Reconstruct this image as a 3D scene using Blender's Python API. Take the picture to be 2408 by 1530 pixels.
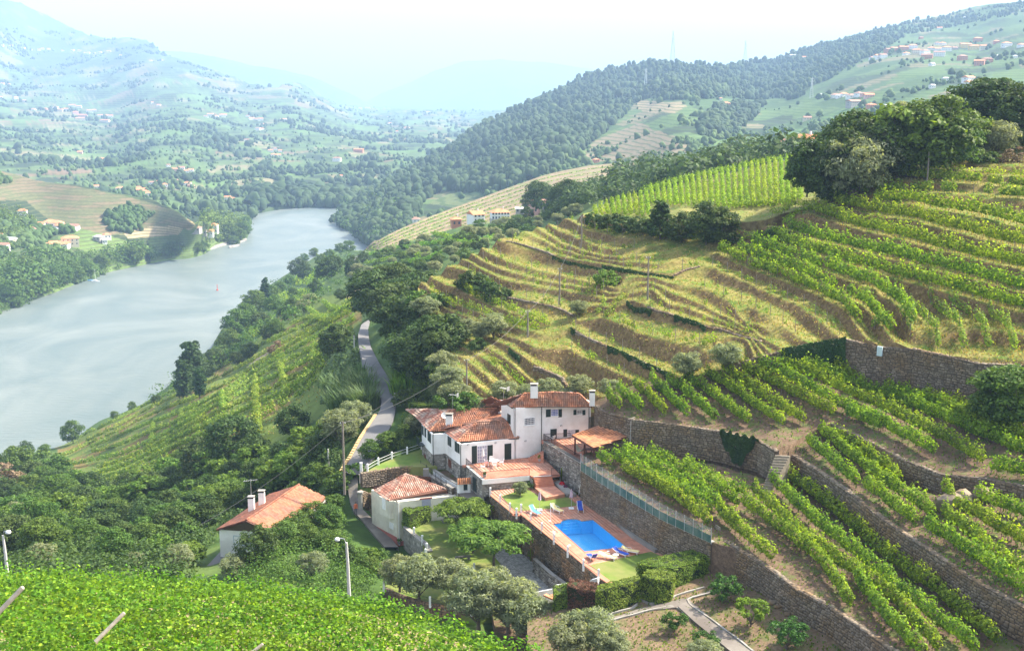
import bpy, math, random
import numpy as np
from mathutils import Vector, Matrix
random.seed(7); RNG = np.random.default_rng(7)
for _o in list(bpy.data.objects): bpy.data.objects.remove(_o)
SC = bpy.context.scene; COL = SC.collection
# ---------------------------------------------------------------- camera, sky, sun, exposure
FL, CU, CV = 2822.0, 1204.0, 765.0            # focal length and centre in picture units (2408 wide)
PITCH = math.atan((765-211.6)/FL); CAMZ = 150.0
cam = bpy.data.cameras.new('camera'); cam_o = bpy.data.objects.new('camera', cam); COL.objects.link(cam_o)
cam_o.location = (0, 0, CAMZ); cam_o.rotation_euler = (math.pi/2-PITCH, 0, 0)
cam.sensor_width = 36; cam.lens = FL/2408*36; cam.clip_start = 0.5; cam.clip_end = 40000
SC.camera = cam_o
SUN_AZ = math.radians(69); SUN_EL = math.radians(46)      # azimuth clockwise from +Y
SD = Vector((math.sin(SUN_AZ)*math.cos(SUN_EL), math.cos(SUN_AZ)*math.cos(SUN_EL), math.sin(SUN_EL)))
W = bpy.data.worlds.new('World'); SC.world = W; W.use_nodes = True
wn = W.node_tree; bg = wn.nodes['Background']; sky = wn.nodes.new('ShaderNodeTexSky'); sky.sky_type = 'NISHITA'
sky.sun_disc = False; sky.sun_elevation = SUN_EL; sky.sun_rotation = SUN_AZ; sky.dust_density = 2.5; sky.air_density = 1.3; sky.ozone_density = 2.5
hz = wn.nodes.new('ShaderNodeHueSaturation'); hz.inputs['Saturation'].default_value = .5; wn.links.new(sky.outputs[0], hz.inputs['Color']); wn.links.new(hz.outputs[0], bg.inputs[0]); bg.inputs[1].default_value = 0.15
sl = bpy.data.lights.new('sun', 'SUN'); sl.energy = 4.8; sl.angle = math.radians(2.5); sl.color = (1, .90, .74)
so = bpy.data.objects.new('sun', sl); COL.objects.link(so); so.rotation_euler = SD.to_track_quat('Z', 'Y').to_euler()
SC.view_settings.view_transform = 'Standard'; SC.view_settings.look = 'None'; SC.view_settings.gamma = 1
SC.view_settings.use_curve_mapping = False; SC.view_settings.exposure = 1.4
SC.cycles.use_denoising = True; SC.cycles.max_bounces = 6; SC.cycles.transparent_max_bounces = 8; SC.cycles.volume_bounces = 1
HAZE_DENSITY = 0.00013
# ---------------------------------------------------------------- picture point -> place
def ray(u, v):
    u = np.asarray(u, float); v = np.asarray(v, float)
    a = (u-CU)/FL; b = -(v-CV)/FL
    dy = math.cos(PITCH)+b*math.sin(PITCH); dz = -math.sin(PITCH)+b*math.cos(PITCH)
    return a/dy, dz/dy
def PY(u, v, Y):
    x, z = ray(u, v); return np.stack([x*Y, np.ones_like(x)*Y, CAMZ+z*Y], -1)
def PZ(u, v, z):
    x, t = ray(u, v); Y = (z-CAMZ)/t; return np.stack([x*Y, Y+0*x, CAMZ+t*Y], -1)
def V3(a): return Vector((float(a[0]), float(a[1]), float(a[2])))
def fz(u, v, z): return V3(PZ(u, v, z))
def Z1(x, y): return 940.62+x*.24414, 881.83+y*.24414
def Z2(x, y): return 823.05+x*.26899, 1058.2+y*.26899
def Z3(x, y): return 1352.1+x*.26893, 940.6+y*.26893
def Z4(x, y): return 1175.8+x*.29296, 1175.8+y*.29296
def Z5(x, y): return 999.4+x*.31738, 470.3+y*.31738
def Z6(x, y): return 764.3+x*.34582, 176.4+y*.34582
def Z7(x, y): return x*.3418, 352.7+y*.3418
def Z8(x, y): return 1528.5+x*.36524, y*.36524
def Z9(x, y): return 352.7+x*.38425, 587.9+y*.38425
def Z10(x, y): return 1646.1+x*.34585, 352.7+y*.34585
def Z11(x, y): return 1646.1+x*.5006, 764.3+y*.5006
def Z12(x, y): return x*.46219, 823.0+y*.46219
def Z13(x, y): return 705.5+x*.26906, 881.8+y*.26906
def Z14(x, y): return x*.36621, 1117+y*.36621
def Z15(x, y): return 1881.2+x*.23053, 176.4+y*.23053
def ZL(fr, pts): return [fr(*p) for p in pts]
# ---------------------------------------------------------------- noise
def _hash(i, j, s):
    h = (i*374761393+j*668265263+s*974634777) & 0xffffffff
    h = ((h ^ (h >> 13))*1274126177) & 0xffffffff
    return ((h ^ (h >> 16)) & 0xffff)/65535.0
def vnoise(x, y, s=0):
    x = np.asarray(x, float); y = np.asarray(y, float)
    i = np.floor(x).astype(np.int64); j = np.floor(y).astype(np.int64); fx = x-i; fy = y-j
    fx = fx*fx*(3-2*fx); fy = fy*fy*(3-2*fy)
    return ((_hash(i, j, s)*(1-fx)+_hash(i+1, j, s)*fx)*(1-fy)+(_hash(i, j+1, s)*(1-fx)+_hash(i+1, j+1, s)*fx)*fy)*2-1
def fbm(x, y, s=0, o=4):
    r = 0; a = 1.0
    for k in range(o): r = r+a*vnoise(x*2**k, y*2**k, s+k*17); a *= .5
    return r
# ---------------------------------------------------------------- mesh helpers
def mesh_np(name, V, F, mat=None, smooth=False, midx=None):
    me = bpy.data.meshes.new(name); V = np.asarray(V, np.float32).reshape(-1, 3); F = np.asarray(F, np.int32)
    n = F.shape[1]
    me.vertices.add(len(V)); me.vertices.foreach_set('co', V.ravel())
    me.loops.add(F.size); me.loops.foreach_set('vertex_index', F.ravel())
    me.polygons.add(len(F)); me.polygons.foreach_set('loop_start', np.arange(0, F.size, n, dtype=np.int32))
    me.update(calc_edges=True)
    if smooth: me.polygons.foreach_set('use_smooth', np.ones(len(F), bool))
    if mat is not None:
        for m in (mat if isinstance(mat, (list, tuple)) else [mat]): me.materials.append(m)
    if midx is not None: me.polygons.foreach_set('material_index', np.asarray(midx, np.int32))
    return me
def link(name, me, parent=None, loc=None, **props):
    o = bpy.data.objects.new(name, me); COL.objects.link(o)
    if parent is not None: o.parent = parent
    if loc is not None: o.location = loc
    for k, v in props.items(): o[k] = v
    return o
def empty(name, label, cat, loc=(0, 0, 0), rz=0, group=None):
    o = bpy.data.objects.new(name, None); COL.objects.link(o); o.location = loc; o.rotation_euler = (0, 0, rz)
    o.empty_display_size = .2; o['label'] = label; o['category'] = cat
    if group: o['group'] = group
    return o
class MB:
    """collects simple solids in world (or parent) coordinates, then becomes ONE mesh object"""
    def __init__(s): s.v = []; s.f = []; s.m = []; s.cur = 0
    def poly(s, pts):
        n = len(s.v); s.v += [tuple(p) for p in pts]; s.f.append(tuple(range(n, n+len(pts)))); s.m.append(s.cur)
    def box(s, c, ax, ay, az):
        """centre and three half-axis vectors"""
        c = Vector(c); ax = Vector(ax); ay = Vector(ay); az = Vector(az); n = len(s.v)
        for i in (-1, 1):
            for j in (-1, 1):
                for k in (-1, 1): s.v.append(tuple(c+ax*i+ay*j+az*k))
        for q in ((0, 1, 3, 2), (4, 6, 7, 5), (0, 4, 5, 1), (2, 3, 7, 6), (0, 2, 6, 4), (1, 5, 7, 3)):
            s.f.append(tuple(n+a for a in q)); s.m.append(s.cur)
        return s
    def abox(s, x0, x1, y0, y1, z0, z1):
        return s.box(((x0+x1)/2, (y0+y1)/2, (z0+z1)/2), ((x1-x0)/2, 0, 0), (0, (y1-y0)/2, 0), (0, 0, (z1-z0)/2))
    def tube(s, pts, rad, n=6, cap=True):
        pts = [Vector(p) for p in pts]
        if not isinstance(rad, (list, tuple)): rad = [rad]*len(pts)
        base = len(s.v)
        for i, p in enumerate(pts):
            d = (pts[min(i+1, len(pts)-1)]-pts[max(i-1, 0)]).normalized()
            a = d.cross(Vector((0, 0, 1)) if abs(d.z) < .9 else Vector((1, 0, 0))).normalized(); b = d.cross(a)
            for k in range(n):
                t = 2*math.pi*k/n; s.v.append(tuple(p+a*math.cos(t)*rad[i]+b*math.sin(t)*rad[i]))
        for i in range(len(pts)-1):
            for k in range(n):
                s.f.append((base+i*n+k, base+i*n+(k+1) % n, base+(i+1)*n+(k+1) % n, base+(i+1)*n+k)); s.m.append(s.cur)
        if cap:
            s.f.append(tuple(base+k for k in range(n))[::-1]); s.m.append(s.cur)
            s.f.append(tuple(base+(len(pts)-1)*n+k for k in range(n))); s.m.append(s.cur)
        return s
    def prism(s, poly, z0, z1):
        """vertical prism over an xy polygon"""
        n = len(poly); b = len(s.v)
        zs0 = z0 if isinstance(z0, (list, tuple)) else [z0]*n; zs1 = z1 if isinstance(z1, (list, tuple)) else [z1]*n
        for p, z in zip(poly, zs0): s.v.append((p[0], p[1], z))
        for p, z in zip(poly, zs1): s.v.append((p[0], p[1], z))
        for k in range(n): s.f.append((b+k, b+(k+1) % n, b+n+(k+1) % n, b+n+k)); s.m.append(s.cur)
        s.f.append(tuple(b+n+k for k in range(n))); s.m.append(s.cur)
        s.f.append(tuple(b+k for k in range(n))[::-1]); s.m.append(s.cur)
        return s
    def lathe(s, c, prof, n=12):
        b = len(s.v); c = Vector(c)
        for r, z in prof:
            for k in range(n):
                t = 2*math.pi*k/n; s.v.append((c.x+r*math.cos(t), c.y+r*math.sin(t), c.z+z))
        for i in range(len(prof)-1):
            for k in range(n):
                s.f.append((b+i*n+k, b+i*n+(k+1) % n, b+(i+1)*n+(k+1) % n, b+(i+1)*n+k)); s.m.append(s.cur)
        s.f.append(tuple(b+k for k in range(n))[::-1]); s.m.append(s.cur)
        s.f.append(tuple(b+(len(prof)-1)*n+k for k in range(n))); s.m.append(s.cur)
        return s
    def mesh(s, name, mat, smooth=False):
        me = bpy.data.meshes.new(name); me.from_pydata(s.v, [], s.f)
        for m in (mat if isinstance(mat, (list, tuple)) else [mat]): me.materials.append(m)
        me.polygons.foreach_set('material_index', np.array(s.m, np.int32))
        if smooth: me.polygons.foreach_set('use_smooth', np.ones(len(s.f), bool))
        me.update(); return me
    def build(s, name, mat, parent=None, smooth=False, **props):
        o = link(name, s.mesh(name, mat, smooth), None, None, **props)
        if parent is not None:
            o.parent = parent; bpy_m = parent_world(parent); o.matrix_parent_inverse = bpy_m.inverted()
        return o
def parent_world(p):
    m = Matrix.LocRotScale(p.location, p.rotation_euler, p.scale)
    if p.parent is not None: m = parent_world(p.parent) @ p.matrix_parent_inverse @ m
    return m
def adopt(o, parent):
    """o is modelled in world coordinates; hang it under parent without moving it"""
    o.parent = parent; o.matrix_parent_inverse = parent_world(parent).inverted(); return o
def ordinal(n):
    a = 'first second third fourth fifth sixth seventh eighth ninth tenth eleventh twelfth thirteenth fourteenth fifteenth sixteenth seventeenth eighteenth nineteenth'.split()
    if n <= 19: return a[n-1]
    t = {2: 'twent', 3: 'thirt', 4: 'fort', 5: 'fift', 6: 'sixt', 7: 'sevent', 8: 'eight', 9: 'ninet'}[n//10]
    return t+'ieth' if n % 10 == 0 else t+'y-'+a[n % 10-1]
def number_labels(objs, pat, key=None):
    """pat holds {} for the ordinal; objects are counted from the left unless key is given"""
    def uu(o):
        p = o.matrix_parent_inverse @ o.location if o.parent else o.location
        return p.x/max(p.y, 1)
    objs = sorted(objs, key=key or uu)
    for i, o in enumerate(objs): o['label'] = pat.format(ordinal(i+1))
# ---------------------------------------------------------------- materials
def newmat(name):
    m = bpy.data.materials.new(name); m.use_nodes = True; nt = m.node_tree; b = nt.nodes['Principled BSDF']; return m, nt, b
def ramp(nt, fac, stops):
    r = nt.nodes.new('ShaderNodeValToRGB'); cr = r.color_ramp
    while len(cr.elements) < len(stops): cr.elements.new(.5)
    for e, (p, c) in zip(cr.elements, stops): e.position = p; e.color = (*c, 1)
    nt.links.new(fac, r.inputs[0]); return r.outputs[0]
def coords(nt, world=True, scale=(1, 1, 1)):
    if world: s = nt.nodes.new('ShaderNodeNewGeometry').outputs['Position']
    else: s = nt.nodes.new('ShaderNodeTexCoord').outputs['Object']
    m = nt.nodes.new('ShaderNodeMapping'); m.inputs['Scale'].default_value = scale; nt.links.new(s, m.inputs[0]); return m.outputs[0]
def noise(nt, vec, scale, detail=4, rough=.6, dist=0):
    n = nt.nodes.new('ShaderNodeTexNoise'); n.inputs['Scale'].default_value = scale; n.inputs['Detail'].default_value = detail
    n.inputs['Roughness'].default_value = rough; n.inputs['Distortion'].default_value = dist; nt.links.new(vec, n.inputs['Vector']); return n.outputs[0]
def mix(nt, fac, a, b, mode='MIX'):
    n = nt.nodes.new('ShaderNodeMix'); n.data_type = 'RGBA'; n.blend_type = mode
    for i, x in ((0, fac), (6, a), (7, b)):
        if isinstance(x, (int, float)): n.inputs[i].default_value = x
        elif isinstance(x, tuple): n.inputs[i].default_value = (*x, 1)
        else: nt.links.new(x, n.inputs[i])
    return n.outputs[2]
def math_n(nt, op, a, b=0.0, clamp=False):
    n = nt.nodes.new('ShaderNodeMath'); n.operation = op; n.use_clamp = clamp
    for i, x in ((0, a), (1, b)):
        if isinstance(x, (int, float)): n.inputs[i].default_value = x
        else: nt.links.new(x, n.inputs[i])
    return n.outputs[0]
def bump(nt, b, h, strength, dist=.05):
    n = nt.nodes.new('ShaderNodeBump'); n.inputs['Strength'].default_value = strength; n.inputs['Distance'].default_value = dist
    nt.links.new(h, n.inputs['Height']); nt.links.new(n.outputs[0], b.inputs['Normal'])
def M_noise(name, c1, c2, scale, rough=.85, world=True, bmp=0, bdist=.05, c3=None, scale2=None, stretch=(1, 1, 1), island=0, objr=0, spec=.3, metal=0):
    m, nt, b = newmat(name); vec = coords(nt, world, stretch)
    f = noise(nt, vec, scale, 5)
    st = [(.3, c1), (.7, c2)]
    col = ramp(nt, f, st)
    if c3 is not None: col = mix(nt, ramp(nt, noise(nt, vec, scale2 or scale*.2, 4), [(.45, (0, 0, 0)), (.62, (1, 1, 1))]), col, c3)
    if island or objr:
        src = nt.nodes.new('ShaderNodeNewGeometry').outputs['Random Per Island'] if island else nt.nodes.new('ShaderNodeObjectInfo').outputs['Random']
        k = island or objr
        if island and objr:
            src = math_n(nt, 'FRACT', math_n(nt, 'ADD', src, nt.nodes.new('ShaderNodeObjectInfo').outputs['Random']))
        h = nt.nodes.new('ShaderNodeHueSaturation'); nt.links.new(col, h.inputs['Color'])
        mr = nt.nodes.new('ShaderNodeMapRange'); mr.inputs[3].default_value = 1-k; mr.inputs[4].default_value = 1+k; nt.links.new(src, mr.inputs[0]); nt.links.new(mr.outputs[0], h.inputs['Value'])
        col = h.outputs[0]
    nt.links.new(col, b.inputs['Base Color']); b.inputs['Roughness'].default_value = rough; b.inputs['Specular IOR Level'].default_value = spec
    b.inputs['Metallic'].default_value = metal
    if bmp: bump(nt, b, noise(nt, vec, scale*3, 4), bmp, bdist)
    return m
def M_leaf(name, cd, cl, var=.35, transl=.4, scale=.35, cy=None, yf=.62):
    """leaves: dark and light clumps, random per leaf, some light passing through"""
    m, nt, b = newmat(name); geo = nt.nodes.new('ShaderNodeNewGeometry'); oi = nt.nodes.new('ShaderNodeObjectInfo')
    f = noise(nt, coords(nt), scale, 3)
    col = ramp(nt, math_n(nt, 'ADD', math_n(nt, 'MULTIPLY', f, .7), math_n(nt, 'MULTIPLY', geo.outputs['Random Per Island'], .35)), [(.3, cd), (.72, cl)])
    if cy is not None: col = mix(nt, ramp(nt, geo.outputs['Random Per Island'], [(yf, (0, 0, 0)), (min(yf+.1, 1), (1, 1, 1))]), col, cy)
    h = nt.nodes.new('ShaderNodeHueSaturation'); nt.links.new(col, h.inputs['Color'])
    mr = nt.nodes.new('ShaderNodeMapRange'); mr.inputs[3].default_value = 1-var; mr.inputs[4].default_value = 1+var
    nt.links.new(math_n(nt, 'FRACT', math_n(nt, 'ADD', math_n(nt, 'MULTIPLY', geo.outputs['Random Per Island'], 7.3), 0.0)), mr.inputs[0]); nt.links.new(mr.outputs[0], h.inputs['Value'])
    mh = nt.nodes.new('ShaderNodeMapRange'); mh.inputs[3].default_value = .485; mh.inputs[4].default_value = .515; nt.links.new(oi.outputs['Random'], mh.inputs[0]); nt.links.new(mh.outputs[0], h.inputs['Hue'])
    nt.links.new(h.outputs[0], b.inputs['Base Color']); b.inputs['Roughness'].default_value = .6; b.inputs['Specular IOR Level'].default_value = .18
    t = nt.nodes.new('ShaderNodeBsdfTranslucent'); nt.links.new(mix(nt, 1.0, h.outputs[0], (1.5, 1.45, .6), 'MULTIPLY'), t.inputs[0])
    ms = nt.nodes.new('ShaderNodeMixShader'); ms.inputs[0].default_value = transl
    nt.links.new(b.outputs[0], ms.inputs[1]); nt.links.new(t.outputs[0], ms.inputs[2]); nt.links.new(ms.outputs[0], nt.nodes['Material Output'].inputs[0])
    return m
def M_plain(name, c, rough=.6, metal=0, spec=.4, var=.12, scale=3.0):
    return M_noise(name, tuple(x*(1-var) for x in c), tuple(min(1, x*(1+var)) for x in c), scale, rough, world=False, spec=spec, metal=metal)
def M_ground(name, flat, steep, scale=.25, third=None, contour=None, cc=(.3, .3, .12), attr=False):
    """ground: flat and steep colours mixed by slope; optional land-use colours stored per vertex; contour = spacing of vine lines"""
    m, nt, b = newmat(name); vec = coords(nt); geo = nt.nodes.new('ShaderNodeNewGeometry')
    n1 = noise(nt, vec, scale, 6, .65); n2 = noise(nt, vec, scale*9, 4, .7)
    if attr:
        at = nt.nodes.new('ShaderNodeVertexColor'); at.layer_name = 'use'; base = at.outputs[0]
    else: base = ramp(nt, math_n(nt, 'ADD', math_n(nt, 'MULTIPLY', n1, .6), math_n(nt, 'MULTIPLY', n2, .4)), [(.36, flat[0]), (.62, flat[1])])
    if third is not None: base = mix(nt, ramp(nt, noise(nt, vec, scale*2.3, 5), [(.5, (0, 0, 0)), (.62, (1, 1, 1))]), base, third)
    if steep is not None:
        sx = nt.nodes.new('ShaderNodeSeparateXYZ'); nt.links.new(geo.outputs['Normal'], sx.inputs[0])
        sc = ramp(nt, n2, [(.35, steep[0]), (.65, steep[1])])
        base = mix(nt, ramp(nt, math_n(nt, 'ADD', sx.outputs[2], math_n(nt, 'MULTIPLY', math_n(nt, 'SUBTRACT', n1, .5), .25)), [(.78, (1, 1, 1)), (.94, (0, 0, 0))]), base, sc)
    if contour:
        sp = nt.nodes.new('ShaderNodeSeparateXYZ'); nt.links.new(geo.outputs['Position'], sp.inputs[0])
        zz = math_n(nt, 'ADD', sp.outputs[2], math_n(nt, 'MULTIPLY', n1, contour*.8))
        s = math_n(nt, 'SINE', math_n(nt, 'MULTIPLY', zz, 2*math.pi/contour))
        base = mix(nt, ramp(nt, s, [(.45, (0, 0, 0)), (.75, (.75, .75, .75))]), base, cc)
    base = mix(nt, .55, base, ramp(nt, n2, [(.3, (.55, .55, .55)), (.7, (1.35, 1.35, 1.35))]), 'MULTIPLY')
    nt.links.new(base, b.inputs['Base Color']); b.inputs['Roughness'].default_value = .95; b.inputs['Specular IOR Level'].default_value = .1
    bump(nt, b, n2, .6, .15)
    return m
# ---------------------------------------------------------------- smooth fields through control points
class Field:
    def __init__(s, pts, reg=1e-6):
        p = np.array(pts, float); s.c = p[:, :2]/1000; y = p[:, 2]; n = len(p)
        K = s.k(s.c); K[np.arange(n), np.arange(n)] += reg
        A = np.zeros((n+3, n+3)); A[:n, :n] = K; A[:n, n] = 1; A[:n, n+1:] = s.c; A[n:, :n] = A[:n, n:].T
        s.w = np.linalg.solve(A, np.concatenate([y, np.zeros(3)]))
    def k(s, q):
        d = ((q[:, None, :]-s.c[None])**2).sum(-1); return .5*d*np.log(d+1e-12)
    def __call__(s, u, v):
        u = np.asarray(u, float); q = np.stack([np.ravel(u), np.ravel(np.broadcast_to(v, u.shape))], -1)/1000; n = len(s.c)
        out = np.empty(len(q))
        for i in range(0, len(q), 20000):
            qq = q[i:i+20000]; out[i:i+20000] = s.k(qq)@s.w[:n]+s.w[n]+qq@s.w[n+1:]
        return out.reshape(u.shape)
def ip(pl, u):
    a = np.array(pl, float); return np.interp(u, a[:, 0], a[:, 1])
def resample(pl, n):
    a = np.array(pl, float); d = np.r_[0, np.cumsum(np.sqrt((np.diff(a, axis=0)**2).sum(1)))]; t = np.linspace(0, d[-1], n)
    return np.stack([np.interp(t, d, a[:, k]) for k in range(a.shape[1])], -1)
def inside(u, v, poly):
    u = np.asarray(u); v = np.asarray(v); r = np.zeros(u.shape, bool); n = len(poly); j = n-1
    for i in range(n):
        xi, yi = poly[i]; xj, yj = poly[j]
        if yi != yj: r ^= ((yi > v) != (yj > v)) & (u < (xj-xi)*(v-yi)/(yj-yi)+xi)
        j = i
    return r
class Patch:
    """a piece of land: between an upper and a lower outline, its distance given by control points (u, v, Y) or ('z', u, v, z)"""
    def __init__(s, name, top, bot, pts, nu, nv, mat, levels=None, lstep=.46, nz=(0, 30), back=None, down=8, colf=None, hmax=4, u0=None, u1=None, zquant=None, amp=.85):
        s.top, s.bot = top, bot; cp = []
        for p in pts:
            if p[0] == 'z': cp.append((p[1], p[2], 1/float(PZ(p[1], p[2], p[3])[1])))
            else: cp.append((p[0], p[1], 1/p[2]))
        s.F = Field(cp); us = np.linspace(u0 if u0 is not None else top[0][0], u1 if u1 is not None else top[-1][0], nu); s.us = us
        ts = np.linspace(0, 1, nv); s.ts = ts
        vt, vb = ip(top, us), ip(bot, us)
        U = np.repeat(us[None], nv, 0); Vv = vt[None]+(vb-vt)[None]*ts[:, None]
        Y = 1/s.F(U, Vv); P = PY(U, Vv, Y)
        D = np.zeros(U.shape); s.lev = None
        if levels is not None:
            lp = []
            for lv, pl in levels:
                q = resample(pl, max(4, int(len(pl)*2))); lp += [(a[0], a[1], lv) for a in q]
            s.L = Field(lp, reg=2e-5); L = s.L(U, Vv); s.lev = L
            dz = np.gradient(P[..., 2], axis=0); dl = np.gradient(L, axis=0)
            H = np.clip(-dz/np.maximum(dl, 1e-4), .7, hmax); fr = L-np.floor(L)
            S = np.clip(fr/lstep, 0, 1); S = S*S*(3-2*S)
            D = -amp*H*(S-fr)*(1-.25*np.clip((fr-.9)/.1, 0, 1))
        if zquant:
            h = zquant; q = P[..., 2]/h+.12*fbm(P[..., 0]/90, P[..., 1]/90, 3, 2); fr = q-np.floor(q); S = np.clip((fr-.55)/.45, 0, 1); D = h*(S-fr)
        if nz[0]: D = D+nz[0]*fbm(P[..., 0]/nz[1], P[..., 1]/nz[1], 5)
        s.D = D; P[..., 2] += D; s.P = P
        G = [P]
        if back:
            b = []
            for k, (dist, drop) in enumerate(back):
                q = P[0].copy(); dd = q[:, :2]/np.linalg.norm(q[:, :2], axis=1)[:, None]; q[:, :2] += dd*dist; q[:, 2] -= drop; b.append(q)
            G = [np.array(b[::-1])]+G
        if down:
            q = P[-1].copy(); q[:, 2] -= down; q[:, 1] -= .05; G.append(q[None])
        G = np.concatenate(G, 0); nr = G.shape[0]
        i, j = np.meshgrid(np.arange(nr-1), np.arange(nu-1), indexing='ij'); a = (i*nu+j).ravel()
        Fq = np.stack([a, a+nu, a+nu+1, a+1], -1)
        me = mesh_np(name, G, Fq, mat, smooth=True)
        if colf is not None:
            nb = len(back) if back else 0
            C = colf(s, U, Vv, P); C = np.concatenate([np.repeat(C[:1], nb, 0), C]+([C[-1:]] if down else []), 0)
            at = me.color_attributes.new('use', 'FLOAT_COLOR', 'POINT'); at.data.foreach_set('color', np.concatenate([C, np.ones(C.shape[:2]+(1,))], -1).astype(np.float32).ravel())
        s.obj = link(name, me, kind='structure')
    def ground(s, u, v):
        """points on the land under picture positions (on the undisturbed surface)"""
        u = np.asarray(u, float); v = np.asarray(v, float)+0*u; P = PY(u, v, 1/s.F(u, v))
        vt, vb = ip(s.top, u), ip(s.bot, u); t = np.clip((v-vt)/np.maximum(vb-vt, 1e-3), 0, 1)*(len(s.ts)-1)
        c = np.clip((u-s.us[0])/(s.us[-1]-s.us[0]), 0, 1)*(len(s.us)-1)
        i = np.minimum(t.astype(int), len(s.ts)-2); j = np.minimum(c.astype(int), len(s.us)-2); a = t-i; b = c-j; D = s.D
        P[..., 2] += (D[i, j]*(1-b)+D[i, j+1]*b)*(1-a)+(D[i+1, j]*(1-b)+D[i+1, j+1]*b)*a
        return P
    def g(s, u, v): return V3(s.ground(np.array([u]), np.array([v]))[0])
# ================================================================ land, river, far hills
C_DK, C_MG, C_LG, C_TAN, C_BRN = (.035, .055, .025), (.06, .095, .036), (.12, .18, .055), (.30, .24, .13), (.17, .12, .07)
mt_far = M_ground('far_land', None, None, .012, attr=True, contour=7, cc=(.10, .15, .05))
mt_mid = M_ground('mid_land', None, None, .05, attr=True)
def fields(cells, seed, pal):
    """patchwork of plots: each vertex takes the colour of its nearest plot"""
    r = np.random.default_rng(seed)
    def f(s, U, Vv, P):
        x, y = P[..., 0]+25*fbm(P[..., 0]/90, P[..., 1]/90, seed, 3), P[..., 1]+40*fbm(P[..., 0]/70, P[..., 1]/120, seed+1, 3)
        cx = np.floor(x/cells).astype(np.int64); cy = np.floor(y/(cells*1.6)).astype(np.int64)
        k = _hash(cx, cy, seed); C = np.zeros(U.shape+(3,)); pa = np.array([p for p, w in pal]); cw = np.cumsum([w for p, w in pal]); cw /= cw[-1]
        C = pa[np.searchsorted(cw, np.clip(k, 0, .999))]
        return C
    return f
river = MB(); river.poly([(-3600, 200, 0), (1800, 200, 0), (1800, 2400, 0), (-3600, 2400, 0)])
wm, nt, b = newmat('river_water'); vec = coords(nt, True, (1, .7, 1))
b.inputs['Base Color'].default_value = (.20, .235, .21, 1); b.inputs['Roughness'].default_value = .35; b.inputs['Specular IOR Level'].default_value = .2; b.inputs['IOR'].default_value = 1.33
n1 = noise(nt, coords(nt, True, (.45, 1.7, 1)), .30, 8, .72); n2 = noise(nt, vec, .012, 4, .6, 1.5)
nt.links.new(ramp(nt, n2, [(.35, (.115, .15, .145)), (.5, (.145, .175, .165)), (.66, (.185, .21, .195))]), b.inputs['Base Color'])
bump(nt, b, n1, .9, .5)
river.build('river', wm, kind='structure')
FAR_R = [(-60, -22), (0, -2), (60, 12), (110, 35), (150, 58), (210, 85), (250, 90), (300, 88), (345, 93), (375, 118), (430, 140), (500, 163), (570, 190), (620, 205), (655, 206), (690, 193), (720, 205), (760, 228), (800, 246), (860, 252), (950, 256), (1100, 262), (1300, 258)]
pal_far = [(C_DK, 4), (C_MG, 3), ((.10, .17, .05), 2.0), ((.20, .18, .10), 1.2), ((.08, .13, .045), 3), (C_BRN, .8)]
def col_far(s, U, Vv, P):
    C = fields(75, 4, pal_far)(s, U, Vv, P)
    C2 = fields(38, 9, pal_far)(s, U, Vv, P); m = fbm(P[..., 0]/300, P[..., 1]/300, 8) > .1; C[m] = C2[m]
    up = (P[..., 2] > 260+90*fbm(P[..., 0]/200, P[..., 1]/200, 3)) | ((Vv > 440) & (U > 470)); C[up] = C[up]*.25+np.array(C_DK)*1.2
    rocky = (fbm(P[..., 0]/120, P[..., 1]/160, 21) > .75) & (P[..., 2] > 120); C[rocky] = (.17, .145, .10)
    return C
far = Patch('hills', FAR_R, [(-60, 480), (100, 490), (300, 540), (450, 575), (580, 566), (592, 524), (600, 505), (660, 494), (800, 491), (900, 497), (1300, 470)],
    [('z', 592, 524, -1), ('z', 600, 505, -1), ('z', 660, 494, -1), ('z', 800, 491, -1), ('z', 560, 545, 4), (500, 480, 1560), (400, 420, 1800), (250, 300, 3500), (0, -2, 6800), (350, 93, 6200), (690, 193, 5500),
     (850, 252, 7200), (1100, 262, 7200), (1000, 350, 2850), (800, 400, 2100), (900, 300, 4300), (1200, 400, 2500), (1200, 300, 4600), (200, 200, 5000), (0, 250, 4000), (0, 400, 1900), (100, 480, 1450), (350, 530, 1250), (600, 400, 2050), (600, 300, 3500), (700, 450, 1800)],
    300, 120, mt_far, nz=(9, 160), back=[(150, 40), (500, 200)], colf=col_far)
def col_spur(s, U, Vv, P):
    C = fields(45, 14, [(C_DK, 4), (C_MG, 3), (C_LG, 2), (C_TAN, .8)])(s, U, Vv, P)
    tr = inside(U, Vv, [(-80, 395), (0, 404), (171, 438), (290, 462), (400, 492), (461, 532), (400, 552), (250, 552), (120, 520), (60, 470), (-80, 470)])
    C[tr] = (.125, .13, .062); b2 = tr & (fbm(U/60, Vv/8, 3) > .25); C[b2] = (.17, .135, .08)
    tn = inside(U, Vv, [(290, 545), (360, 530), (430, 540), (420, 556), (300, 560)]); C[tn] = (.38, .30, .18)
    return C
mt_spur = M_ground('spur_land', None, None, .03, attr=True, contour=2.2, cc=(.085, .10, .045))
SH_L = ZL(Z7, [(-180, 1190), (0, 1130), (130, 1090), (280, 1020), (420, 970), (560, 910), (700, 865), (800, 830), (950, 790), (1100, 770), (1280, 735), (1440, 700), (1600, 670), (1700, 612), (1712, 560)])
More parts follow.
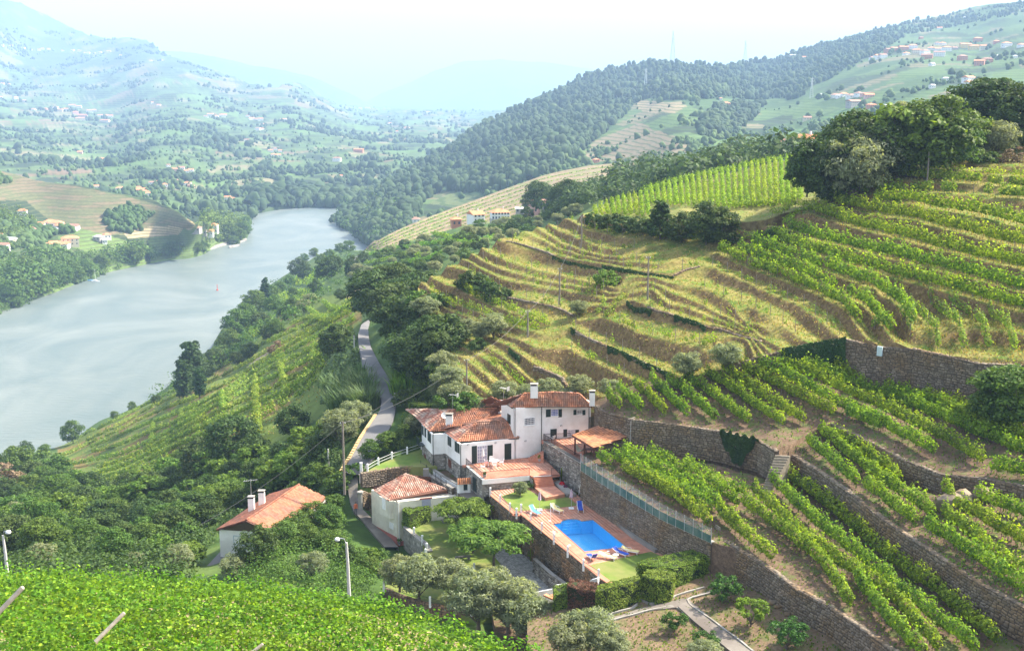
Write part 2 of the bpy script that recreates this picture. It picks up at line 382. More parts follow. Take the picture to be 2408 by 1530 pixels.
spur = Patch('terrain', [(-62, 395), (0, 404), (85, 424), (171, 435), (290, 459), (359, 472), (400, 489), (444, 517), (461, 528), (480, 522), (540, 515), (578, 510), (586, 520)], SH_L,
    [('z', u, v+1, -.5) for u, v in SH_L[1::2]]+[(0, 404, 1250), (171, 435, 1200), (359, 472, 1150), (461, 528, 1060), ('z', 575, 515, 8), ('z', 200, 575, 20), ('z', 0, 590, 26), ('z', 400, 570, 14), ('z', 100, 660, 7), ('z', 300, 600, 9), ('z', 500, 560, 7), (100, 500, 1120)],
    240, 100, mt_spur, nz=(1.5, 60), back=[(40, 8), (150, 60)], down=4, colf=col_spur)
mt_bk = M_ground('distant_land', ((.05, .09, .04), (.09, .13, .05)), None, .004)
Patch('mountains', [(380, 118), (480, 133), (560, 148), (640, 163), (760, 190), (840, 225), (900, 262)], [(380, 300), (900, 300)], [(380, 118, 10500), (900, 240, 10500), (640, 280, 9000), (400, 300, 9000)], 60, 10, mt_bk, nz=(30, 500), back=[(400, 200)])
Patch('mountains', [(760, 262), (800, 252), (860, 238), (950, 200), (1020, 172), (1100, 148), (1180, 137), (1300, 150), (1400, 167), (1500, 182), (1600, 210)], [(760, 310), (1600, 310)], [(860, 238, 14000), (1180, 137, 14500), (1500, 182, 14500), (1000, 300, 10500), (1500, 300, 10500)], 80, 14, mt_bk, nz=(35, 600), back=[(500, 250)])
# wooded ridge and the far right hillside
RIDGE_T = ZL(Z6, [(45, 1005), (65, 975), (100, 905), (300, 825), (450, 705), (700, 565), (1000, 388), (1250, 240), (1500, 122), (1650, 60), (1770, 12)])+[(1450, 162), (1528, 146), (1601, 150), (1656, 154), (1711, 157), (1748, 150), (1802, 147)]+ZL(Z8, [(900, 345), (1100, 292), (1300, 225), (1600, 157), (1900, 100), (2050, 55), (2200, 22), (2408, 5), (2600, 0)])
FOREST = ZL(Z6, [(40, 1000), (300, 820), (1000, 380), (1770, 10)])+[(1450, 150), (1750, 145)]+ZL(Z8, [(750, 400), (1100, 300), (1600, 250), (1500, 330), (1300, 420), (1050, 560), (950, 640), (600, 645), (0, 640)])+[(1500, 240), (1400, 330), (1300, 400), (1150, 460), (1040, 440), (990, 480), (960, 540), (860, 600), (760, 600)]
def col_ridge(s, U, Vv, P):
    C = fields(55, 31, [((.085, .14, .045), 4), ((.055, .10, .035), 3), ((.17, .15, .085), 1.3), (C_DK, 1.8)])(s, U, Vv, P)
    C[inside(U, Vv, FOREST)] = (.03, .06, .02)
    C[inside(U, Vv, ZL(Z8, [(-80, 650), (200, 655), (240, 690), (150, 740), (-80, 700)]))] = (.26, .21, .12)
    C[inside(U, Vv, [(1350, 382), (1400, 330), (1500, 290), (1640, 340), (1600, 372), (1450, 380)])] = (.19, .155, .095)
    C[inside(U, Vv, ZL(Z8, [(1280, 690), (2600, 700), (2600, 1000), (400, 1000), (900, 860)]))] = (.08, .15, .04)
    C[inside(U, Vv, ZL(Z6, [(700, 880), (850, 800), (1080, 830), (900, 910)]))] = (.11, .14, .055)
    return C
mt_ridge = M_ground('hillside_land', None, None, .025, attr=True, contour=3.4, cc=(.05, .09, .03))
ridge = Patch('hillside', RIDGE_T, [(770, 526), (787, 528), (800, 538), (843, 563), (880, 580), (985, 560), (1131, 500), (1276, 440), (1504, 410), (1700, 425), (2000, 440), (2480, 440)],
    [('z', 787, 524, -1), ('z', 843, 561, -1), ('z', 870, 550, 8), (900, 480, 1400), (868, 460, 1550), (1006, 370, 2000), (1197, 256, 2500), (1376, 176, 2900), (1528, 139, 3000), (1711, 151, 3000), (1930, 106, 3200), (2113, 55, 3400), (2332, 4, 3400), (2478, 0, 3400),
     (1100, 480, 1300), (1300, 400, 1300), (1500, 240, 2150), (1400, 380, 1400), (1600, 330, 1300), (1700, 400, 1150), (1800, 250, 2000), (2000, 240, 1600), (2000, 400, 950), (2300, 130, 2100), (2300, 250, 1100), (2300, 400, 850)],
    340, 120, mt_ridge, nz=(2.5, 70), back=[(60, 15), (300, 130)], down=10, colf=col_ridge)
# brown terraced slope beyond the houses
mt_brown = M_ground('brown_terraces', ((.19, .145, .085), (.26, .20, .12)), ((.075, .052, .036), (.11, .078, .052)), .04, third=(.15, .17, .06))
BT = [(838, 604), (878, 567), (985, 519), (1060, 490), (1131, 465), (1205, 438), (1276, 411), (1387, 386), (1504, 382), (1600, 384)]; BB = [(838, 650), (900, 650), (1000, 620), (1100, 585), (1250, 545), (1600, 480)]
brown = Patch('terraced_slope', [(838, 604), (878, 567), (985, 519), (1060, 490), (1131, 465), (1205, 438), (1276, 411), (1387, 386), (1504, 382), (1600, 384)], [(838, 650), (900, 650), (1000, 620), (1100, 585), (1250, 545), (1600, 480)],
    [(845, 600, 880), (878, 567, 900), (985, 519, 950), (1276, 411, 1150), (1504, 382, 1200), (1600, 384, 1150), (900, 640, 700), (1000, 600, 760), (1250, 520, 800), (1600, 480, 700)],
    160, 200, mt_brown, nz=(.3, 40), back=[(12, 3), (60, 30)], hmax=5, amp=2.2, lstep=.4, levels=[(k, [(u, float(ip(BT, u)*(1-k/13)+ip(BB, u)*k/13)) for u in (838, 900, 1000, 1100, 1200, 1300, 1450, 1600)]) for k in range(14)])
# near side: river bank, slope vineyard, gully, road level
SH_R = [(-60, 1112), (0, 1086), (80, 1062), (150, 1035), (230, 990), (300, 962), (353, 937), (410, 895), (460, 862), (500, 832), (512, 790), (537, 753), (602, 688), (649, 660), (683, 638), (737, 607), (790, 585), (845, 592)]
def col_bank(s, U, Vv, P):
    n = fbm(P[..., 0]/9, P[..., 1]/9, 2); C = np.where(n[..., None] > 0, np.array((.055, .10, .025)), np.array((.085, .13, .035)))
    vy = inside(U, Vv, [(130, 1050), (350, 950), (500, 880), (600, 800), (700, 700), (850, 690), (850, 760), (780, 850), (770, 960), (690, 1030), (560, 1060), (420, 1100), (300, 1140), (180, 1155), (150, 1090)])
    C[vy] = (.12, .165, .035); m = vy & (fbm(P[..., 0]/14, P[..., 1]/14, 12) > .25); C[m] = (.17, .13, .045)
    for pl in (ZL(Z9, [(590, 720), (640, 640), (770, 575), (700, 650)]), ZL(Z9, [(1190, 290), (1290, 220), (1300, 260), (1230, 300)])): C[inside(U, Vv, pl)] = (.42, .33, .20)
    for pl, c in ((ZL(Z9, [(860, 210), (900, 150), (1100, 80), (1060, 210)]), (.16, .25, .05)), (ZL(Z9, [(700, 360), (780, 260), (1000, 230), (930, 330)]), (.10, .20, .045)), (ZL(Z9, [(540, 470), (740, 400), (760, 430), (560, 570)]), (.10, .19, .045)), (ZL(Z9, [(440, 640), (560, 540), (540, 640), (420, 700)]), (.11, .2, .05))): C[inside(U, Vv, pl)] = c
    return C
bank = Patch('ground', SH_R+[(900, 600), (950, 575), (1050, 545), (1100, 530), (1200, 522), (1290, 500), (1420, 470)],
    [(-60, 1470), (600, 1470), (900, 1470), (1000, 1500), (1250, 1560), (1290, 1560), (1300, 950), (1420, 700)],
    [('z', u, v, -.4) for u, v in SH_R[::2]]+[('z', 800, 588, 4), ('z', 180, 1150, 37), (600, 1020, 232), (760, 860, 280), (500, 950, 330), (620, 820, 430), (700, 760, 450), (560, 870, 450), (640, 740, 600), (700, 680, 720), (800, 650, 600), (830, 690, 440),
     (950, 640, 420), (900, 600, 600), (1100, 560, 450), (1170, 520, 640), (1280, 498, 560), (1400, 480, 430), (1040, 700, 262), (300, 1200, 230), (100, 1200, 250), (500, 1150, 215), (650, 1150, 180), (400, 1300, 150), (100, 1320, 140), (640, 1330, 128), ('z', 525, 1310, 93),
     ('z', 840, 1080, 100), ('z', 870, 1000, 100.5), ('z', 915, 960, 101), ('z', 925, 900, 101), ('z', 870, 800, 98), ('z', 870, 770, 97), ('z', 840, 1130, 98.3), ('z', 850, 1200, 95.8), ('z', 930, 1290, 93.8), ('z', 1000, 1120, 98), ('z', 1100, 1200, 96), ('z', 1200, 1300, 95.5), ('z', 1150, 1400, 95.5),
     ('z', 900, 1400, 95), ('z', 1250, 1500, 96), ('z', 1000, 960, 102), ('z', 1080, 960, 103), (1000, 860, 196), (1180, 900, 172), ('z', 760, 1120, 96), ('z', 780, 1000, 95), ('z', 1250, 1100, 99), ('z', 600, 1450, 98), ('z', 0, 1450, 98), ('z', 1100, 1500, 96), (1250, 700, 240)],
    270, 200, mt_mid, nz=(.35, 14), back=[(30, 3), (60, 30)], down=6, colf=col_bank)
# the terraced hill with its levels
LV = [(4, ZL(Z5, [(600, 300), (750, 322), (930, 390), (1100, 430), (1300, 465), (1500, 505), (1700, 530), (1830, 540), (2030, 480)])),
  (0, ZL(Z5, [(1080, 150), (1180, 215), (1370, 250), (1500, 262)])), (1, ZL(Z5, [(970, 215), (1100, 265), (1300, 340), (1450, 370), (1560, 355)])), (2, ZL(Z5, [(900, 245), (1000, 315), (1150, 372), (1300, 412), (1450, 430)])), (3, ZL(Z5, [(830, 275), (1000, 365), (1200, 410), (1400, 452), (1700, 470)])),
  (5, ZL(Z5, [(470, 380), (600, 450), (800, 510), (1000, 560), (1200, 600), (1420, 650)])), (6, ZL(Z5, [(420, 450), (600, 520), (800, 580), (1000, 620), (1200, 650), (1400, 690)])), (7, ZL(Z5, [(660, 600), (900, 650), (1100, 680), (1290, 720)])),
  (8, ZL(Z5, [(310, 520), (450, 600), (580, 690), (700, 720), (850, 745), (1000, 790), (1100, 830)])), (9, ZL(Z5, [(250, 640), (400, 740), (520, 790), (700, 850), (920, 900)])), (10, ZL(Z5, [(40, 660), (200, 770), (400, 830), (600, 930), (850, 980)])), (11, ZL(Z5, [(0, 700), (150, 800), (400, 900), (600, 1000)])),
  (7, ZL(Z5, [(1680, 660), (1800, 760)])), (8, ZL(Z5, [(1500, 740), (1650, 770), (1850, 840), (2000, 900), (2250, 950), (2408, 1000)])), (9, ZL(Z5, [(1290, 870), (1400, 890), (1600, 985), (1850, 1040), (2150, 1100)])), (10, ZL(Z5, [(1090, 940), (1200, 1010), (1350, 1070), (1600, 1180), (1820, 1280)])),
  (11, ZL(Z5, [(1050, 1090), (1300, 1220), (1500, 1310)])), (12, ZL(Z5, [(640, 1090), (800, 1200), (1000, 1300), (1050, 1370)])),
  (-6, ZL(Z10, [(1290, 190), (1600, 215), (2203, 262)])), (-5, ZL(Z10, [(1060, 300), (1400, 290), (1700, 290), (2203, 335)])), (-4, ZL(Z10, [(1180, 370), (1400, 365), (1700, 420), (2000, 480), (2203, 530)])), (-3, ZL(Z10, [(920, 380), (1100, 420), (1500, 490), (1900, 600), (2203, 680)])),
  (-2, ZL(Z10, [(760, 430), (1000, 520), (1300, 590), (1700, 700), (2203, 820)])), (-1, ZL(Z10, [(600, 560), (800, 620), (1100, 690), (1500, 790), (1800, 860), (2203, 970)])), (0, ZL(Z10, [(450, 610), (700, 690), (950, 760), (1250, 850), (1600, 940), (2203, 1100)])),
  (1, ZL(Z10, [(360, 670), (600, 740), (900, 840), (1150, 930), (1300, 1020), (1400, 1100), (1440, 1210)])), (2, ZL(Z10, [(270, 700), (500, 800), (700, 860), (950, 980), (1100, 1050), (1200, 1150), (1300, 1265)])), (3, ZL(Z10, [(130, 700), (330, 800), (420, 835), (600, 900), (800, 985), (1000, 1090), (1080, 1200)])),
  (4, ZL(Z10, [(60, 780), (250, 870), (500, 980), (700, 1060), (850, 1180), (950, 1260)])), (5, ZL(Z10, [(0, 930), (300, 1040), (500, 1140), (650, 1250)])), (6, ZL(Z10, [(0, 1040), (200, 1150), (400, 1260)]))]
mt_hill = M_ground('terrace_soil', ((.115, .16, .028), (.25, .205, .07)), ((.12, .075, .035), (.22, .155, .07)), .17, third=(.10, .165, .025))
W4T = ZL(Z11, [(0, 232), (120, 190), (250, 150), (380, 117), (520, 88), (680, 65), (860, 75), (1000, 95), (1150, 140), (1300, 170), (1522, 185), (1700, 195)])
hill = Patch('terraced_hill', [(983, 668), (1010, 650), (1060, 622), (1120, 590), (1180, 558), (1290, 526), (1370, 502), (1400, 505), (1500, 530), (1600, 536), (1700, 540), (1760, 540), (1800, 532), (1870, 500), (1960, 458), (2050, 415), (2100, 395), (2250, 380), (2490, 372)],
    [(983, 700), (1005, 760), (1030, 830), (1060, 930), (1085, 975), (1200, 975), (1400, 960), (1470, 918), (1560, 900)]+W4T,
    [(985, 668, 215), (1190, 555, 228), (1290, 528, 238), (1370, 502, 236), (1480, 545, 215), (1700, 565, 200), (1790, 560, 195), (1960, 460, 200), (2100, 390, 205), (2250, 375, 205), (2408, 372, 200), (2490, 370, 195), (1367, 582, 215), (1523, 698, 178), (1316, 712, 190), (1160, 760, 190), (1080, 850, 175), (1030, 760, 200),
     (1098, 940, 161), (1250, 930, 163), (1400, 930, 158), (1500, 880, 157), (1650, 875, 150), (1836, 822, 148), (1986, 797, 147), (2147, 812, 143), (2297, 849, 136), (2408, 857, 132), (2490, 860, 128), (1700, 750, 165), (1900, 700, 165), (2100, 650, 165), (2300, 600, 162), (2408, 590, 160), (1600, 620, 190), (2408, 720, 148), (1900, 600, 180), (2100, 500, 185), (2400, 480, 178), (1250, 820, 172)],
    460, 245, mt_hill, levels=LV, nz=(.12, 3), back=[(6, 1.5), (30, 16)], down=9)
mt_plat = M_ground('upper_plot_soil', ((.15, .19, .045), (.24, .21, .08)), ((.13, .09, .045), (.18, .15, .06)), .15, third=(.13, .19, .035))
plateau = Patch('upper_plot', [(1372, 502), (1410, 487), (1450, 474), (1600, 435), (1750, 398), (1870, 368), (1960, 345), (2100, 325), (2250, 300), (2490, 240)], [(1372, 508), (1400, 512), (1500, 516), (1600, 516), (1720, 520), (1800, 516), (1870, 498), (1990, 455), (2100, 412), (2490, 392)],
    [(1372, 500, 238), (1450, 474, 265), (1600, 435, 290), (1750, 398, 315), (1870, 368, 330), (1960, 350, 300), (2100, 330, 260), (2250, 300, 250), (2490, 240, 235), (1400, 515, 232), (1600, 518, 207), (1780, 518, 204), (1880, 498, 206), (1990, 465, 201), (2100, 405, 206), (2490, 385, 200), (1600, 490, 222), (1800, 450, 235)],
    260, 60, mt_plat, nz=(.3, 8), back=[(10, 2), (40, 22)], down=4)
# lower right terraces
mt_soil = M_ground('vineyard_soil', ((.105, .07, .046), (.175, .12, .08)), ((.11, .075, .05), (.16, .11, .07)), .3, third=(.10, .12, .04))
W5T = ZL(Z3, [(175, 45), (250, 100), (500, 170), (850, 210), (1280, 275), (1600, 350), (1740, 440)])
W4B = ZL(Z11, [(0, 242), (120, 210), (250, 185), (450, 160), (600, 215), (740, 265), (880, 320), (1100, 350), (1320, 372), (1522, 385), (1700, 395)])
W3T = ZL(Z11, [(610, 470), (800, 560), (960, 640), (1130, 700), (1290, 720), (1522, 760), (1700, 780)])
W2T = ZL(Z11, [(430, 610), (560, 690), (700, 790), (850, 910), (1000, 1010), (1150, 1110), (1300, 1210), (1522, 1330), (1700, 1420)])
W2B = ZL(Z11, [(400, 722), (560, 805), (700, 930), (850, 1050), (1000, 1150), (1150, 1280), (1300, 1380), (1522, 1500), (1700, 1590)])
W1T = ZL(Z11, [(70, 990), (185, 1060), (300, 1130), (450, 1240), (600, 1320), (750, 1420), (900, 1530), (1100, 1670)])
T4 = Patch('vineyard_terrace', [(1397, 945), (1500, 900), (1600, 886)]+W4B, W5T+[(1860, 1046), (1900, 1020)]+W3T,
    [('z', u, v, 110) for u, v in W5T]+[('z', 1900, 1020, 110.5), ('z', 1951, 1000, 111.3), ('z', 2046, 1045, 111.5), ('z', 2127, 1085, 111.5), ('z', 2292, 1125, 112), ('z', 2408, 1145, 112.5), (1400, 945, 151), (1646, 884, 150), (1871, 845, 148), (1960, 870, 147), (2087, 925, 145), (2200, 940, 140), (2307, 950, 135), (2408, 955, 131), (2490, 960, 127), ('z', 2100, 1000, 112.5), ('z', 1700, 950, 111.6)],
    200, 60, mt_soil, nz=(.12, 2.5), down=8, u0=1397, u1=2480)
SOIL2 = Patch('vineyard_terrace', [(1855, 1058), (1900, 1034), (1951, 1030), (2046, 1080), (2127, 1140), (2200, 1165), (2300, 1165), (2490, 1190)], [(1855, 1066)]+W2T,
    [('z', u, v, 109) for u, v in W2T]+[('z', 1855, 1058, 109.6), ('z', 1951, 1030, 109.9), ('z', 2046, 1080, 109.8), ('z', 2127, 1140, 109.6), ('z', 2250, 1165, 110.8), ('z', 2408, 1180, 111.3), ('z', 2250, 1250, 109.6), ('z', 2408, 1300, 109.8)],
    160, 50, mt_soil, nz=(.12, 2.5), down=8, u0=1855, u1=2480)
PW = ZL(Z3, [(50, 612), (220, 722), (400, 830), (750, 1040), (1190, 1248)])       # top of the long wall beside the pool
T1 = Patch('vineyard_terrace', [(1372, 1066), (1420, 1062), (1487, 1052), (1600, 1075), (1700, 1098), (1800, 1128)]+W2B, PW+W1T[1:],
    [('z', u, v, 105.3) for u, v in PW+W1T[1:]]+[('z', 1487, 1052, 106.3), ('z', 1600, 1075, 106.4), ('z', 1800, 1128, 106.4), ('z', 1372, 1066, 105.5), ('z', 1550, 1130, 105.6)]+[('z', u, v, 106.1) for u, v in W2B[1:]],
    180, 50, mt_soil, nz=(.12, 2.5), down=8, u0=1372, u1=2440)
mt_orch = M_ground('orchard_soil', ((.14, .095, .06), (.22, .16, .10)), None, .35, third=(.13, .13, .055))
orch = Patch('orchard_ground', [(1240, 1440), (1420, 1415), (1500, 1395), (1600, 1365), (1700, 1340), (1760, 1350), (1871, 1430), (1946, 1490), (2100, 1600)], [(1240, 1700), (2100, 1700)], [('z', 1240, 1500, 99.6), ('z', 1420, 1440, 101), ('z', 1600, 1480, 101.2), ('z', 1700, 1340, 102.2), ('z', 1871, 1450, 102.6), ('z', 1700, 1650, 100.6), ('z', 2050, 1600, 102.4), ('z', 1300, 1600, 99)], 80, 40, mt_orch, nz=(.06, 2), down=3)
mt_fg = M_ground('foreground_soil', ((.20, .15, .085), (.30, .24, .13)), None, .4, third=(.16, .17, .05))
fore = Patch('foreground_field', [(-80, 1388), (0, 1380), (200, 1380), (400, 1390), (600, 1408), (800, 1430), (900, 1450), (1000, 1480), (1100, 1512), (1250, 1565), (1330, 1600)], [(-80, 2100), (1330, 2100)],
    [(0, 1380, 86), (400, 1390, 86), (800, 1430, 84), (1000, 1480, 81), (1250, 1565, 77), (0, 1650, 38), (500, 1650, 48), (1000, 1650, 62), (1300, 1700, 66), (0, 2000, 22), (700, 2000, 28), (1300, 2000, 40)], 160, 90, mt_fg, nz=(.1, 3), back=[(1, .8), (3, 6)], down=0)

under = MB(); under.prism([(lambda p: (p.x, p.y))(fz(*q, 96.6)) for q in ((1120, 1150), (1130, 1300), (1180, 1560), (1760, 1560), (1800, 1330), (1500, 1200), (1300, 1120))], 90, 96.6); under.build('ground', mt_mid2 if 'mt_mid2' in globals() else mt_soil, kind='structure')
mt_wood = M_ground('woodland_floor', ((.05, .085, .025), (.09, .13, .04)), None, .05, third=(.16, .13, .07))
wood = Patch('woodland_ground', [(1270, 490), (1350, 465), (1420, 438), (1530, 395), (1600, 392), (1700, 372), (1800, 356), (1880, 352), (2100, 330), (2500, 250)], [(1270, 520), (1400, 505), (1460, 488), (1600, 450), (1750, 410), (1870, 380), (2000, 350), (2500, 300)],
    [(1270, 490, 640), (1420, 438, 640), (1600, 392, 620), (1800, 356, 560), (2100, 330, 420), (2500, 250, 380), (1400, 505, 430), (1600, 450, 400), (1870, 380, 400), (2500, 300, 330)], 120, 24, mt_wood, nz=(1, 30), back=[(30, 8), (120, 70)], down=6)
# ================================================================ shared materials
m_white = M_noise('white_render', (.82, .82, .80), (.88, .88, .86), .9, .85, c3=(.72, .71, .68), scale2=.35, bmp=.15, bdist=.01)
m_cream = M_noise('cream_render', (.66, .62, .50), (.76, .73, .62), .9, .85, c3=(.55, .52, .43), scale2=.4, bmp=.15, bdist=.01)
m_trim = M_plain('white_paint', (.80, .80, .79), .5)
m_green = M_plain('dark_green_paint', (.012, .030, .024), .45)
m_black = M_plain('black_metal', (.012, .013, .015), .45)
m_stone = M_noise('wall_stone', (.135, .11, .08), (.25, .205, .155), 1.1, .9, island=.30, objr=.25, bmp=.5, bdist=.03, c3=(.20, .135, .075), scale2=.3)
m_stone_grey = M_noise('house_stone', (.22, .205, .18), (.40, .375, .33), 1.3, .9, island=.45, objr=.35, bmp=.5, bdist=.03, c3=(.16, .15, .13), scale2=.8)
m_stone_old = M_noise('old_wall_stone', (.11, .09, .065), (.20, .165, .125), 1.2, .92, island=.4, objr=.35, bmp=.6, bdist=.03, c3=(.24, .14, .07), scale2=.45)
m_core = M_noise('wall_mortar', (.075, .058, .042), (.13, .10, .075), 2, .95, bmp=.5)
m_core_l = M_noise('light_mortar', (.17, .155, .13), (.27, .25, .22), 2, .95, bmp=.5)
m_conc = M_noise('concrete', (.30, .285, .26), (.42, .40, .37), .8, .9, c3=(.22, .20, .17), scale2=.4, bmp=.3, bdist=.01)
m_render = M_noise('weathered_concrete_wall', (.20, .19, .17), (.34, .32, .29), .5, .92, c3=(.13, .12, .10), scale2=.25, bmp=.4, bdist=.02, stretch=(1, 1, .4))
m_tile = M_noise('roof_tile', (.42, .15, .075), (.56, .25, .14), 1.7, .8, island=.28, objr=.25, c3=(.30, .17, .12), scale2=.5)
m_tile_old_shade = M_noise('old_and_shaded_roof_tile', (.29, .12, .08), (.42, .20, .14), 1.7, .85, island=.32, objr=.28, c3=(.44, .34, .27), scale2=.9)  # old tile of the lower house, painted shade on the villa's left roof faces
m_tile_new = M_noise('orange_roof_tile', (.60, .22, .09), (.70, .31, .15), 1.5, .75, island=.22, objr=.2, c3=(.42, .20, .12), scale2=.6)
m_tile_flat = M_noise('flat_roof_tile', (.36, .125, .07), (.47, .185, .105), .9, .8, island=.25, objr=.22, c3=(.27, .13, .09), scale2=.7)
m_under = M_plain('roof_underlay', (.16, .075, .05), .9)
m_pave = M_noise('terracotta_paving', (.46, .175, .105), (.56, .25, .16), 1.2, .6, island=.14, objr=.12, c3=(.52, .28, .20), scale2=.25)
m_joint = M_plain('paving_joint', (.44, .20, .13), .9)
m_step = M_noise('terracotta_step', (.44, .17, .10), (.54, .24, .15), 1.2, .6)
m_wood = M_noise('brown_wood', (.10, .035, .022), (.17, .06, .035), 3, .6)
m_grey_wood = M_noise('weathered_post_wood', (.30, .26, .21), (.46, .41, .34), 6, .9, world=False)
m_glass = M_plain('window_glass', (.06, .08, .11), .08, spec=.6)
m_curtain = M_plain('net_curtain', (.34, .35, .44), .7)
m_plastic = M_plain('white_plastic', (.82, .82, .82), .35)
m_blue = M_plain('royal_blue_fabric', (.02, .07, .42), .8)
m_lblue = M_plain('light_blue_fabric', (.10, .30, .55), .8)
m_yellow = M_plain('cream_yellow_fabric', (.80, .66, .30), .8)
m_wornstone = M_noise('worn_step_stone', (.20, .165, .125), (.33, .285, .225), 1.5, .9, bmp=.4)
m_road = M_noise('asphalt', (.105, .105, .112), (.15, .15, .157), .25, .9, c3=(.18, .175, .17), scale2=.08, bmp=.2)
m_path = M_noise('concrete_path', (.17, .15, .13), (.26, .235, .205), .4, .9, c3=(.13, .11, .095), scale2=.15, bmp=.3)
m_cobble = M_noise('granite_cobble', (.22, .22, .21), (.38, .38, .37), 2.5, .85, island=.3, objr=.25)
m_lawn = M_noise('lawn_grass', (.085, .15, .022), (.16, .215, .035), .5, .95, c3=(.19, .20, .06), scale2=.22, bmp=.8, bdist=.05)
m_alu = M_plain('aluminium', (.55, .56, .57), .4, metal=.6)
m_pole = M_noise('pole_wood', (.17, .145, .12), (.27, .235, .20), 2, .9)
m_cpole = M_noise('concrete_pole', (.50, .48, .45), (.62, .60, .56), 2, .85)
m_wire = M_plain('cable', (.10, .10, .10), .6)
m_red = M_plain('red_paint', (.55, .05, .03), .6)
CAM = Vector((0, 0, CAMZ))
# ---------------------------------------------------------------- pieces: nearest ones are objects, the others one joined part
def emit(name, base, mats, mat, parent, nmax=300, rest=None, min_px=0):
    V, F = base; mats = np.asarray(mats, float)
    if len(mats) == 0: return
    d = np.linalg.norm(mats[:, :3, 3]-np.array(CAM), axis=1); od = np.argsort(d); mats = mats[od]
    me = mesh_np(name, V, F, mat); k = min(nmax, len(mats))
    inv = parent_world(parent).inverted() if parent is not None else Matrix.Identity(4)
    for q in mats[:k]:
        o = bpy.data.objects.new(name, me); COL.objects.link(o); o.parent = parent; o.matrix_parent_inverse = inv
        m = Matrix(q.tolist()); o.matrix_basis = m
    if len(mats) > k:
        R = mats[k:]; Vh = np.c_[V, np.ones(len(V))]; W_ = np.einsum('nij,vj->nvi', R, Vh)[..., :3].reshape(-1, 3)
        Fa = (np.array(F)[None]+(np.arange(len(R))*len(V))[:, None, None]).reshape(-1, len(F[0]))
        o = link(rest or name+'s', mesh_np(rest or name+'s', W_, Fa, mat), kind='stuff'); o.parent = parent; o.matrix_parent_inverse = inv
def frame(o, x, y, z):
    m = np.eye(4); m[:3, 0] = x; m[:3, 1] = y; m[:3, 2] = z; m[:3, 3] = o; return m
# stone: front face inset, unit box centred, y is outwards
STONE = (np.array([(-.5, 0, -.5), (.5, 0, -.5), (.5, 0, .5), (-.5, 0, .5), (-.4, 1, -.34), (.36, 1, -.4), (.42, 1, .36), (-.34, 1, .4)]), [(4, 5, 6, 7), (0, 1, 5, 4), (1, 2, 6, 5), (2, 3, 7, 6), (3, 0, 4, 7)])
def BARREL(w=.24, l=.44, h=.075, n=4):
    V = []; 
    for j, (y, s, dz) in enumerate(((0, 1.0, .035), (l, .82, .0))):
        for i in range(n+1):
            t = math.pi*i/n; V.append((-w/2*s*math.cos(t), y, dz+h*s*math.sin(t)))
    F = [(i, i+1, n+2+i, n+1+i) for i in range(n)]; V += [(V[0][0], 0, 0), (V[n][0], 0, 0)]
    return np.array(V), F+[(0, 2*n+2, 2*n+3, n)]
def FLATT(w=.25, l=.4):
    V = [(0, 0, .04), (w*.8, 0, .04), (w*.88, 0, .065), (w*.97, 0, .04), (0, l, .01), (w*.8, l, .01), (w*.88, l, .035), (w*.97, l, .01), (0, 0, 0), (w*.97, 0, 0)]
    return np.array(V), [(0, 1, 5, 4), (1, 2, 6, 5), (2, 3, 7, 6), (0, 8, 9, 3)]
def roof_face(poly, thing, mat, kind='barrel', nmax=60, name='roof', up=.0):
    """poly[0]->poly[1] is the eave, seen from outside left to right"""
    P = [Vector(p) for p in poly]; e = (P[1]-P[0]).normalized(); s0 = sum(P[2:], Vector((0, 0, 0)))/(len(P)-2)-P[0]; s0 -= e*s0.dot(e); n = e.cross(s0).normalized()
    if n.z < 0: n = -n
    s = n.cross(e).normalized()
    if s.z < 0: s = -s; 
    m = MB(); lo = [p-n*.10 for p in P]
    for i in range(1, len(P)-1): m.poly([P[0], P[i], P[i+1]]); m.poly([lo[0], lo[i+1], lo[i]])
    for i in range(len(P)): m.poly([P[i], lo[i], lo[(i+1) % len(P)], P[(i+1) % len(P)]])
    rf = adopt(m.build(name, m_under), thing)
    q = [((p-P[0]).dot(e), (p-P[0]).dot(s)) for p in P]; xs = [a[0] for a in q]; ys = [a[1] for a in q]
    w, l = (.25, .36) if kind == 'barrel' else (.26, .34); base = BARREL() if kind == 'barrel' else FLATT(.26, .38)
    X, Y = np.meshgrid(np.arange(min(xs)+w/2, max(xs), w), np.arange(min(ys)-.04, max(ys), l)); X = X.ravel(); Y = Y.ravel()
    ok = inside(X, Y+l*.45, q); X = X[ok]; Y = Y[ok]; o = np.array(P[0]); mt = np.tile(np.eye(4), (len(X), 1, 1))
    jit = RNG.normal(0, .006, (len(X), 3)); tw = RNG.normal(0, .012, len(X))
    mt[:, :3, 0] = np.array(e); mt[:, :3, 1] = np.array(s)+tw[:, None]*np.array(e); mt[:, :3, 2] = np.array(n)
    hh = np.array([(p-P[0]).dot(n) for p in P]); Hn = np.zeros(len(X))          # the face may be slightly folded: follow it
    for i in range(1, len(P)-1):
        (x1, y1), (x2, y2) = q[i], q[i+1]; dt = x1*y2-x2*y1
        if abs(dt) < 1e-6: continue
        yy = Y+l*.5; A_ = (X*y2-x2*yy)/dt; B_ = (x1*yy-X*y1)/dt; k = (A_ > -.02) & (B_ > -.02) & (A_+B_ < 1.02); Hn[k] = (A_*hh[i]+B_*hh[i+1])[k]
    mt[:, :3, 3] = o+X[:, None]*np.array(e)+Y[:, None]*np.array(s)+np.array(n)*(.012+Hn)[:, None]+jit
    emit('tile', base, mt, mat, rf, nmax, 'tiles'); return rf
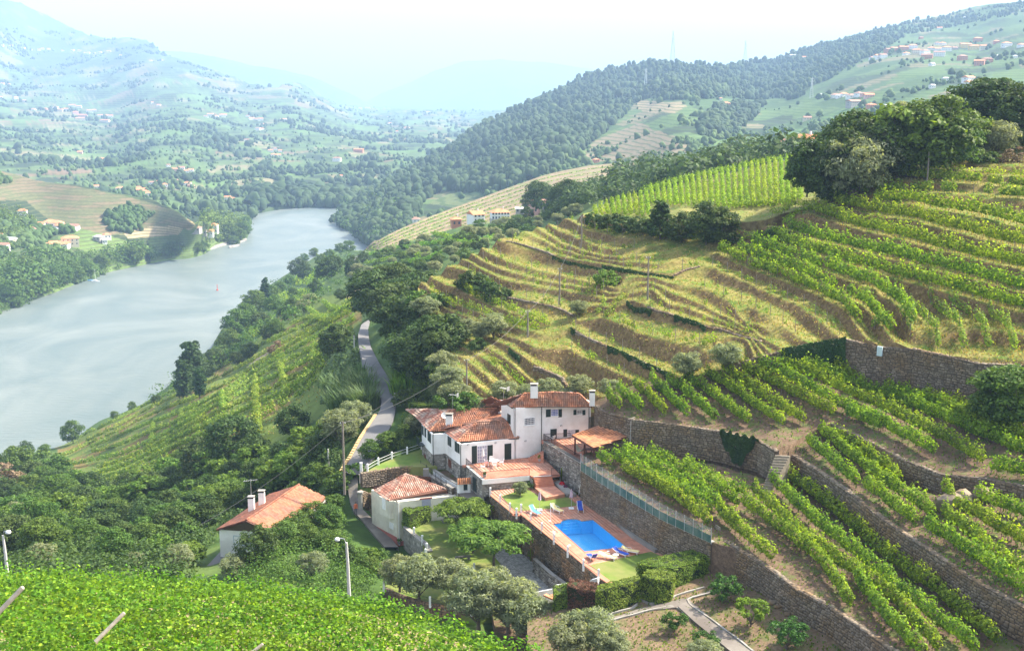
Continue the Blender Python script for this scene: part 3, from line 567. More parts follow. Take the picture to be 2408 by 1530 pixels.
def caps(a, b, parent, mat, r=.13, nmax=20, name='ridge_tile'):
    a = Vector(a); b = Vector(b); d = (b-a); L = d.length; d.normalize(); side = d.cross(Vector((0, 0, 1))).normalized(); up = side.cross(d)
    mt = [frame(a+d*t+up*.02, side*1.25, d, up*1.2) for t in np.arange(0, L-.2, .38)]
    emit(name, BARREL(.26, .44, .10), mt, mat, parent, nmax, 'ridge_tiles')
def stones_on(A, B, zt, zb, parent, mat, size=.38, nmax=60, depth=.07, gapf=.93, out=None, thick=None):
    """courses of stones over the vertical strip from A to B (xy) between zb and zt (pairs of heights at A and B)"""
    A = Vector((A[0], A[1], 0)); B = Vector((B[0], B[1], 0)); L = (B-A).length
    if L < .05: return []
    t = (B-A)/L; n = Vector((t.y, -t.x, 0))
    if out is None:
        if n.dot(CAM-A) < 0: n = -n
    elif n.dot(out) < 0: n = -n
    res = []; zmin = min(zb); zmax = max(zt); z = zmin
    while z < zmax-.04:
        h = size*random.uniform(.45, .8); x = -random.uniform(0, size)
        while x < L:
            w = size*random.uniform(.6, 1.7); cx = max(0, x)+(min(L, x+w)-max(0, x))/2; ww = min(L, x+w)-max(0, x); f = cx/L; top = zt[0]*(1-f)+zt[1]*f; bot = zb[0]*(1-f)+zb[1]*f
            hh = h*random.uniform(.82, 1.05); cz = z+h/2+random.uniform(-.02, .02)
            if ww > .07 and cz < top-.02 and cz > bot:
                hh = min(hh, 2*(top-cz)+.05); c = A+t*cx+Vector((0, 0, cz+random.uniform(-.05, .05))); a = random.uniform(-.16, .16); hh *= random.uniform(.7, 1.1); ww *= random.uniform(.8, 1.0)
                res.append(frame(c-n*.02, (t*math.cos(a)+Vector((0, 0, 1))*math.sin(a))*ww*gapf, n*(depth*random.uniform(.5, 1.5)+.02), (Vector((0, 0, 1))*math.cos(a)-t*math.sin(a))*hh*gapf))
            x += w
        z += h
    return res
def stone_wall(name, top, ztop, zbot, label, cat='stone wall', mat=None, core=None, size=.38, nmax=120, thick=.5, coping=None, group=None, world=False, depth=.07, wob=0, cope_over=.06):
    """free or retaining wall whose top edge runs through picture points; ztop/zbot are heights"""
    mat = mat or m_stone; core = core or m_core; n = len(top)
    zt = ztop if isinstance(ztop, (list, tuple)) else [ztop]*n; zb = zbot if isinstance(zbot, (list, tuple)) else [zbot]*n
    P = [V3(p) if world else fz(p[0], p[1], z) for p, z in zip(top, zt)]
    th = empty(name, label, cat, (P[0].x, P[0].y, zb[0]), group=group)
    c = MB(); mats = []; cp = MB()
    for i in range(n-1):
        a, b2 = P[i], P[i+1]; t = (b2-a); t.z = 0; L = t.length; t.normalize(); nn = Vector((t.y, -t.x, 0))
        if nn.dot(CAM-a) < 0: nn = -nn
        ba, bb = a-nn*thick, b2-nn*thick
        c.prism([(a.x, a.y), (b2.x, b2.y), (bb.x, bb.y), (ba.x, ba.y)], [zb[i], zb[i+1], zb[i+1], zb[i]], [zt[i]-.02, zt[i+1]-.02, zt[i+1]-.02, zt[i]-.02])
        mats += stones_on(a, b2, (zt[i], zt[i+1]), (zb[i], zb[i+1]), th, mat, size, depth=depth)
        if coping:
            f0, f1 = a+nn*cope_over, b2+nn*cope_over; g0, g1 = ba-nn*.03, bb-nn*.03
            cp.prism([(f0.x, f0.y), (f1.x, f1.y), (g1.x, g1.y), (g0.x, g0.y)], [zt[i]-.01, zt[i+1]-.01, zt[i+1]-.01, zt[i]-.01], [zt[i]+.09, zt[i+1]+.09, zt[i+1]+.09, zt[i]+.09])
        else:                                    # rough top stones
            for x in np.arange(.1, L, size*.9):
                f = x/L; w = size*random.uniform(.6, 1)
                mats.append(frame(a+(b2-a)*f-nn*thick*random.uniform(.2, .7)-Vector((0, 0, .03)), t*w, Vector((0, 0, 1))*random.uniform(.06, .16), nn*thick*.7))
    adopt(c.build('core', core), th); emit('stone', STONE, mats, mat, th, nmax, 'stones')
    if coping: adopt(cp.build('coping', coping), th)
    return th, P
def pave(poly, z, parent, mat, size=.4, ang=0.0, nmax=100, name='paving_tile', joint=None, h=.012, holes=(), slab=True, gap=.965, floor_name='paving_bed', base_z=None):
    """poly: xy points. joint bed + separate raised tiles"""
    if slab:
        m = MB(); m.prism([(p[0], p[1]) for p in poly], base_z if base_z is not None else z-.35, z-h*.6); 
        bed = m.build(floor_name, joint or m_joint, kind='structure') if parent is None else adopt(m.build(floor_name, joint or m_joint), parent)
    else: bed = parent
    if parent is None: par = bed
    else: par = bed
    ca, sa = math.cos(ang), math.sin(ang); A = np.array([(p[0], p[1]) for p in poly]); R = np.array([[ca, sa], [-sa, ca]]); q = A@R.T
    X, Y = np.meshgrid(np.arange(q[:, 0].min(), q[:, 0].max(), size)+size/2, np.arange(q[:, 1].min(), q[:, 1].max(), size)+size/2); X = X.ravel(); Y = Y.ravel(); pl = [tuple(a) for a in q]
    ok = inside(X-size*.3, Y-size*.3, pl) & inside(X+size*.3, Y+size*.3, pl) & inside(X-size*.3, Y+size*.3, pl) & inside(X+size*.3, Y-size*.3, pl); W_ = np.stack([X, Y], -1)@R
    for hl in holes: ok &= ~inside(W_[:, 0], W_[:, 1], [(p[0], p[1]) for p in hl])
    W_ = W_[ok]; s = size*gap
    V = np.array([(-.5, -.5, 0), (.5, -.5, 0), (.5, .5, 0), (-.5, .5, 0), (-.5, -.5, -1), (.5, -.5, -1), (.5, .5, -1), (-.5, .5, -1)]); F = [(0, 1, 2, 3), (4, 5, 1, 0), (5, 6, 2, 1), (6, 7, 3, 2), (7, 4, 0, 3)]
    mt = np.tile(np.eye(4), (len(W_), 1, 1)); mt[:, 0, 0] = ca*s; mt[:, 1, 0] = sa*s; mt[:, 0, 1] = -sa*s; mt[:, 1, 1] = ca*s; mt[:, 2, 2] = h; mt[:, :2, 3] = W_; mt[:, 2, 3] = z+RNG.normal(0, .002, len(W_))
    emit(name, (V, F), mt, mat, par, nmax, name+'s'); return bed
class Face:
    """vertical wall plane through A and B (points in place), with picture points mapped on to it"""
    def __init__(s, A, B):
        s.A = Vector((A[0], A[1], 0)); s.B = Vector((B[0], B[1], 0)); s.L = (s.B-s.A).length; s.t = (s.B-s.A)/s.L; s.n = Vector((s.t.y, -s.t.x, 0))
        if s.n.dot(CAM-s.A) < 0: s.n = -s.n
    def pt(s, p):
        x, z = ray(p[0], p[1]); d = Vector((float(x), 1, float(z))); k = (s.A-CAM).dot(s.n)/d.dot(s.n); q = CAM+d*k
        return (q-s.A).dot(s.t), q.z
    def at(s, x, z, out=0): return s.A+s.t*x+s.n*out+Vector((0, 0, z))
    def box(s, m, x0, x1, z0, z1, o0, o1):
        c = s.at((x0+x1)/2, (z0+z1)/2, (o0+o1)/2); return m.box(c, s.t*(x1-x0)/2, s.n*(o1-o0)/2, Vector((0, 0, (z1-z0)/2)))
    def wall(s, thing, z0, z1, mat, name='wall', thick=.25, x0=0, x1=None, label=None):
        m = MB(); s.box(m, x0, s.L if x1 is None else x1, z0, z1, -thick, 0); o = adopt(m.build(name, mat), thing)
        if label: o['label'] = label
        return o
    def stones(s, thing, z0, z1, mat, size=.38, nmax=40, x0=0, x1=None, name='wall', core=None):
        w = s.wall(thing, z0, z1, core or m_core_l, name, .25, x0, x1); a = s.at(x0, 0); b = s.at(s.L if x1 is None else x1, 0)
        emit('stone', STONE, stones_on(a, b, (z1, z1), (z0, z0), w, mat, size, out=s.n, depth=.045), mat, w, nmax, 'stones')
    def rect(s, fr, x0, y0, x1, y1):
        """picture rectangle in frame fr -> (s0, s1, z0, z1)"""
        a = s.pt(fr(x0, (y0+y1)/2)); b = s.pt(fr(x1, (y0+y1)/2)); c = s.pt(fr((x0+x1)/2, y0)); d = s.pt(fr((x0+x1)/2, y1))
        return min(a[0], b[0]), max(a[0], b[0]), min(c[1], d[1]), max(c[1], d[1])
    def window(s, thing, r, nx=3, ny=3, frame=None, pane=None, sill=True, name='window'):
        x0, x1, z0, z1 = r; frame = frame or m_trim; m = MB(); w = .07
        s.box(m, x0, x1, z1-w, z1, .0, .05); s.box(m, x0, x1, z0, z0+w, .0, .05); s.box(m, x0, x0+w, z0+w, z1-w, .0, .05); s.box(m, x1-w, x1, z0+w, z1-w, .0, .05)
        win = adopt(m.build(name, frame), thing)
        p = MB(); s.box(p, x0+w, x1-w, z0+w, z1-w, .004, .012); adopt(p.build('pane', pane or m_glass), win)
        g = MB()
        for i in range(1, nx): c = x0+(x1-x0)*i/nx; s.box(g, c-.02, c+.02, z0+w, z1-w, .014, .04)
        for i in range(1, ny): c = z0+(z1-z0)*i/ny; s.box(g, x0+w, x1-w, c-.02, c+.02, .014, .038)
        if nx > 1 or ny > 1: adopt(g.build('glazing_bars', frame), win)
        if sill: q = MB(); s.box(q, x0-.06, x1+.06, z0-.07, z0-.003, 0, .12); adopt(q.build('sill', m_trim), win)
        return win
    def shutter(s, thing, r, mat=None, name='shutter', slats=True, ang=0):
        x0, x1, z0, z1 = r; m = MB(); s.box(m, x0, x1, z0, z1, .012, .045); o = adopt(m.build(name, mat or m_green), thing)
        if slats:
            q = MB()
            for z in np.arange(z0+.1, z1-.08, .13): s.box(q, x0+.05, x1-.05, z, z+.07, .047, .065)
            adopt(q.build('louvres', mat or m_green), o)
        return o
    def pipe(s, thing, x, z0, z1, mat=None):
        m = MB(); m.tube([s.at(x, z0, .08), s.at(x, z1-.15, .08), s.at(x, z1, .3)], .05); adopt(m.build('downpipe', mat or m_green), thing)
    def lamp(s, thing, p):
        x, z = s.pt(p); m = MB(); s.box(m, x-.12, x+.12, z-.07, z+.07, 0, .12); l = adopt(m.build('wall_lamp', m_black), thing); q = MB(); s.box(q, x-.09, x+.09, z-.05, z+.05, .122, .13); adopt(q.build('lens', m_plastic), l)
def chimney(thing, base, w, h, cap=True, mat=None, parent=None):
    b2 = Vector(base); m = MB(); m.abox(b2.x-w/2, b2.x+w/2, b2.y-w*.4, b2.y+w*.4, b2.z-.6, b2.z+h); c = adopt(m.build('chimney', mat or m_white), parent or thing)
    if cap:
        q = MB()
        for dx in (-1, 1):
            for dy in (-1, 1): q.abox(b2.x+dx*w*.42-.04, b2.x+dx*w*.42+.04, b2.y+dy*w*.32-.04, b2.y+dy*w*.32+.04, b2.z+h+.002, b2.z+h+.22)
        q.abox(b2.x-w*.36, b2.x+w*.36, b2.y-w*.26, b2.y+w*.26, b2.z+h+.002, b2.z+h+.2)
        q2 = MB(); q2.abox(b2.x-w/2-.06, b2.x+w/2+.06, b2.y-w*.4-.06, b2.y+w*.4+.06, b2.z+h+.222, b2.z+h+.30)
        if parent is None: adopt(q.build('flue', m_black), c); adopt(q2.build('cap', m_conc), c)
    return c
def on_plane(fr, x, y, P0, n):
    a, b2 = ray(*fr(x, y)); d = Vector((float(a), 1, float(b2))); k = (P0-CAM).dot(n)/d.dot(n); return CAM+d*k
# ================================================================ main house
ZT, ZU, ZD, EA, EC = 103.0, 105.1, 101.5, 105.75, 109.75
house = empty('villa', 'large white villa with dark green shutters and several clay tiled roofs', 'house', fz(*Z1(580, 866), ZT))
a0 = fz(*Z1(580, 866), ZT); a1 = fz(*Z1(1100, 803), ZT); b0 = fz(*Z1(440, 755), ZT); b1 = fz(*Z1(312, 763), ZT); b2_ = fz(*Z1(212, 657), ZT)
# long stretches of the facade share one direction
fA = Face(a0, a1); sA = Face(a0, b0); fB = Face(b1, b0); sB = Face(b1, b2_)
c1x = None
dirf = fA.t; c0 = a1
cR = Face(c0, c0+dirf*30)                                            # plane of the tall block's front
s1, _ = cR.pt(Z1(1365, 500)); c1 = cR.at(s1, 0); 
fC = Face(c0, c1)
d2 = (dirf+Vector((-dirf.y, dirf.x, 0))*-.10).normalized(); fr2 = Face(c1, c1+d2*30); s2, _ = fr2.pt(Z1(1820, 500)); c2 = fr2.at(s2, 0); fD = Face(c1, c2)
back = Vector((-dirf.y, dirf.x, 0)); back = back if back.y > 0 else -back
cl = c0+back*4.6; sC = Face(c0, cl)
fA.wall(house, ZT-.05, EA, m_white); sA.wall(house, ZT, EA, m_white); fB.wall(house, ZT, EA, m_white); sB.wall(house, ZT, EA, m_white)
fC.wall(house, ZT-.05, EC, m_white); fD.wall(house, ZT, EC, m_white); sC.wall(house, ZT, EC, m_white)
for F_, x0_ in ((sA, 0), (fB, 0), (sB, 0)): F_.stones(house, 100.6, ZT-.003, m_stone_grey, .42, 60)
f580 = Face(a0+fA.n*0, a0+fA.t*1.5); f580.stones(house, 100.6, ZT-.06, m_stone_grey, .42, 12)
# far right return wall with a dark slatted gate
re = Face(c2, c2+back*7); re.wall(house, ZT, EC, m_white)
g = Face(c2+d2*.05, c2+d2*1.6); gr = g.rect(Z1, 1826, 345, 1870, 500); m = MB()
for x in np.arange(0, 1.5, .12): g.box(m, x, x+.07, 105.1, 107.7, 0, .03)
adopt(m.build('side_gate', m_green), house)
# roofs
def eave(fr, x, y, z): return fz(*fr(x, y), z)
rA0 = eave(Z1, 552, 640, EA); rA1 = eave(Z1, 1147, 606, EA); rA2 = eave(Z1, 415, 535, EA)
rgA0 = eave(Z1, 737, 452, 107.55); rgA1 = eave(Z1, 1010, 434, 107.55)
roof_face([rA0, rA1, rgA1, rgA0], house, m_tile, nmax=60); roof_face([rA2, rA0, rgA0], house, m_tile_old_shade, nmax=25)  # left hip takes the darker tile, shade put into its colour
rA3 = rA1+back*3.2; roof_face([rA1, rA3, rgA1], house, m_tile, nmax=6)
rB0 = eave(Z1, 285, 543, EA); rB1 = eave(Z1, 430, 535, EA); rB2 = eave(Z1, 150, 400, EA); rgB0 = eave(Z1, 467, 343, 107.7); rgB1 = eave(Z1, 715, 328, 107.9); rgB2 = eave(Z1, 935, 318, 107.9); rB3 = eave(Z1, 1022, 352, 107.0)
roof_face([rB2, rB0, rgB0], house, m_tile_old_shade, nmax=25)  # left face of the rear roof, its shade painted by darker tile
low = rgA1+back*.3
roof_face([rB0, rB1, rgA0+back*.2, rgB1, rgB0], house, m_tile, nmax=40)
roof_face([rgA0+back*.2, rgA1+back*.2, rB3, rgB2, rgB1], house, m_tile, nmax=25)
rfh = roof_face([rB2+back*5+Vector((0, 0, -.2)), rB2, rgB0, rgB1], house, m_tile_old_shade, nmax=0)
for a, b3 in ((rA0, rgA0), (rgA0, rgA1), (rA1, rgA1), (rB0, rgB0), (rgB0, rgB1), (rgB1, rgB2), (rA2, rgA0)): caps(a, b3, house, m_tile, nmax=8)
EC2 = EC
rC0 = eave(Z1, 1078, 312, EC); rC1 = eave(Z1, 1372, 300, EC); rC2 = eave(Z1, 1850, 303, EC); rC3 = eave(Z1, 985, 243, EC); gC0 = eave(Z1, 1200, 178, 111.3); gC1 = eave(Z1, 1470, 166, 111.5); gC2 = eave(Z1, 1725, 178, 111.4)
roof_face([rC0, rC1+Vector((0, 0, 0)), gC1, gC0], house, m_tile, nmax=60); roof_face([rC1, rC2, gC2, gC1], house, m_tile, nmax=60)
roof_face([rC3, rC0, gC0], house, m_tile_old_shade, nmax=20)  # tall block's left hip, darkened in colour as its shaded side
rC4 = rC2+back*4.5; roof_face([rC2, rC4, gC2], house, m_tile, nmax=10)
roof_face([rC4, rC4-dirf*13+back*1, gC0, gC1, gC2], house, m_tile, nmax=0)
for a, b3 in ((rC0, gC0), (gC0, gC1), (gC1, gC2), (rC2, gC2), (rC1, gC1)): caps(a, b3, house, m_tile, nmax=8)
# small rear roof left of the tall block, small roof right
q0 = eave(Z1, 720, 285, 108.2); q1 = eave(Z1, 965, 325, 107.6); q2 = eave(Z1, 1022, 322, 108); q3 = eave(Z1, 870, 208, 109.6); q4 = eave(Z1, 1010, 262, 109.2)
roof_face([q0, q1, q3], house, m_tile, nmax=10); roof_face([q1, q2, q4, q3], house, m_tile, nmax=10)
m = MB(); m.prism([(p.x, p.y) for p in (q0, q1, q2)], 103, [107.4]*3); adopt(m.build('wall', m_white), house)
# fascia boards
for (pa, pb) in ((rA0, rA1), (rA2, rA0), (rB2, rB0), (rB0, rB1), (rC0, rC1), (rC1, rC2), (rC3, rC0)):
    m = MB(); m.tube([pa+Vector((0, 0, -.04)), pb+Vector((0, 0, -.04))], .07, 6); adopt(m.build('gutter', m_green), house)
# windows and doors of the villa
def shutters(F_, fr, r1, r2):
    for r in (r1, r2): F_.shutter(house, F_.rect(fr, *r))
r = fA.rect(Z1, 741, 675, 840, 822); fA.window(house, (r[0], r[1], ZT+.02, r[3]), 4, 5, pane=m_curtain, sill=False, name='french_window')
for rr in ((691, 680, 741, 828), (840, 672, 893, 816)): q = fA.rect(Z1, *rr); fA.shutter(house, (q[0], q[1], ZT+.02, q[3]))
q = fA.rect(Z1, 1006, 657, 1071, 803); fA.shutter(house, (q[0], q[1], ZT+.02, q[3]), name='door')
for p in ((655, 667), (921, 651)): fA.lamp(house, Z1(*p))
q = sA.rect(Z1, 461, 592, 494, 680); sA.shutter(house, q); q = sA.rect(Z1, 530, 640, 552, 735); sA.shutter(house, q); q = sA.rect(Z1, 556, 655, 574, 750); sA.shutter(house, q)
for rr in ((205, 485, 228, 570), (238, 505, 252, 595), (268, 550, 298, 640)): q = sB.rect(Z1, *rr); sB.shutter(house, q)
q = fC.rect(Z1, 1196, 407, 1298, 480); fC.window(house, q, 7, 4); fC.lamp(house, Z1(1209, 632))
q = sC.rect(Z1, 1036, 375, 1066, 462); sC.shutter(house, q)
q = fD.rect(Z1, 1453, 326, 1524, 392); fD.window(house, q, 5, 4, pane=m_blue); q = fD.rect(Z1, 1405, 328, 1452, 401); fD.shutter(house, q); q = fD.rect(Z1, 1525, 326, 1559, 403); fD.shutter(house, q)
q = fD.rect(Z1, 1700, 331, 1754, 377); fD.window(house, q, 4, 3); q = fD.rect(Z1, 1670, 332, 1699, 381); fD.shutter(house, q); q = fD.rect(Z1, 1755, 334, 1785, 383); fD.shutter(house, q)
q = fD.rect(Z1, 1448, 517, 1509, 628); fD.shutter(house, (q[0], q[1], ZU+.02, q[3]), name='door')
q = fD.rect(Z1, 1610, 522, 1686, 585); fD.window(house, q, 5, 3, pane=m_curtain); q = fD.rect(Z1, 1573, 520, 1609, 592); fD.shutter(house, q); q = fD.rect(Z1, 1687, 524, 1722, 590); fD.shutter(house, q)
fD.lamp(house, Z1(1552, 485)); fC.pipe(house, fC.L-.05, ZT, EC); fD.pipe(house, fD.L-.05, ZU, EC); fA.pipe(house, .05, 101, EA); fB.pipe(house, .1, 101, EA)
for F_, rr in ((sB, (237, 762, 254, 815)), (sA, (470, 810, 498, 885))):
    q = F_.rect(Z1, *rr); m = MB(); F_.box(m, q[0], q[1], q[2], q[3], .05, .09); adopt(m.build('shuttered_opening', m_wood), house)
# balcony on the far left side
q = sB.pt(Z1(205, 590)); m = MB(); p = sB.at(sB.L-.4, 103.2); sB.box(m, sB.L-1.6, sB.L-.1, 103.1, 103.2, 0, .8)
for k in range(9): sB.box(m, sB.L-1.6+k*.18, sB.L-1.57+k*.18, 103.2, 104.1, .77, .8)
sB.box(m, sB.L-1.6, sB.L-.1, 104.1, 104.15, .76, .81); adopt(m.build('balcony', m_green), house)
# chimneys, aerials, dishes
chimney(house, fz(*Z1(475, 497), 106.3)+Vector((0, 0, 0)), .95, 1.55); chimney(house, fz(*Z1(1292, 172), 111.5), .95, 1.0); chimney(house, fz(*Z1(1850, 250), 110.6), .7, 1.15)
def aerial(p, h=2.2, rz=.4):
    m = MB(); p = Vector(p); m.tube([p, p+Vector((0, 0, h))], .022, 5); d = Vector((math.cos(rz), math.sin(rz), 0)); n_ = Vector((-d.y, d.x, 0))
    m.tube([p+Vector((0, 0, h*.93))-d*.7, p+Vector((0, 0, h*.93))+d*.5], .018, 4)
    for k in range(7): c_ = p+Vector((0, 0, h*.93))+d*(-.65+k*.18); m.tube([c_-n_*.28, c_+n_*.28], .01, 4)
    for sg in (-1, 1): m.box(p+Vector((0, 0, h*.93+.14*sg))-d*.72, d*.02, n_*.33, Vector((0, 0, .13)))
    adopt(m.build('aerial', m_alu), house)
aerial(fz(*Z1(508, 330), 107.9), 2.2, 2.8); aerial(fz(*Z1(997, 250), 110), 1.9, 2.6)
def dish(p, r=.42):
    p = Vector(p); m = MB(); m.tube([p, p+Vector((0, 0, .5))], .03, 5); c_ = p+Vector((0, -.08, .62)); n_ = Vector((.2, -.9, .4)).normalized(); a = n_.cross(Vector((0, 0, 1))).normalized(); b4 = n_.cross(a)
    ring = [[c_+(a*math.cos(t)+b4*math.sin(t))*rr+n_*dd for t in np.linspace(0, 2*math.pi, 13)[:-1]] for rr, dd in ((.01, -.02), (r*.6, .03), (r, .11))]
    for i in range(2):
        for k in range(12): m.poly([ring[i][k], ring[i][(k+1) % 12], ring[i+1][(k+1) % 12], ring[i+1][k]])
    m.tube([c_, c_+n_*.4], .012, 4); adopt(m.build('satellite_dish', m_trim, smooth=True), house)
dish(fz(*Z1(957, 305), 108.3)); dish(fz(*Z1(428, 428), 107))
# ================================================================ terraces, steps, railings
def xy(fr, pts, z): return [(lambda p: (p.x, p.y))(fz(*fr(*q), z)) for q in pts]
ANG = math.atan2(dirf.y, dirf.x)
ter_poly = xy(Z1, [(792, 1002), (1248, 962), (1284, 976), (1462, 964), (1540, 952), (1700, 1010)], ZT)+[(p.x, p.y) for p in (fz(*Z1(1383, 795), ZT), a1+back*.3, a0+back*.3)]+xy(Z1, [(640, 870)], ZT)
ter = empty('house_terrace', 'terracotta tiled terrace with white edge in front of the villa', 'terrace', fz(*Z1(792, 1002), 101)); ter['kind'] = 'structure'
pave(ter_poly[:5]+ter_poly[6:], ZT, ter, m_pave, .45, ANG, 120, base_z=ZT-.3)
e0, e1, e2 = fz(*Z1(792, 1004), ZT), fz(*Z1(1248, 964), ZT), fz(*Z1(636, 868), ZT)
Ft = Face(e0, e1); Ft.wall(ter, 102.35, ZT-.05, m_white, 'edge_band', .3); Fl = Face(e0, e2)
Fx = Face(e0-Ft.n*.08, e1-Ft.n*.08); Fx.stones(ter, 100.7, 102.345, m_stone_grey, .36, 60, name='retaining_wall')
Fl.stones(ter, 99.2, 102.9, m_stone_grey, .42, 60, name='retaining_wall'); Fl.wall(ter, 102.905, ZT+.0, m_white, 'edge_band', .3)
q = Fl.rect(Z1, 708, 985, 740, 1115); m = MB(); Fl.box(m, q[0], q[1], q[2], q[3], .06, .1); adopt(m.build('cellar_door', m_green), ter)
def railing(pts, h=.95, label='', step=.12, name='railing', group=None):
    th = empty(name, label, 'railing', pts[0], group=group); 
    for a, b3 in zip(pts[:-1], pts[1:]):
        a = Vector(a); b3 = Vector(b3); d = b3-a; L = d.length; t = d/L; m = MB(); m.tube([a+Vector((0, 0, h)), b3+Vector((0, 0, h))], .03, 6); m.tube([a+Vector((0, 0, .08)), b3+Vector((0, 0, .08))], .02, 5); adopt(m.build('rail', m_black), th)
        m = MB()
        for x in np.arange(step, L, step): c_ = a+t*x; m.tube([c_+Vector((0, 0, .08)), c_+Vector((0, 0, h))], .012, 4, False)
        adopt(m.build('balusters', m_black, kind='stuff'), th)
        for c_ in (a, b3):
            m = MB(); m.tube([c_, c_+Vector((0, 0, h+.02))], .03, 6); adopt(m.build('post', m_black), th)
    return th
up = Vector((0, 0, 0))
railing([e2, e0, fz(*Z1(1245, 962), ZT)], label='black iron railing round the front and left side of the dining terrace')
railing([fz(*Z1(1458, 968), ZT), fz(*Z1(1540, 960), ZT)], label='short black railing at the head of the wide garden steps')
def stairs(T0, T1, B0, B1, n, mat, label, name='garden_steps', side=None):
    """n risers from the top edge T0-T1 down to the bottom edge B0-B1"""
    th = empty(name, label, 'steps', B0); zt, zb = T0.z, B0.z; h = (zt-zb)/n
    for k in range(n):
        f0, f1 = k/(n), (k+1)/(n); z = zt-h*(k+1)
        p0, p1 = T0.lerp(B0, f0), T1.lerp(B1, f0); q0_, q1_ = T0.lerp(B0, f1), T1.lerp(B1, f1)
        m = MB(); m.prism([(p0.x, p0.y), (p1.x, p1.y), (q1_.x, q1_.y), (q0_.x, q0_.y)], zb-.4, z+h*.0+.002*k)
        adopt(m.build('step', mat), th)
    return th
zp = 101.95
sT0, sT1 = fz(*Z1(1286, 978), ZT-.01), fz(*Z1(1462, 966), ZT-.01); sB0, sB1 = fz(*Z1(1318, 1082), zp), fz(*Z1(1492, 1064), zp)
stairs(sT0, sT1, sB0, sB1, 7, m_step, 'wide terracotta steps from the dining terrace down to the pool garden')
plat = xy(Z1, [(1300, 1080), (1490, 1062), (1590, 1142), (1402, 1178)], zp); th = empty('step_landing', 'low terracotta platform at the foot of the wide garden steps', 'platform', (plat[0][0], plat[0][1], ZD)); pave(plat, zp, th, m_pave, .45, ANG, 40, base_z=ZD-.1)
m = MB(); c_ = xy(Z1, [(1284, 976), (1462, 964)], ZT); Fw = Face(c_[0], c_[1]); Fw.box(m, 0, Fw.L, ZT-.04, ZT+.02, 0, .06); adopt(m.build('white_nosing', m_trim), ter)
stairs(fz(*Z1(1383, 716), 104.2), fz(*Z1(1383, 760), 104.2), fz(*Z1(1212, 800), ZT), fz(*Z1(1240, 835), ZT), 8, m_step, 'terracotta steps climbing along the villa wall to the upper terrace')
stairs(fz(*Z1(1250, 968), 102.9), fz(*Z1(1280, 990), 102.9), fz(*Z1(1185, 1005), 101.8), fz(*Z1(1215, 1040), 101.8), 5, m_conc, 'small grey stone steps beside the wide terracotta steps')
# upper terrace with pergola
u_w = [fz(*Z1(1383, 648), ZU), fz(*Z1(1560, 752), ZU), fz(*Z1(1742, 862), ZU)]
upl = [(p.x, p.y) for p in u_w]+xy(Z1, [(1900, 835), (2215, 725)], ZU)+[(p.x, p.y) for p in (c2+d2*3+back*1.5, c2+back*.4, c1+back*.4)]
upt = empty('upper_terrace', 'upper terracotta terrace between the tall villa block and the pergola', 'terrace', u_w[0]); upt['kind'] = 'structure'
pave(upl, ZU, upt, m_pave, .45, ANG, 60, base_z=ZU-.4)
w1, _ = stone_wall('retaining_wall', [(p.x, p.y, p.z) for p in u_w], ZU+.12, [102.5, 101.4, 101.3], 'rubble stone wall with concrete top holding up the upper terrace', mat=m_stone_grey, core=m_core_l, coping=m_conc, world=True, nmax=120, size=.4)
railing([p+Vector((0, 0, .2)) for p in (fz(*Z1(1640, 640), ZU), u_w[0], u_w[2])], label='black railing with dark netting along the edge of the upper terrace', step=.1)
# pergola
per = empty('pergola', 'open wooden pergola with orange tiled roof over the barbecue terrace', 'pergola', fz(*Z1(1685, 760), ZU))
zf, zb_ = 107.45, 108.35
g0, g1, g2, g3 = fz(*Z1(1655, 572), zf+.25), fz(*Z1(1862, 695), zf-.1), fz(*Z1(2212, 578), zf+.35), fz(*Z1(1893, 487), zb_+.1)
roof_face([g0, g1, g2, g3], per, m_tile_new, kind='flat', nmax=150)
for (x, yb) in ((1685, 762), (1777, 792), (1868, 818)):
    p = fz(*Z1(x, yb), ZU); m = MB(); m.abox(p.x-.11, p.x+.11, p.y-.11, p.y+.11, ZU, zf+.0); adopt(m.build('post', m_wood), per)
for a, b3 in ((g0, g1), (g1, g2), (g0, g3)): m = MB(); m.tube([a+Vector((0, 0, -.17)), b3+Vector((0, 0, -.17))], .09, 4); adopt(m.build('beam', m_wood), per)
bbq = empty('barbecue', 'masonry barbecue with tapered white chimney under the pergola roof', 'barbecue', fz(*Z1(2092, 735), ZU))
p = fz(*Z1(2092, 735), ZU); m = MB(); m.abox(p.x-.75, p.x+.75, p.y-.4, p.y+.4, ZU, ZU+.8); adopt(m.build('base', m_stone_grey), bbq)
m = MB(); m.lathe(p+Vector((0, 0, ZU*0)), [(.85, .8), (.75, 1.0), (.33, 1.75), (.30, 3.4), (.30, 3.75)], 4); adopt(m.build('hood', m_conc), bbq)
m = MB(); m.lathe(p, [(.36, 3.76), (.36, 3.82), (.05, 4.05)], 4); adopt(m.build('cap', m_tile), bbq)
tb = empty('picnic_table', 'dark wooden picnic table with bench under the pergola', 'table', fz(*Z1(1830, 770), ZU)); p = fz(*Z1(1845, 765), ZU)
for nm, x0, x1, y0, y1, z0, z1 in (('tabletop', -.9, .9, -.35, .35, .72, .78), ('bench', -.9, .9, -.8, -.55, .42, .47), ('bench', -.9, .9, .55, .8, .42, .47), ('leg', -.7, -.6, -.7, .7, 0, .42), ('leg', .6, .7, -.7, .7, 0, .42), ('post', -.05, .05, -.2, .2, 0, .72)):
    m = MB(); m.abox(p.x+x0, p.x+x1, p.y+y0, p.y+y1, ZU+z0, ZU+z1); adopt(m.build(nm, m_wood), tb)
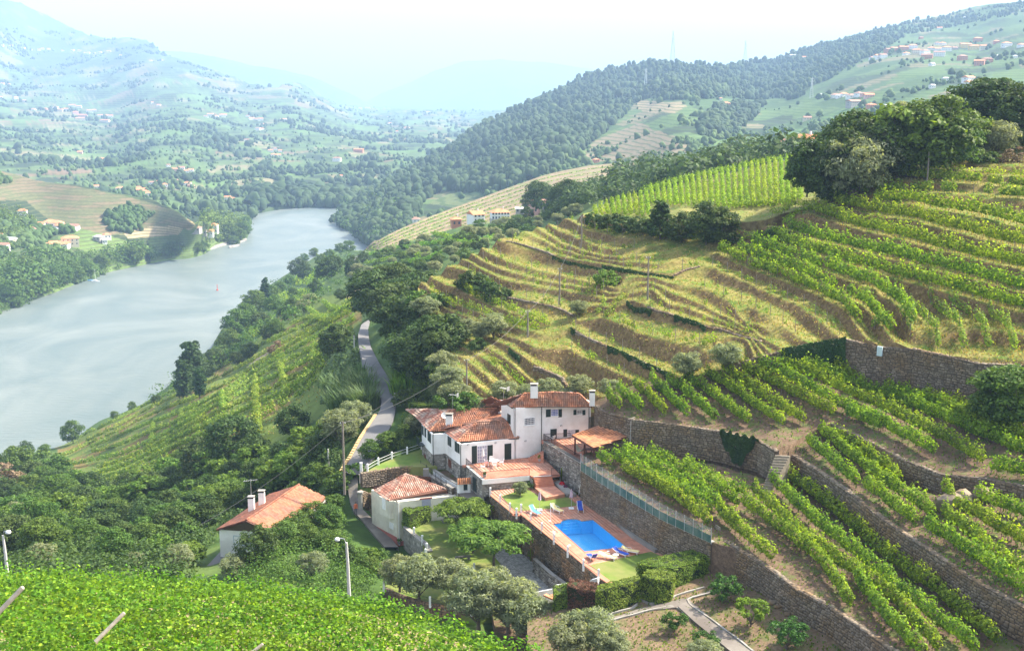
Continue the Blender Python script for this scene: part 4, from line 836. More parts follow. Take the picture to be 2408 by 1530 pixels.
# hammock between posts
h0, h1 = fz(*Z1(1690, 640), 106.5), fz(*Z1(1775, 690), 106.5); hm_ = MB()
for i in range(10):
    t0, t1 = i/10, (i+1)/10; s_ = lambda t: h0.lerp(h1, t)+Vector((0, 0, -.9*4*t*(1-t))); wd = Vector((.3, .3, 0))
    w0_, w1_ = wd*math.sin(math.pi*t0), wd*math.sin(math.pi*t1); hm_.poly([s_(t0)-w0_, s_(t1)-w1_, s_(t1)+w1_, s_(t0)+w0_])
hk = hm_.build('hammock', M_plain('hammock_cloth', (.42, .40, .30), .9)); hk['label'] = 'beige hammock slung between two pergola posts'; hk['category'] = 'hammock'
# ================================================================ pool deck
gate_c = fz(*Z2(2180, 1112), ZD)
deckF = [Z2(1225, 392), Z2(1450, 578), Z2(1490, 558), Z2(2180, 1112), Z4(890, 660), Z4(1200, 640), Z4(1430, 468), Z4(1215, 395), Z4(745, 22), Z1(1722, 1165), Z1(1545, 1010), Z1(1285, 1000), Z1(1190, 1060), Z1(880, 1100)]
deck_xy = [(lambda p: (p.x, p.y))(fz(*q, ZD)) for q in deckF]
lawn1 = xy(Z1, [(978, 1165), (1215, 1092), (1300, 1140), (1398, 1202), (1600, 1162), (1712, 1252), (1500, 1280), (1290, 1295), (1110, 1312)], ZD)
lawn2 = xy(Z4, [(722, 520), (1212, 412), (1300, 452), (1240, 640), (1100, 660), (890, 655)], ZD)
pool_c = [Z4(425, 188), Z4(496, 184), Z4(745, 155), Z4(1015, 372), Z4(680, 410)]
pc = [fz(*q, ZD) for q in (Z4(425, 188), Z4(745, 155), Z4(1015, 372), Z4(680, 410))]
ex = (pc[1]-pc[0]).normalized(); n_out = Vector((-ex.y, ex.x, 0)); sa_, sb_ = fz(*Z4(492, 182), ZD), fz(*Z4(652, 162), ZD); cc_ = (sa_+sb_)/2; rr_ = (sb_-sa_).length/2
arc = [cc_+ex*rr_*math.cos(t)+n_out*rr_*.75*math.sin(t) for t in np.linspace(math.pi, 0, 11)]
pool_xy = [(p.x, p.y) for p in [pc[0]]+arc+[pc[1], pc[2], pc[3]]]
import mathutils.geometry as mg
def poly_hole(outer, hole, z, name, mat, **kw):
    vs = [Vector(p) for p in outer]+[Vector(p) for p in hole]; no, nh = len(outer), len(hole)
    ed = [(i, (i+1) % no) for i in range(no)]+[(no+i, no+(i+1) % nh) for i in range(nh)]
    r = mg.delaunay_2d_cdt(vs, ed, [], 1, 1e-5); V = [(p.x, p.y, z) for p in r[0]]; Fs = []
    for f in r[2]:
        c_ = sum((r[0][i] for i in f), Vector((0, 0)))/len(f)
        if inside(np.array([c_.x]), np.array([c_.y]), outer)[0] and not inside(np.array([c_.x]), np.array([c_.y]), hole)[0]: Fs.append(tuple(f))
    me = bpy.data.meshes.new(name); me.from_pydata(V, [], Fs); me.materials.append(mat); me.update(); return link(name, me, None, None, **kw)
ddir = (pc[3]-pc[0]).normalized(); DANG = math.atan2(ddir.y, ddir.x)
deck = poly_hole(deck_xy, pool_xy, ZD-.018, 'pool_deck', m_joint, kind='structure')
big = [(p[0], p[1]) for p in pool_xy]; cen = Vector((sum(p[0] for p in big)/len(big), sum(p[1] for p in big)/len(big)))
bigp = [tuple(cen+(Vector(p)-cen)*1.02) for p in big]
pave(deck_xy, ZD, deck, m_pave, .4, DANG, 300, slab=False, holes=[bigp, lawn1, lawn2], base_z=None)
for lw, nm in ((lawn1, 'lawn'), (lawn2, 'lawn')):
    m = MB(); m.prism(lw, ZD-.05, ZD+.035); o = m.build(nm, m_lawn, kind='structure')
# pool basin with real depth, water surface and blue lining
pool = empty('swimming_pool', 'bright blue swimming pool with rounded step end on the terracotta deck', 'swimming pool', cen.to_3d()+Vector((0, 0, ZD)))
m_pool = M_noise('pool_mosaic', (.16, .60, .92), (.22, .68, .96), 5, .4); m = MB(); n_ = len(pool_xy)
for i in range(n_): a, b3 = pool_xy[i], pool_xy[(i+1) % n_]; m.poly([(a[0], a[1], ZD-.01), (b3[0], b3[1], ZD-.01), (b3[0], b3[1], 99.9), (a[0], a[1], 99.9)])
m.poly([(p[0], p[1], 99.9) for p in pool_xy]); adopt(m.build('basin', m_pool), pool)
for k in range(3):
    off = rr_*.75*(.02+.27*k); q_ = [p for p in arc if (p-cc_).dot(n_out) > off+.01]; e0_, e1_ = q_[0], q_[-1]; m = MB(); m.prism([(p.x, p.y) for p in [cc_+ex*(e0_-cc_).dot(ex)+n_out*off]+q_+[cc_+ex*(e1_-cc_).dot(ex)+n_out*off]], 99.95, ZD-.85+.24*k); adopt(m.build('step', m_pool), pool)
wm2, nt, b = newmat('pool_water'); tr = nt.nodes.new('ShaderNodeBsdfTransparent'); tr.inputs[0].default_value = (.70, .90, .99, 1); gl = nt.nodes.new('ShaderNodeBsdfGlossy'); gl.inputs['Roughness'].default_value = .05
fr_ = nt.nodes.new('ShaderNodeFresnel'); fr_.inputs[0].default_value = 1.33; bp = nt.nodes.new('ShaderNodeBump'); bp.inputs['Strength'].default_value = .12; bp.inputs['Distance'].default_value = .05
nt.links.new(noise(nt, coords(nt), 2.2, 3), bp.inputs['Height']); nt.links.new(bp.outputs[0], gl.inputs['Normal']); nt.links.new(bp.outputs[0], fr_.inputs['Normal'])
ms = nt.nodes.new('ShaderNodeMixShader'); nt.links.new(fr_.outputs[0], ms.inputs[0]); nt.links.new(tr.outputs[0], ms.inputs[1]); nt.links.new(gl.outputs[0], ms.inputs[2]); nt.links.new(ms.outputs[0], nt.nodes['Material Output'].inputs[0])
m = MB(); m.poly([(p[0], p[1], ZD-.12) for p in pool_xy][::-1]); adopt(m.build('water_surface', wm2), pool)
m = MB(); o_ = [Vector((p[0], p[1], ZD+.012)) for p in pool_xy]
for i in range(n_):
    a, b3 = o_[i], o_[(i+1) % n_]; ao = Vector((*bigp[i], ZD+.012)); bo = Vector((*bigp[(i+1) % n_], ZD+.012)); m.poly([a, b3, bo, ao]); m.poly([a, Vector((a.x, a.y, ZD-.12)), Vector((b3.x, b3.y, ZD-.12)), b3])
adopt(m.build('rim', m_step), pool)
# wall below the deck towards the driveway
dl = [fz(*q, ZD) for q in (Z2(1225, 392), Z2(1450, 578))]; dl2 = [fz(*q, ZD) for q in (Z2(1450, 578), Z2(1490, 558), Z2(2180, 1112))]
stone_wall('pool_retaining_wall', [tuple(p+Vector((0, 0, 0))) for p in dl+dl2[1:]+[fz(*Z2(2290, 1190), ZD)]], ZD-.02, 96.6, 'tall dark stone wall carrying the pool deck above the driveway', mat=m_stone_old, world=True, nmax=150, size=.42, coping=m_step)
# long wall on the vineyard side of the pool
stone_wall('pool_side_wall', PW, 105.35, [101.3]*5, 'long brown stone wall between the pool deck and the lower vines', nmax=200, size=.4, coping=m_conc)
lg = [fz(*q, ZD+.38) for q in (Z3(140, 880), Z3(500, 1180), Z3(700, 1305))]; m = MB()
for a, b3 in zip(lg[:-1], lg[1:]):
    o_ = Vector((.75, .35, 0)); m.prism([(a.x, a.y), (b3.x, b3.y), (b3.x+o_.x, b3.y+o_.y), (a.x+o_.x, a.y+o_.y)], ZD-.1, ZD+.38)
o = m.build('ledge', m_render); o['label'] = 'low grey rendered ledge along the foot of the wall by the pool'; o['category'] = 'ledge'
# mesh fence on top of that wall
fe = empty('mesh_fence', 'wire mesh fence with green windbreak cloth on top of the pool side wall', 'fence', fz(*PW[0], 105.35)); Fp = resample([tuple(fz(*p, 105.45)) for p in PW], 20)
m_cloth = M_noise('windbreak_cloth', (.035, .09, .08), (.07, .15, .13), 1.2, .8, c3=(.14, .20, .17), scale2=.5)
mm_, nt, b = newmat('wire_mesh'); tr = nt.nodes.new('ShaderNodeBsdfTransparent'); ms = nt.nodes.new('ShaderNodeMixShader'); b.inputs['Base Color'].default_value = (.42, .45, .44, 1); b.inputs['Roughness'].default_value = .6
ms.inputs[0].default_value = .30
nt.links.new(tr.outputs[0], ms.inputs[1]); nt.links.new(b.outputs[0], ms.inputs[2]); nt.links.new(ms.outputs[0], nt.nodes['Material Output'].inputs[0])
for i in range(19):
    a, b3 = Vector(Fp[i]), Vector(Fp[i+1]); hh = 2.05-.5*i/19; m = MB(); m.poly([a, b3, b3+Vector((0, 0, hh*.5)), a+Vector((0, 0, hh*.5))]); adopt(m.build('windbreak_panel', m_cloth), fe)
    m = MB(); m.poly([a+Vector((0, 0, hh*.5)), b3+Vector((0, 0, hh*.5)), b3+Vector((0, 0, hh)), a+Vector((0, 0, hh))]); adopt(m.build('mesh_panel', mm_), fe)
    for c_ in ((a, b3) if i == 18 else (a,)): m = MB(); m.tube([c_-Vector((0, 0, .1)), c_+Vector((0, 0, hh+.05))], .03, 5); adopt(m.build('post', m_alu), fe)
# flower bed, potted plants come later
def fence_posts(pts, label, h=.95, name='post_fence', rails=(.35, .75), mat=None, w=.11, rmat=None, group=None):
    pts = [Vector(p) for p in pts]; th = empty(name, label, 'fence', pts[0], group=group)
    for p in pts:
        m = MB(); m.abox(p.x-w, p.x+w, p.y-w, p.y+w, p.z-.3, p.z+h); m.lathe(p+Vector((0, 0, h)), [(w*1.2, 0), (w*.9, .05), (.02, .09)], 8); adopt(m.build('post', mat or m_trim), th)
    for a, b3 in zip(pts[:-1], pts[1:]):
        for r_ in rails: m = MB(); m.tube([a+Vector((0, 0, r_)), b3+Vector((0, 0, r_))], .022, 5); adopt(m.build('rail', rmat or m_black), th)
    return th
fence_posts([fz(*Z2(x, y), ZD) for x, y in ((1227, 392), (1312, 458), (1398, 530), (1455, 575))], 'white posts with dark rails along the upper left edge of the pool garden')
fence_posts([fz(*Z2(x, y), ZD) for x, y in ((1496, 540), (1580, 618), (1677, 705), (1783, 800), (1903, 912), (2040, 1030), (2173, 1118))], 'long line of white posts with dark rails beside the swimming pool')
# ================================================================ plants
ml_dark = M_leaf('dark_foliage', (.024, .055, .014), (.09, .14, .03), transl=.25, scale=.5)
ml_mid = M_leaf('green_foliage', (.036, .085, .014), (.13, .21, .035), transl=.3, scale=.5)
ml_light = M_leaf('light_green_foliage', (.06, .13, .015), (.17, .26, .04), transl=.4, scale=.5)
ml_olive = M_leaf('olive_foliage', (.15, .18, .10), (.30, .335, .20), transl=.5, scale=.7, cy=(.32, .36, .23), yf=.82)
ml_acacia = M_leaf('acacia_foliage', (.06, .13, .02), (.17, .26, .045), transl=.4, scale=.8)
ml_citrus = M_leaf('citrus_foliage', (.02, .065, .008), (.07, .15, .02), transl=.25, scale=1.5)
ml_citrus_y = M_leaf('yellow_citrus_foliage', (.08, .16, .012), (.20, .29, .03), transl=.4, scale=1.5)
ml_poplar = M_leaf('poplar_foliage', (.02, .055, .016), (.06, .115, .035), transl=.3, scale=.4)
ml_reed = M_leaf('reed_foliage', (.055, .10, .035), (.13, .20, .075), transl=.3, scale=.6)
ml_ivy = M_leaf('ivy_foliage', (.012, .036, .008), (.04, .085, .018), transl=.15, scale=.9)
ml_hedge = M_leaf('hedge_foliage', (.07, .13, .012), (.20, .27, .03), transl=.2, scale=.9, cy=(.17, .21, .03), yf=.8)
ml_hedge_b = M_leaf('browned_hedge_foliage', (.07, .03, .02), (.17, .075, .045), transl=.2, scale=.9)
ml_vine = M_leaf('vine_foliage', (.055, .13, .010), (.30, .41, .028), transl=.45, scale=.45, cy=(.30, .41, .04), yf=.86)
ml_vine_y = M_leaf('young_vine_foliage', (.10, .19, .02), (.22, .33, .045), transl=.45, scale=.45, cy=(.36, .42, .08), yf=.75)
ml_vine_f = M_leaf('near_vine_foliage', (.055, .14, .010), (.19, .34, .02), transl=.32, scale=1.5, cy=(.30, .42, .04), yf=.88)
ml_dry = M_leaf('dry_foliage', (.13, .09, .05), (.24, .17, .10), transl=.2, scale=.6)
m_bark = M_noise('bark', (.075, .06, .045), (.16, .13, .10), 4, .95, world=False, bmp=.5)
def leaf_quads(C, N, size, rng, long=1.5, bend=0.0):
    """one diamond-shaped leaf per centre C with normal N; returns vertices (n*4, 3)"""
    n = len(C); N = N/np.maximum(np.linalg.norm(N, axis=1, keepdims=True), 1e-6); r = rng.normal(size=(n, 3)); a = np.cross(N, r); a /= np.maximum(np.linalg.norm(a, axis=1, keepdims=True), 1e-6); b = np.cross(N, a)
    s = (np.asarray(size)*rng.uniform(.65, 1.3, n))[:, None] if np.ndim(size) == 0 else (size*rng.uniform(.65, 1.3, n))[:, None]
    a = a*s*.5*long; b = b*s*.5
    return np.stack([C-a, C+b*.9-a*.15, C+a, C-b*.9-a*.15], 1).reshape(-1, 3)
def quads(n): return np.arange(n*4).reshape(n, 4)
def crown_arrays(rng, rx, rz, cz, clumps, per, leaf, shape='ellipsoid', shell=.55, cl=(.25, .42), long=1.5):
    cs = []; tries = 0
    while len(cs) < clumps and tries < 9000:
        tries += 1
        p = rng.uniform(-1, 1, 3); r = np.linalg.norm(p)
        if shape == 'ellipsoid' and (r > 1 or r < shell): continue
        if shape == 'cone':
            if abs(p[0])**2+abs(p[1])**2 > (.52*(1-p[2]))**2: continue
        if shape == 'poplar' and (p[0]**2+p[1]**2 > (1-.75*abs(p[2]+.15)**2)**2 or r < .3): continue
        if shape == 'umbrella' and (r > 1 or p[2] < -.25): continue
        if p[2] < -.92: continue
        cs.append(p)
    cs = np.array(cs); q = cs*np.array([rx, rx, rz])+np.array([0, 0, cz]); V = []
    for c in q:
        r = rng.uniform(*cl)*min(rx, rz if shape != 'poplar' else rx); d = rng.normal(size=(per, 3)); d /= np.linalg.norm(d, axis=1, keepdims=True); d[:, 2] = np.where(d[:, 2] < -.35, -d[:, 2], d[:, 2])
        fl = .55 if shape == 'umbrella' else .8
        P = c+d*r*np.array([1, 1, fl])*rng.uniform(.65, 1.1, (per, 1)); N = d+rng.normal(0, .5, (per, 3))+np.array([0, 0, .35])
        V.append(leaf_quads(P, N, leaf, rng, long))
    return np.concatenate(V), q
def trunk_mesh(rng, h, r, targets, base_split=False, n=7):
    m = MB(); top = Vector((rng.normal(0, .04)*h, rng.normal(0, .04)*h, h)); m.tube([(0, 0, -.4), (0, 0, 0), (top.x*.4, top.y*.2, h*.5), top], [r*1.35, r, r*.8, r*.6], n)
    k = rng.choice(len(targets), min(9, len(targets)), replace=False)
    for i in k:
        t = Vector(targets[i]); s = Vector((0, 0, 0)).lerp(top, rng.uniform(.15, .6) if base_split else rng.uniform(.7, 1)); mid = s.lerp(t, .5)+Vector((0, 0, -.03*h)); m.tube([s, mid, t], [r*.55, r*.32, r*.12], 5)
    return m
TREES = {}
def def_tree(key, mat, h, rx, rz, cz, clumps, per, leaf, shape='ellipsoid', tr=(.35, .16), split=False, shell=.55, cl=(.25, .42), long=1.5, seeds=(1,)):
    TREES[key] = []
    for sd in seeds:
        rng = np.random.default_rng(sd*31+len(key)*7+ord(key[0])); V, cs = crown_arrays(rng, rx, rz, cz, clumps, per, leaf, shape, shell, cl, long)
        cm = mesh_np('crown', V, quads(len(V)//4), mat); tm = trunk_mesh(rng, tr[0]*h, tr[1], cs, split).mesh('trunk', m_bark)
        mx = float(V[:, 2].max()); TREES[key].append((cm, tm, mx, float(np.abs(V[:, :2]).max())))
def_tree('oak', ml_dark, 8, 3.5, 3.9, 4.0, 80, 75, .3, cl=(.2, .36), tr=(.25, .16), seeds=(1, 2, 3))
def_tree('green', ml_mid, 8, 3.5, 3.7, 4.1, 72, 75, .3, cl=(.22, .38), tr=(.25, .16), seeds=(1, 2, 3))
def_tree('light', ml_light, 6, 2.8, 2.6, 3.4, 46, 60, .36, seeds=(1, 2))
def_tree('olive', ml_olive, 5, 2.4, 2.0, 2.9, 75, 110, .15, tr=(.2, .17), split=True, cl=(.26, .5), long=2.6, shell=.25, seeds=(1, 2, 3))
def_tree('acacia', ml_acacia, 5, 3.2, 1.1, 3.9, 60, 90, .2, 'umbrella', tr=(.6, .15), split=False, cl=(.5, .8), long=2.4, shell=0, seeds=(1, 2))
def_tree('citrus', ml_citrus, 2.6, 1.5, 1.05, 1.65, 40, 80, .13, tr=(.25, .08), split=True, seeds=(1, 2))
def_tree('citrusy', ml_citrus_y, 2.6, 1.5, .8, 1.9, 38, 70, .13, tr=(.3, .08), split=True, seeds=(1,))
def_tree('poplar', ml_poplar, 20, 3.0, 9, 10.5, 80, 60, .6, 'poplar', tr=(.5, .3), cl=(.3, .5), seeds=(1, 2))
def_tree('conifer', ml_dark, 9, 2.2, 4.3, 4.7, 75, 45, .3, 'cone', tr=(.6, .14), cl=(.16, .26), long=2, seeds=(1,))
def_tree('bush', ml_dark, 2.5, 1.7, 1.3, 1.1, 34, 60, .2, tr=(.2, .08), seeds=(1, 2))
def_tree('gbush', ml_mid, 2.5, 1.7, 1.3, 1.1, 34, 60, .2, tr=(.2, .08), seeds=(1, 2))
def_tree('lbush', ml_light, 2.5, 1.7, 1.3, 1.1, 34, 60, .2, tr=(.2, .08), seeds=(1,))
def_tree('dbush', ml_dry, 2.5, 1.7, 1.3, 1.1, 30, 50, .16, tr=(.3, .08), seeds=(1,))
def_tree('pine', ml_dark, 12, 2.6, 1.8, 10, 26, 50, .3, 'umbrella', tr=(.75, .16), cl=(.25, .4), shell=0, seeds=(1,))
KIND = {'oak': ('oak_tree', 'dark rounded oak tree'), 'green': ('broadleaf_tree', 'mid green broadleaf tree'), 'light': ('broadleaf_tree', 'bright light green tree'), 'olive': ('olive_tree', 'silvery green olive tree'), 'acacia': ('acacia_tree', 'flat topped feathery acacia tree'),
    'citrus': ('citrus_tree', 'small dark green citrus tree'), 'citrusy': ('citrus_tree', 'small yellow green citrus tree'), 'poplar': ('poplar_tree', 'tall dark poplar'), 'conifer': ('conifer_tree', 'dark conical conifer'), 'bush': ('bush', 'dark green bush'), 'gbush': ('bush', 'mid green bush'), 'lbush': ('bush', 'bright green bush'), 'dbush': ('bush', 'dry brown bush'), 'pine': ('pine_tree', 'bare stemmed pine tree')}
ALLT = {}
def tree(kind, P, h, where, wf=1.0, label=None, sink=0):
    """h = total height in metres; where = phrase used for the numbered label"""
    v = TREES[kind]; cm, tm, mx, wd = v[random.randrange(len(v))]; s = h/mx; nm, ds = KIND[kind]
    o = empty(nm, label or ds, 'bush' if 'bush' in kind else 'tree', (P[0], P[1], P[2]-sink), random.uniform(0, 6.28))
    o.scale = (s*wf, s*wf, s); c = link('crown', cm, o); t = link('trunk', tm, o)
    if label is None: ALLT.setdefault((ds, where), []).append(o); o['group'] = where
    return o
def ptree(kind, patch, u, v, hpx, where, wf=1.0, label=None):
    P = patch.g(u, v) if isinstance(patch, Patch) else fz(u, v, patch); d = (P-CAM).length
    return tree(kind, P, hpx/FL*d/.97, where, wf, label)
def scatter(poly, n, rng, mind=0):
    xs = [p[0] for p in poly]; ys = [p[1] for p in poly]; out = []; t = 0
    while len(out) < n and t < n*200:
        t += 1; p = (rng.uniform(min(xs), max(xs)), rng.uniform(min(ys), max(ys)))
        if not inside(np.array([p[0]]), np.array([p[1]]), poly)[0]: continue
        if mind and any((p[0]-q[0])**2+((p[1]-q[1])*1.6)**2 < mind**2 for q in out): continue
        out.append(p)
    return sorted(out, key=lambda p: p[1])
# ---------------------------------------------------------------- vine rows
def vine_arrays(P, rng, h=1.6, w=.55, dens=80, leaf=.17, gap=0, n5=False, up=0):
    P = np.asarray(P); d = np.r_[0, np.cumsum(np.linalg.norm(np.diff(P, axis=0), axis=1))]; L = d[-1]
    if L < .3: return np.zeros((0, 3))
    n = int(L*dens); t = rng.uniform(0, L, n); plant = np.floor(t/1.15).astype(int); npl = plant.max()+2; hh = rng.uniform(.82, 1.14, npl); ww = rng.uniform(.8, 1.25, npl); keep = rng.random(npl) > gap; ph = rng.uniform(0, 1, npl)
    if gap > .35: hh *= rng.uniform(.6, 1.1, npl)
    # plants bulge in their middle
    loc = (t/1.15-plant)-.5; t = t-np.where(gap > .35, loc*.5, 0)*1.15
    C = np.stack([np.interp(t, d, P[:, k]) for k in range(3)], -1); T = np.stack([np.interp(t+.1, d, P[:, k])-np.interp(t-.1, d, P[:, k]) for k in range(3)], -1); T[:, 2] = 0; T /= np.maximum(np.linalg.norm(T, axis=1, keepdims=True), 1e-6); S = np.stack([T[:, 1], -T[:, 0], 0*T[:, 0]], -1)
    th = rng.uniform(0, 2*np.pi, n); r = np.sqrt(rng.uniform(.35, 1.05, n)); f = hh[plant]*(1-.18*np.abs(loc*2)**2); lat = np.cos(th)*r*w*ww[plant]; zc = (np.sin(th)*r*.36+.62)*h*f
    shoot = rng.random(n) < .07; zc = np.where(shoot, h*f*rng.uniform(.98, 1.25, n), zc); lat = np.where(shoot, lat*.5, lat); lat = lat*np.where(zc < h*.45, .6, 1)
    wob = .16*vnoise(t*.9+up, t*0+3, 5); C = C+S*(lat+wob)[:, None]; C[:, 2] += zc
    N = S*(np.cos(th)*1.0)[:, None]+np.array([0, 0, 1])*(np.sin(th)*.8+.45)[:, None]+rng.normal(0, .34, (n, 3)); k = keep[plant]
    if n5:
        C = C[k]; N = N[k]; n = len(C); N /= np.linalg.norm(N, axis=1, keepdims=True); a = np.cross(N, rng.normal(size=(n, 3))); a /= np.linalg.norm(a, axis=1, keepdims=True); b = np.cross(N, a); s = (leaf*rng.uniform(.6, 1.25, n))[:, None]*.55
        return np.stack([C+(a*math.cos(q)+b*math.sin(q))*s*rr+N*s*zz for q, rr, zz in ((0, 1.15, -.2), (1.15, .95, .1), (2.45, .9, -.15), (3.83, .9, -.15), (5.1, .95, .1))], 1).reshape(-1, 3)
    return leaf_quads(C[k], N[k], leaf, rng, 1.25)
ROWS = {}
def vine_row(P, where, mat=None, posts=0, post_h=1.6, seed=None, stems=True, label=None, **kw):
    rng = np.random.default_rng(seed if seed is not None else len(ROWS)*13+int(abs(P[0][0])*7)); n5 = kw.get('n5', False)
    V = vine_arrays(P, rng, **kw); k = 5 if n5 else 4
    if len(V) < 8: return None
    org = np.array(P[0]); o = empty('vine_row', label or 'row', 'vine row', tuple(org), group=where); me = mesh_np('foliage', V-org, np.arange(len(V)).reshape(-1, k), mat or ml_vine); link('foliage', me, o)
    Q = np.asarray(P); d = np.r_[0, np.cumsum(np.linalg.norm(np.diff(Q, axis=0), axis=1))]
    if stems:
        m = MB()
        for x in np.arange(.6, d[-1], 1.15):
            c = [float(np.interp(x, d, Q[:, j])-org[j]) for j in range(3)]; m.tube([(c[0], c[1], c[2]-.1), (c[0]+.05, c[1], c[2]+.4), (c[0], c[1]+.04, c[2]+.8)], [.035, .03, .02], 4, False)
        if m.v: s = link('stems', m.mesh('stems', m_bark), o); s['kind'] = 'stuff'
    if posts:
        pm = None
        for x in np.arange(rng.uniform(0, 1.5), d[-1], posts):
            if pm is None: pm = MB().tube([(0, 0, -.3), (0, 0, post_h)], .045, 5).mesh('post', m_pole)
            link('post', pm, o, [float(np.interp(x, d, Q[:, j])-org[j]) for j in range(3)])
    if label is None: ROWS.setdefault(where, []).append(o)
    return o
def on(patch, pl, n=None, dv=0):
    q = resample(pl, n or max(6, int(sum(math.dist(a, b) for a, b in zip(pl[:-1], pl[1:]))/14))); return patch.ground(q[:, 0], q[:, 1]+dv)
# upper right terraces
for lv, pl in LV:
    if pl[-1][0] > 2400 and lv < 4 or lv in (1, 2, 3) and pl[0][0] > 1690:
        pts = pl+([(2470, pl[-1][1]+(pl[-1][1]-pl[-2][1])*.16*1)] if pl[-1][0] > 2400 else [])
        gp = .3 if lv in (-6, -5) else (.15 if lv in (1, 2, 3) else 0)
        vine_row(on(hill, pts, dv=-2.0), 'vine rows on the upper right terraces', ml_vine_y if lv in (-6, -5) else ml_vine, posts=9, h=2.25 if lv > -5 else 1.9, w=.55, dens=125, leaf=.28, gap=gp)
for pl in (ZL(Z10, [(1350, 960), (1450, 1040), (1540, 1130), (1600, 1230), (1620, 1330)]), ZL(Z10, [(1560, 980), (1640, 1060), (1760, 1190), (1790, 1340)]), ZL(Z10, [(1700, 1010), (1850, 1100), (1930, 1200), (1960, 1330)]), ZL(Z10, [(1960, 1080), (2060, 1180), (2120, 1280), (2150, 1360)]), ZL(Z10, [(1170, 1190), (1290, 1210), (1400, 1240)]), ZL(Z10, [(1370, 1120), (1420, 1200), (1430, 1260)])):
    vine_row(on(hill, pl, dv=-1), 'young vine rows above the big right wall', ml_vine_y, posts=5, h=1.8, w=.4, dens=85, leaf=.22, gap=.2)
for pl in (ZL(Z10, [(1050, 240), (1300, 205)]), ZL(Z10, [(1500, 130), (1900, 150), (2203, 190)]), ZL(Z10, [(1280, 170), (1560, 175)]), ZL(Z10, [(470, 430), (900, 330)]), ZL(Z10, [(560, 480), (760, 400)]), ZL(Z10, [(0, 575), (150, 590), (420, 600)]), ZL(Z10, [(-420, 545), (-150, 570), (60, 580)])):
    vine_row(on(hill, pl), 'short vine rows under the dark trees', ml_vine, h=1.5, w=.8, dens=60, leaf=.22, gap=.15)
# sparse young vines and stakes on the middle hill
for lv, pl in LV:
    if (lv >= 4 or (lv in (0, 1, 2, 3) and pl[0][0] < 1690)) and not (pl[-1][0] > 2400):
        dense = pl in (LV[9][1], LV[10][1]) or lv == 9 and pl[0][0] < 1100
        vine_row(on(hill, pl, dv=-1.5), 'sparse vine rows on the dry middle terraces', ml_vine_y, posts=4.5, post_h=1.7, h=1.35, w=.3, dens=50 if dense else 34, leaf=.2, gap=.35 if dense else .72, stems=False)
for pl in (ZL(Z5, [(520, 770), (640, 830), (760, 880), (920, 930)]), ZL(Z5, [(250, 640), (330, 700), (410, 750)]), ZL(Z5, [(620, 900), (740, 960), (850, 970)]), ZL(Z5, [(580, 1240), (660, 1300), (740, 1350)]), ZL(Z5, [(1340, 880), (1420, 780), (1490, 720)]), ZL(Z5, [(1270, 850), (1340, 760)]), ZL(Z5, [(1450, 930), (1560, 960)]), ZL(Z5, [(1970, 1040), (2140, 1070)]), ZL(Z5, [(1750, 1000), (1840, 1030)]), ZL(Z5, [(40, 680), (120, 740), (230, 800)]), ZL(Z5, [(1560, 255), (1850, 275), (2120, 300)]), ZL(Z5, [(1200, 1180), (1260, 1200)]), ZL(Z5, [(490, 1180), (540, 1240)])):
    vine_row(on(hill, pl), 'leafy vine stretches between the middle terraces', ml_vine, h=1.5, w=.5, dens=60, leaf=.21, gap=.1)
# upper plot: rows running straight down the slope
for k in range(26):
    x = 5+k*38; yt = float(ip([(0, 1222), (500, 1100), (980, 1010)], x)); yb = float(ip([(0, 1330), (300, 1340), (500, 1365), (700, 1345), (900, 1320), (1000, 1290)], x+14))
    vine_row(on(plateau, [Z8(x, yt), Z8(x+14, yb)], 14), 'vine rows running down the upper plot', ml_vine, h=1.6, w=.42, dens=34, leaf=.26, gap=.08, stems=False)
for k in range(10):
    u_ = 1398+k*13.5; vine_row(on(plateau, [(u_, float(ip(plateau.top, u_))+3), (u_+5, 511)], 8), 'vine rows running down the upper plot', ml_vine, h=1.6, w=.42, dens=34, leaf=.26, gap=.08, stems=False)
vine_row(on(plateau, ZL(Z8, [(-60, 1245), (200, 1175), (500, 1100), (800, 1040), (960, 1008)])), 'x', ml_vine, h=1.7, w=.9, dens=50, leaf=.26, gap=.05, stems=False, label='vine row along the skyline edge of the upper plot')
vine_row(on(plateau, ZL(Z8, [(500, 1345), (700, 1330), (960, 1280)])), 'x', ml_vine, h=1.2, w=1.6, dens=80, leaf=.26, gap=.05, stems=False, label='thick green vine strip at the foot of the upper plot')
# lower right terraces
T4R = [[(1428, 945), (1456, 970)], [(1452, 930), (1507, 974)], [(1492, 917), (1565, 982)], [(1530, 908), (1618, 990)], [(1570, 902), (1682, 994)], [(1612, 897), (1761, 1003)], [(1660, 890), (1839, 1008)], [(1700, 882), (1890, 1005)], [(1740, 874), (1960, 985)], [(1780, 866), (1960, 955), (2110, 1030), (2195, 1076)],
    [(1830, 862), (2000, 935), (2130, 1000), (2310, 1095)], [(1890, 866), (2060, 935), (2250, 1010), (2460, 1100)], [(1960, 880), (2150, 950), (2300, 1005), (2460, 1062)], [(2090, 938), (2260, 985), (2460, 1035)], [(2170, 950), (2330, 985), (2460, 1010)], [(1990, 985), (2070, 1018)], [(2330, 1112), (2460, 1136)]]
for i, pl in enumerate(T4R): vine_row(on(T4, pl), 'vine rows on the wide upper right vineyard terrace', h=2.0, w=.46, dens=200, leaf=.22, posts=7)
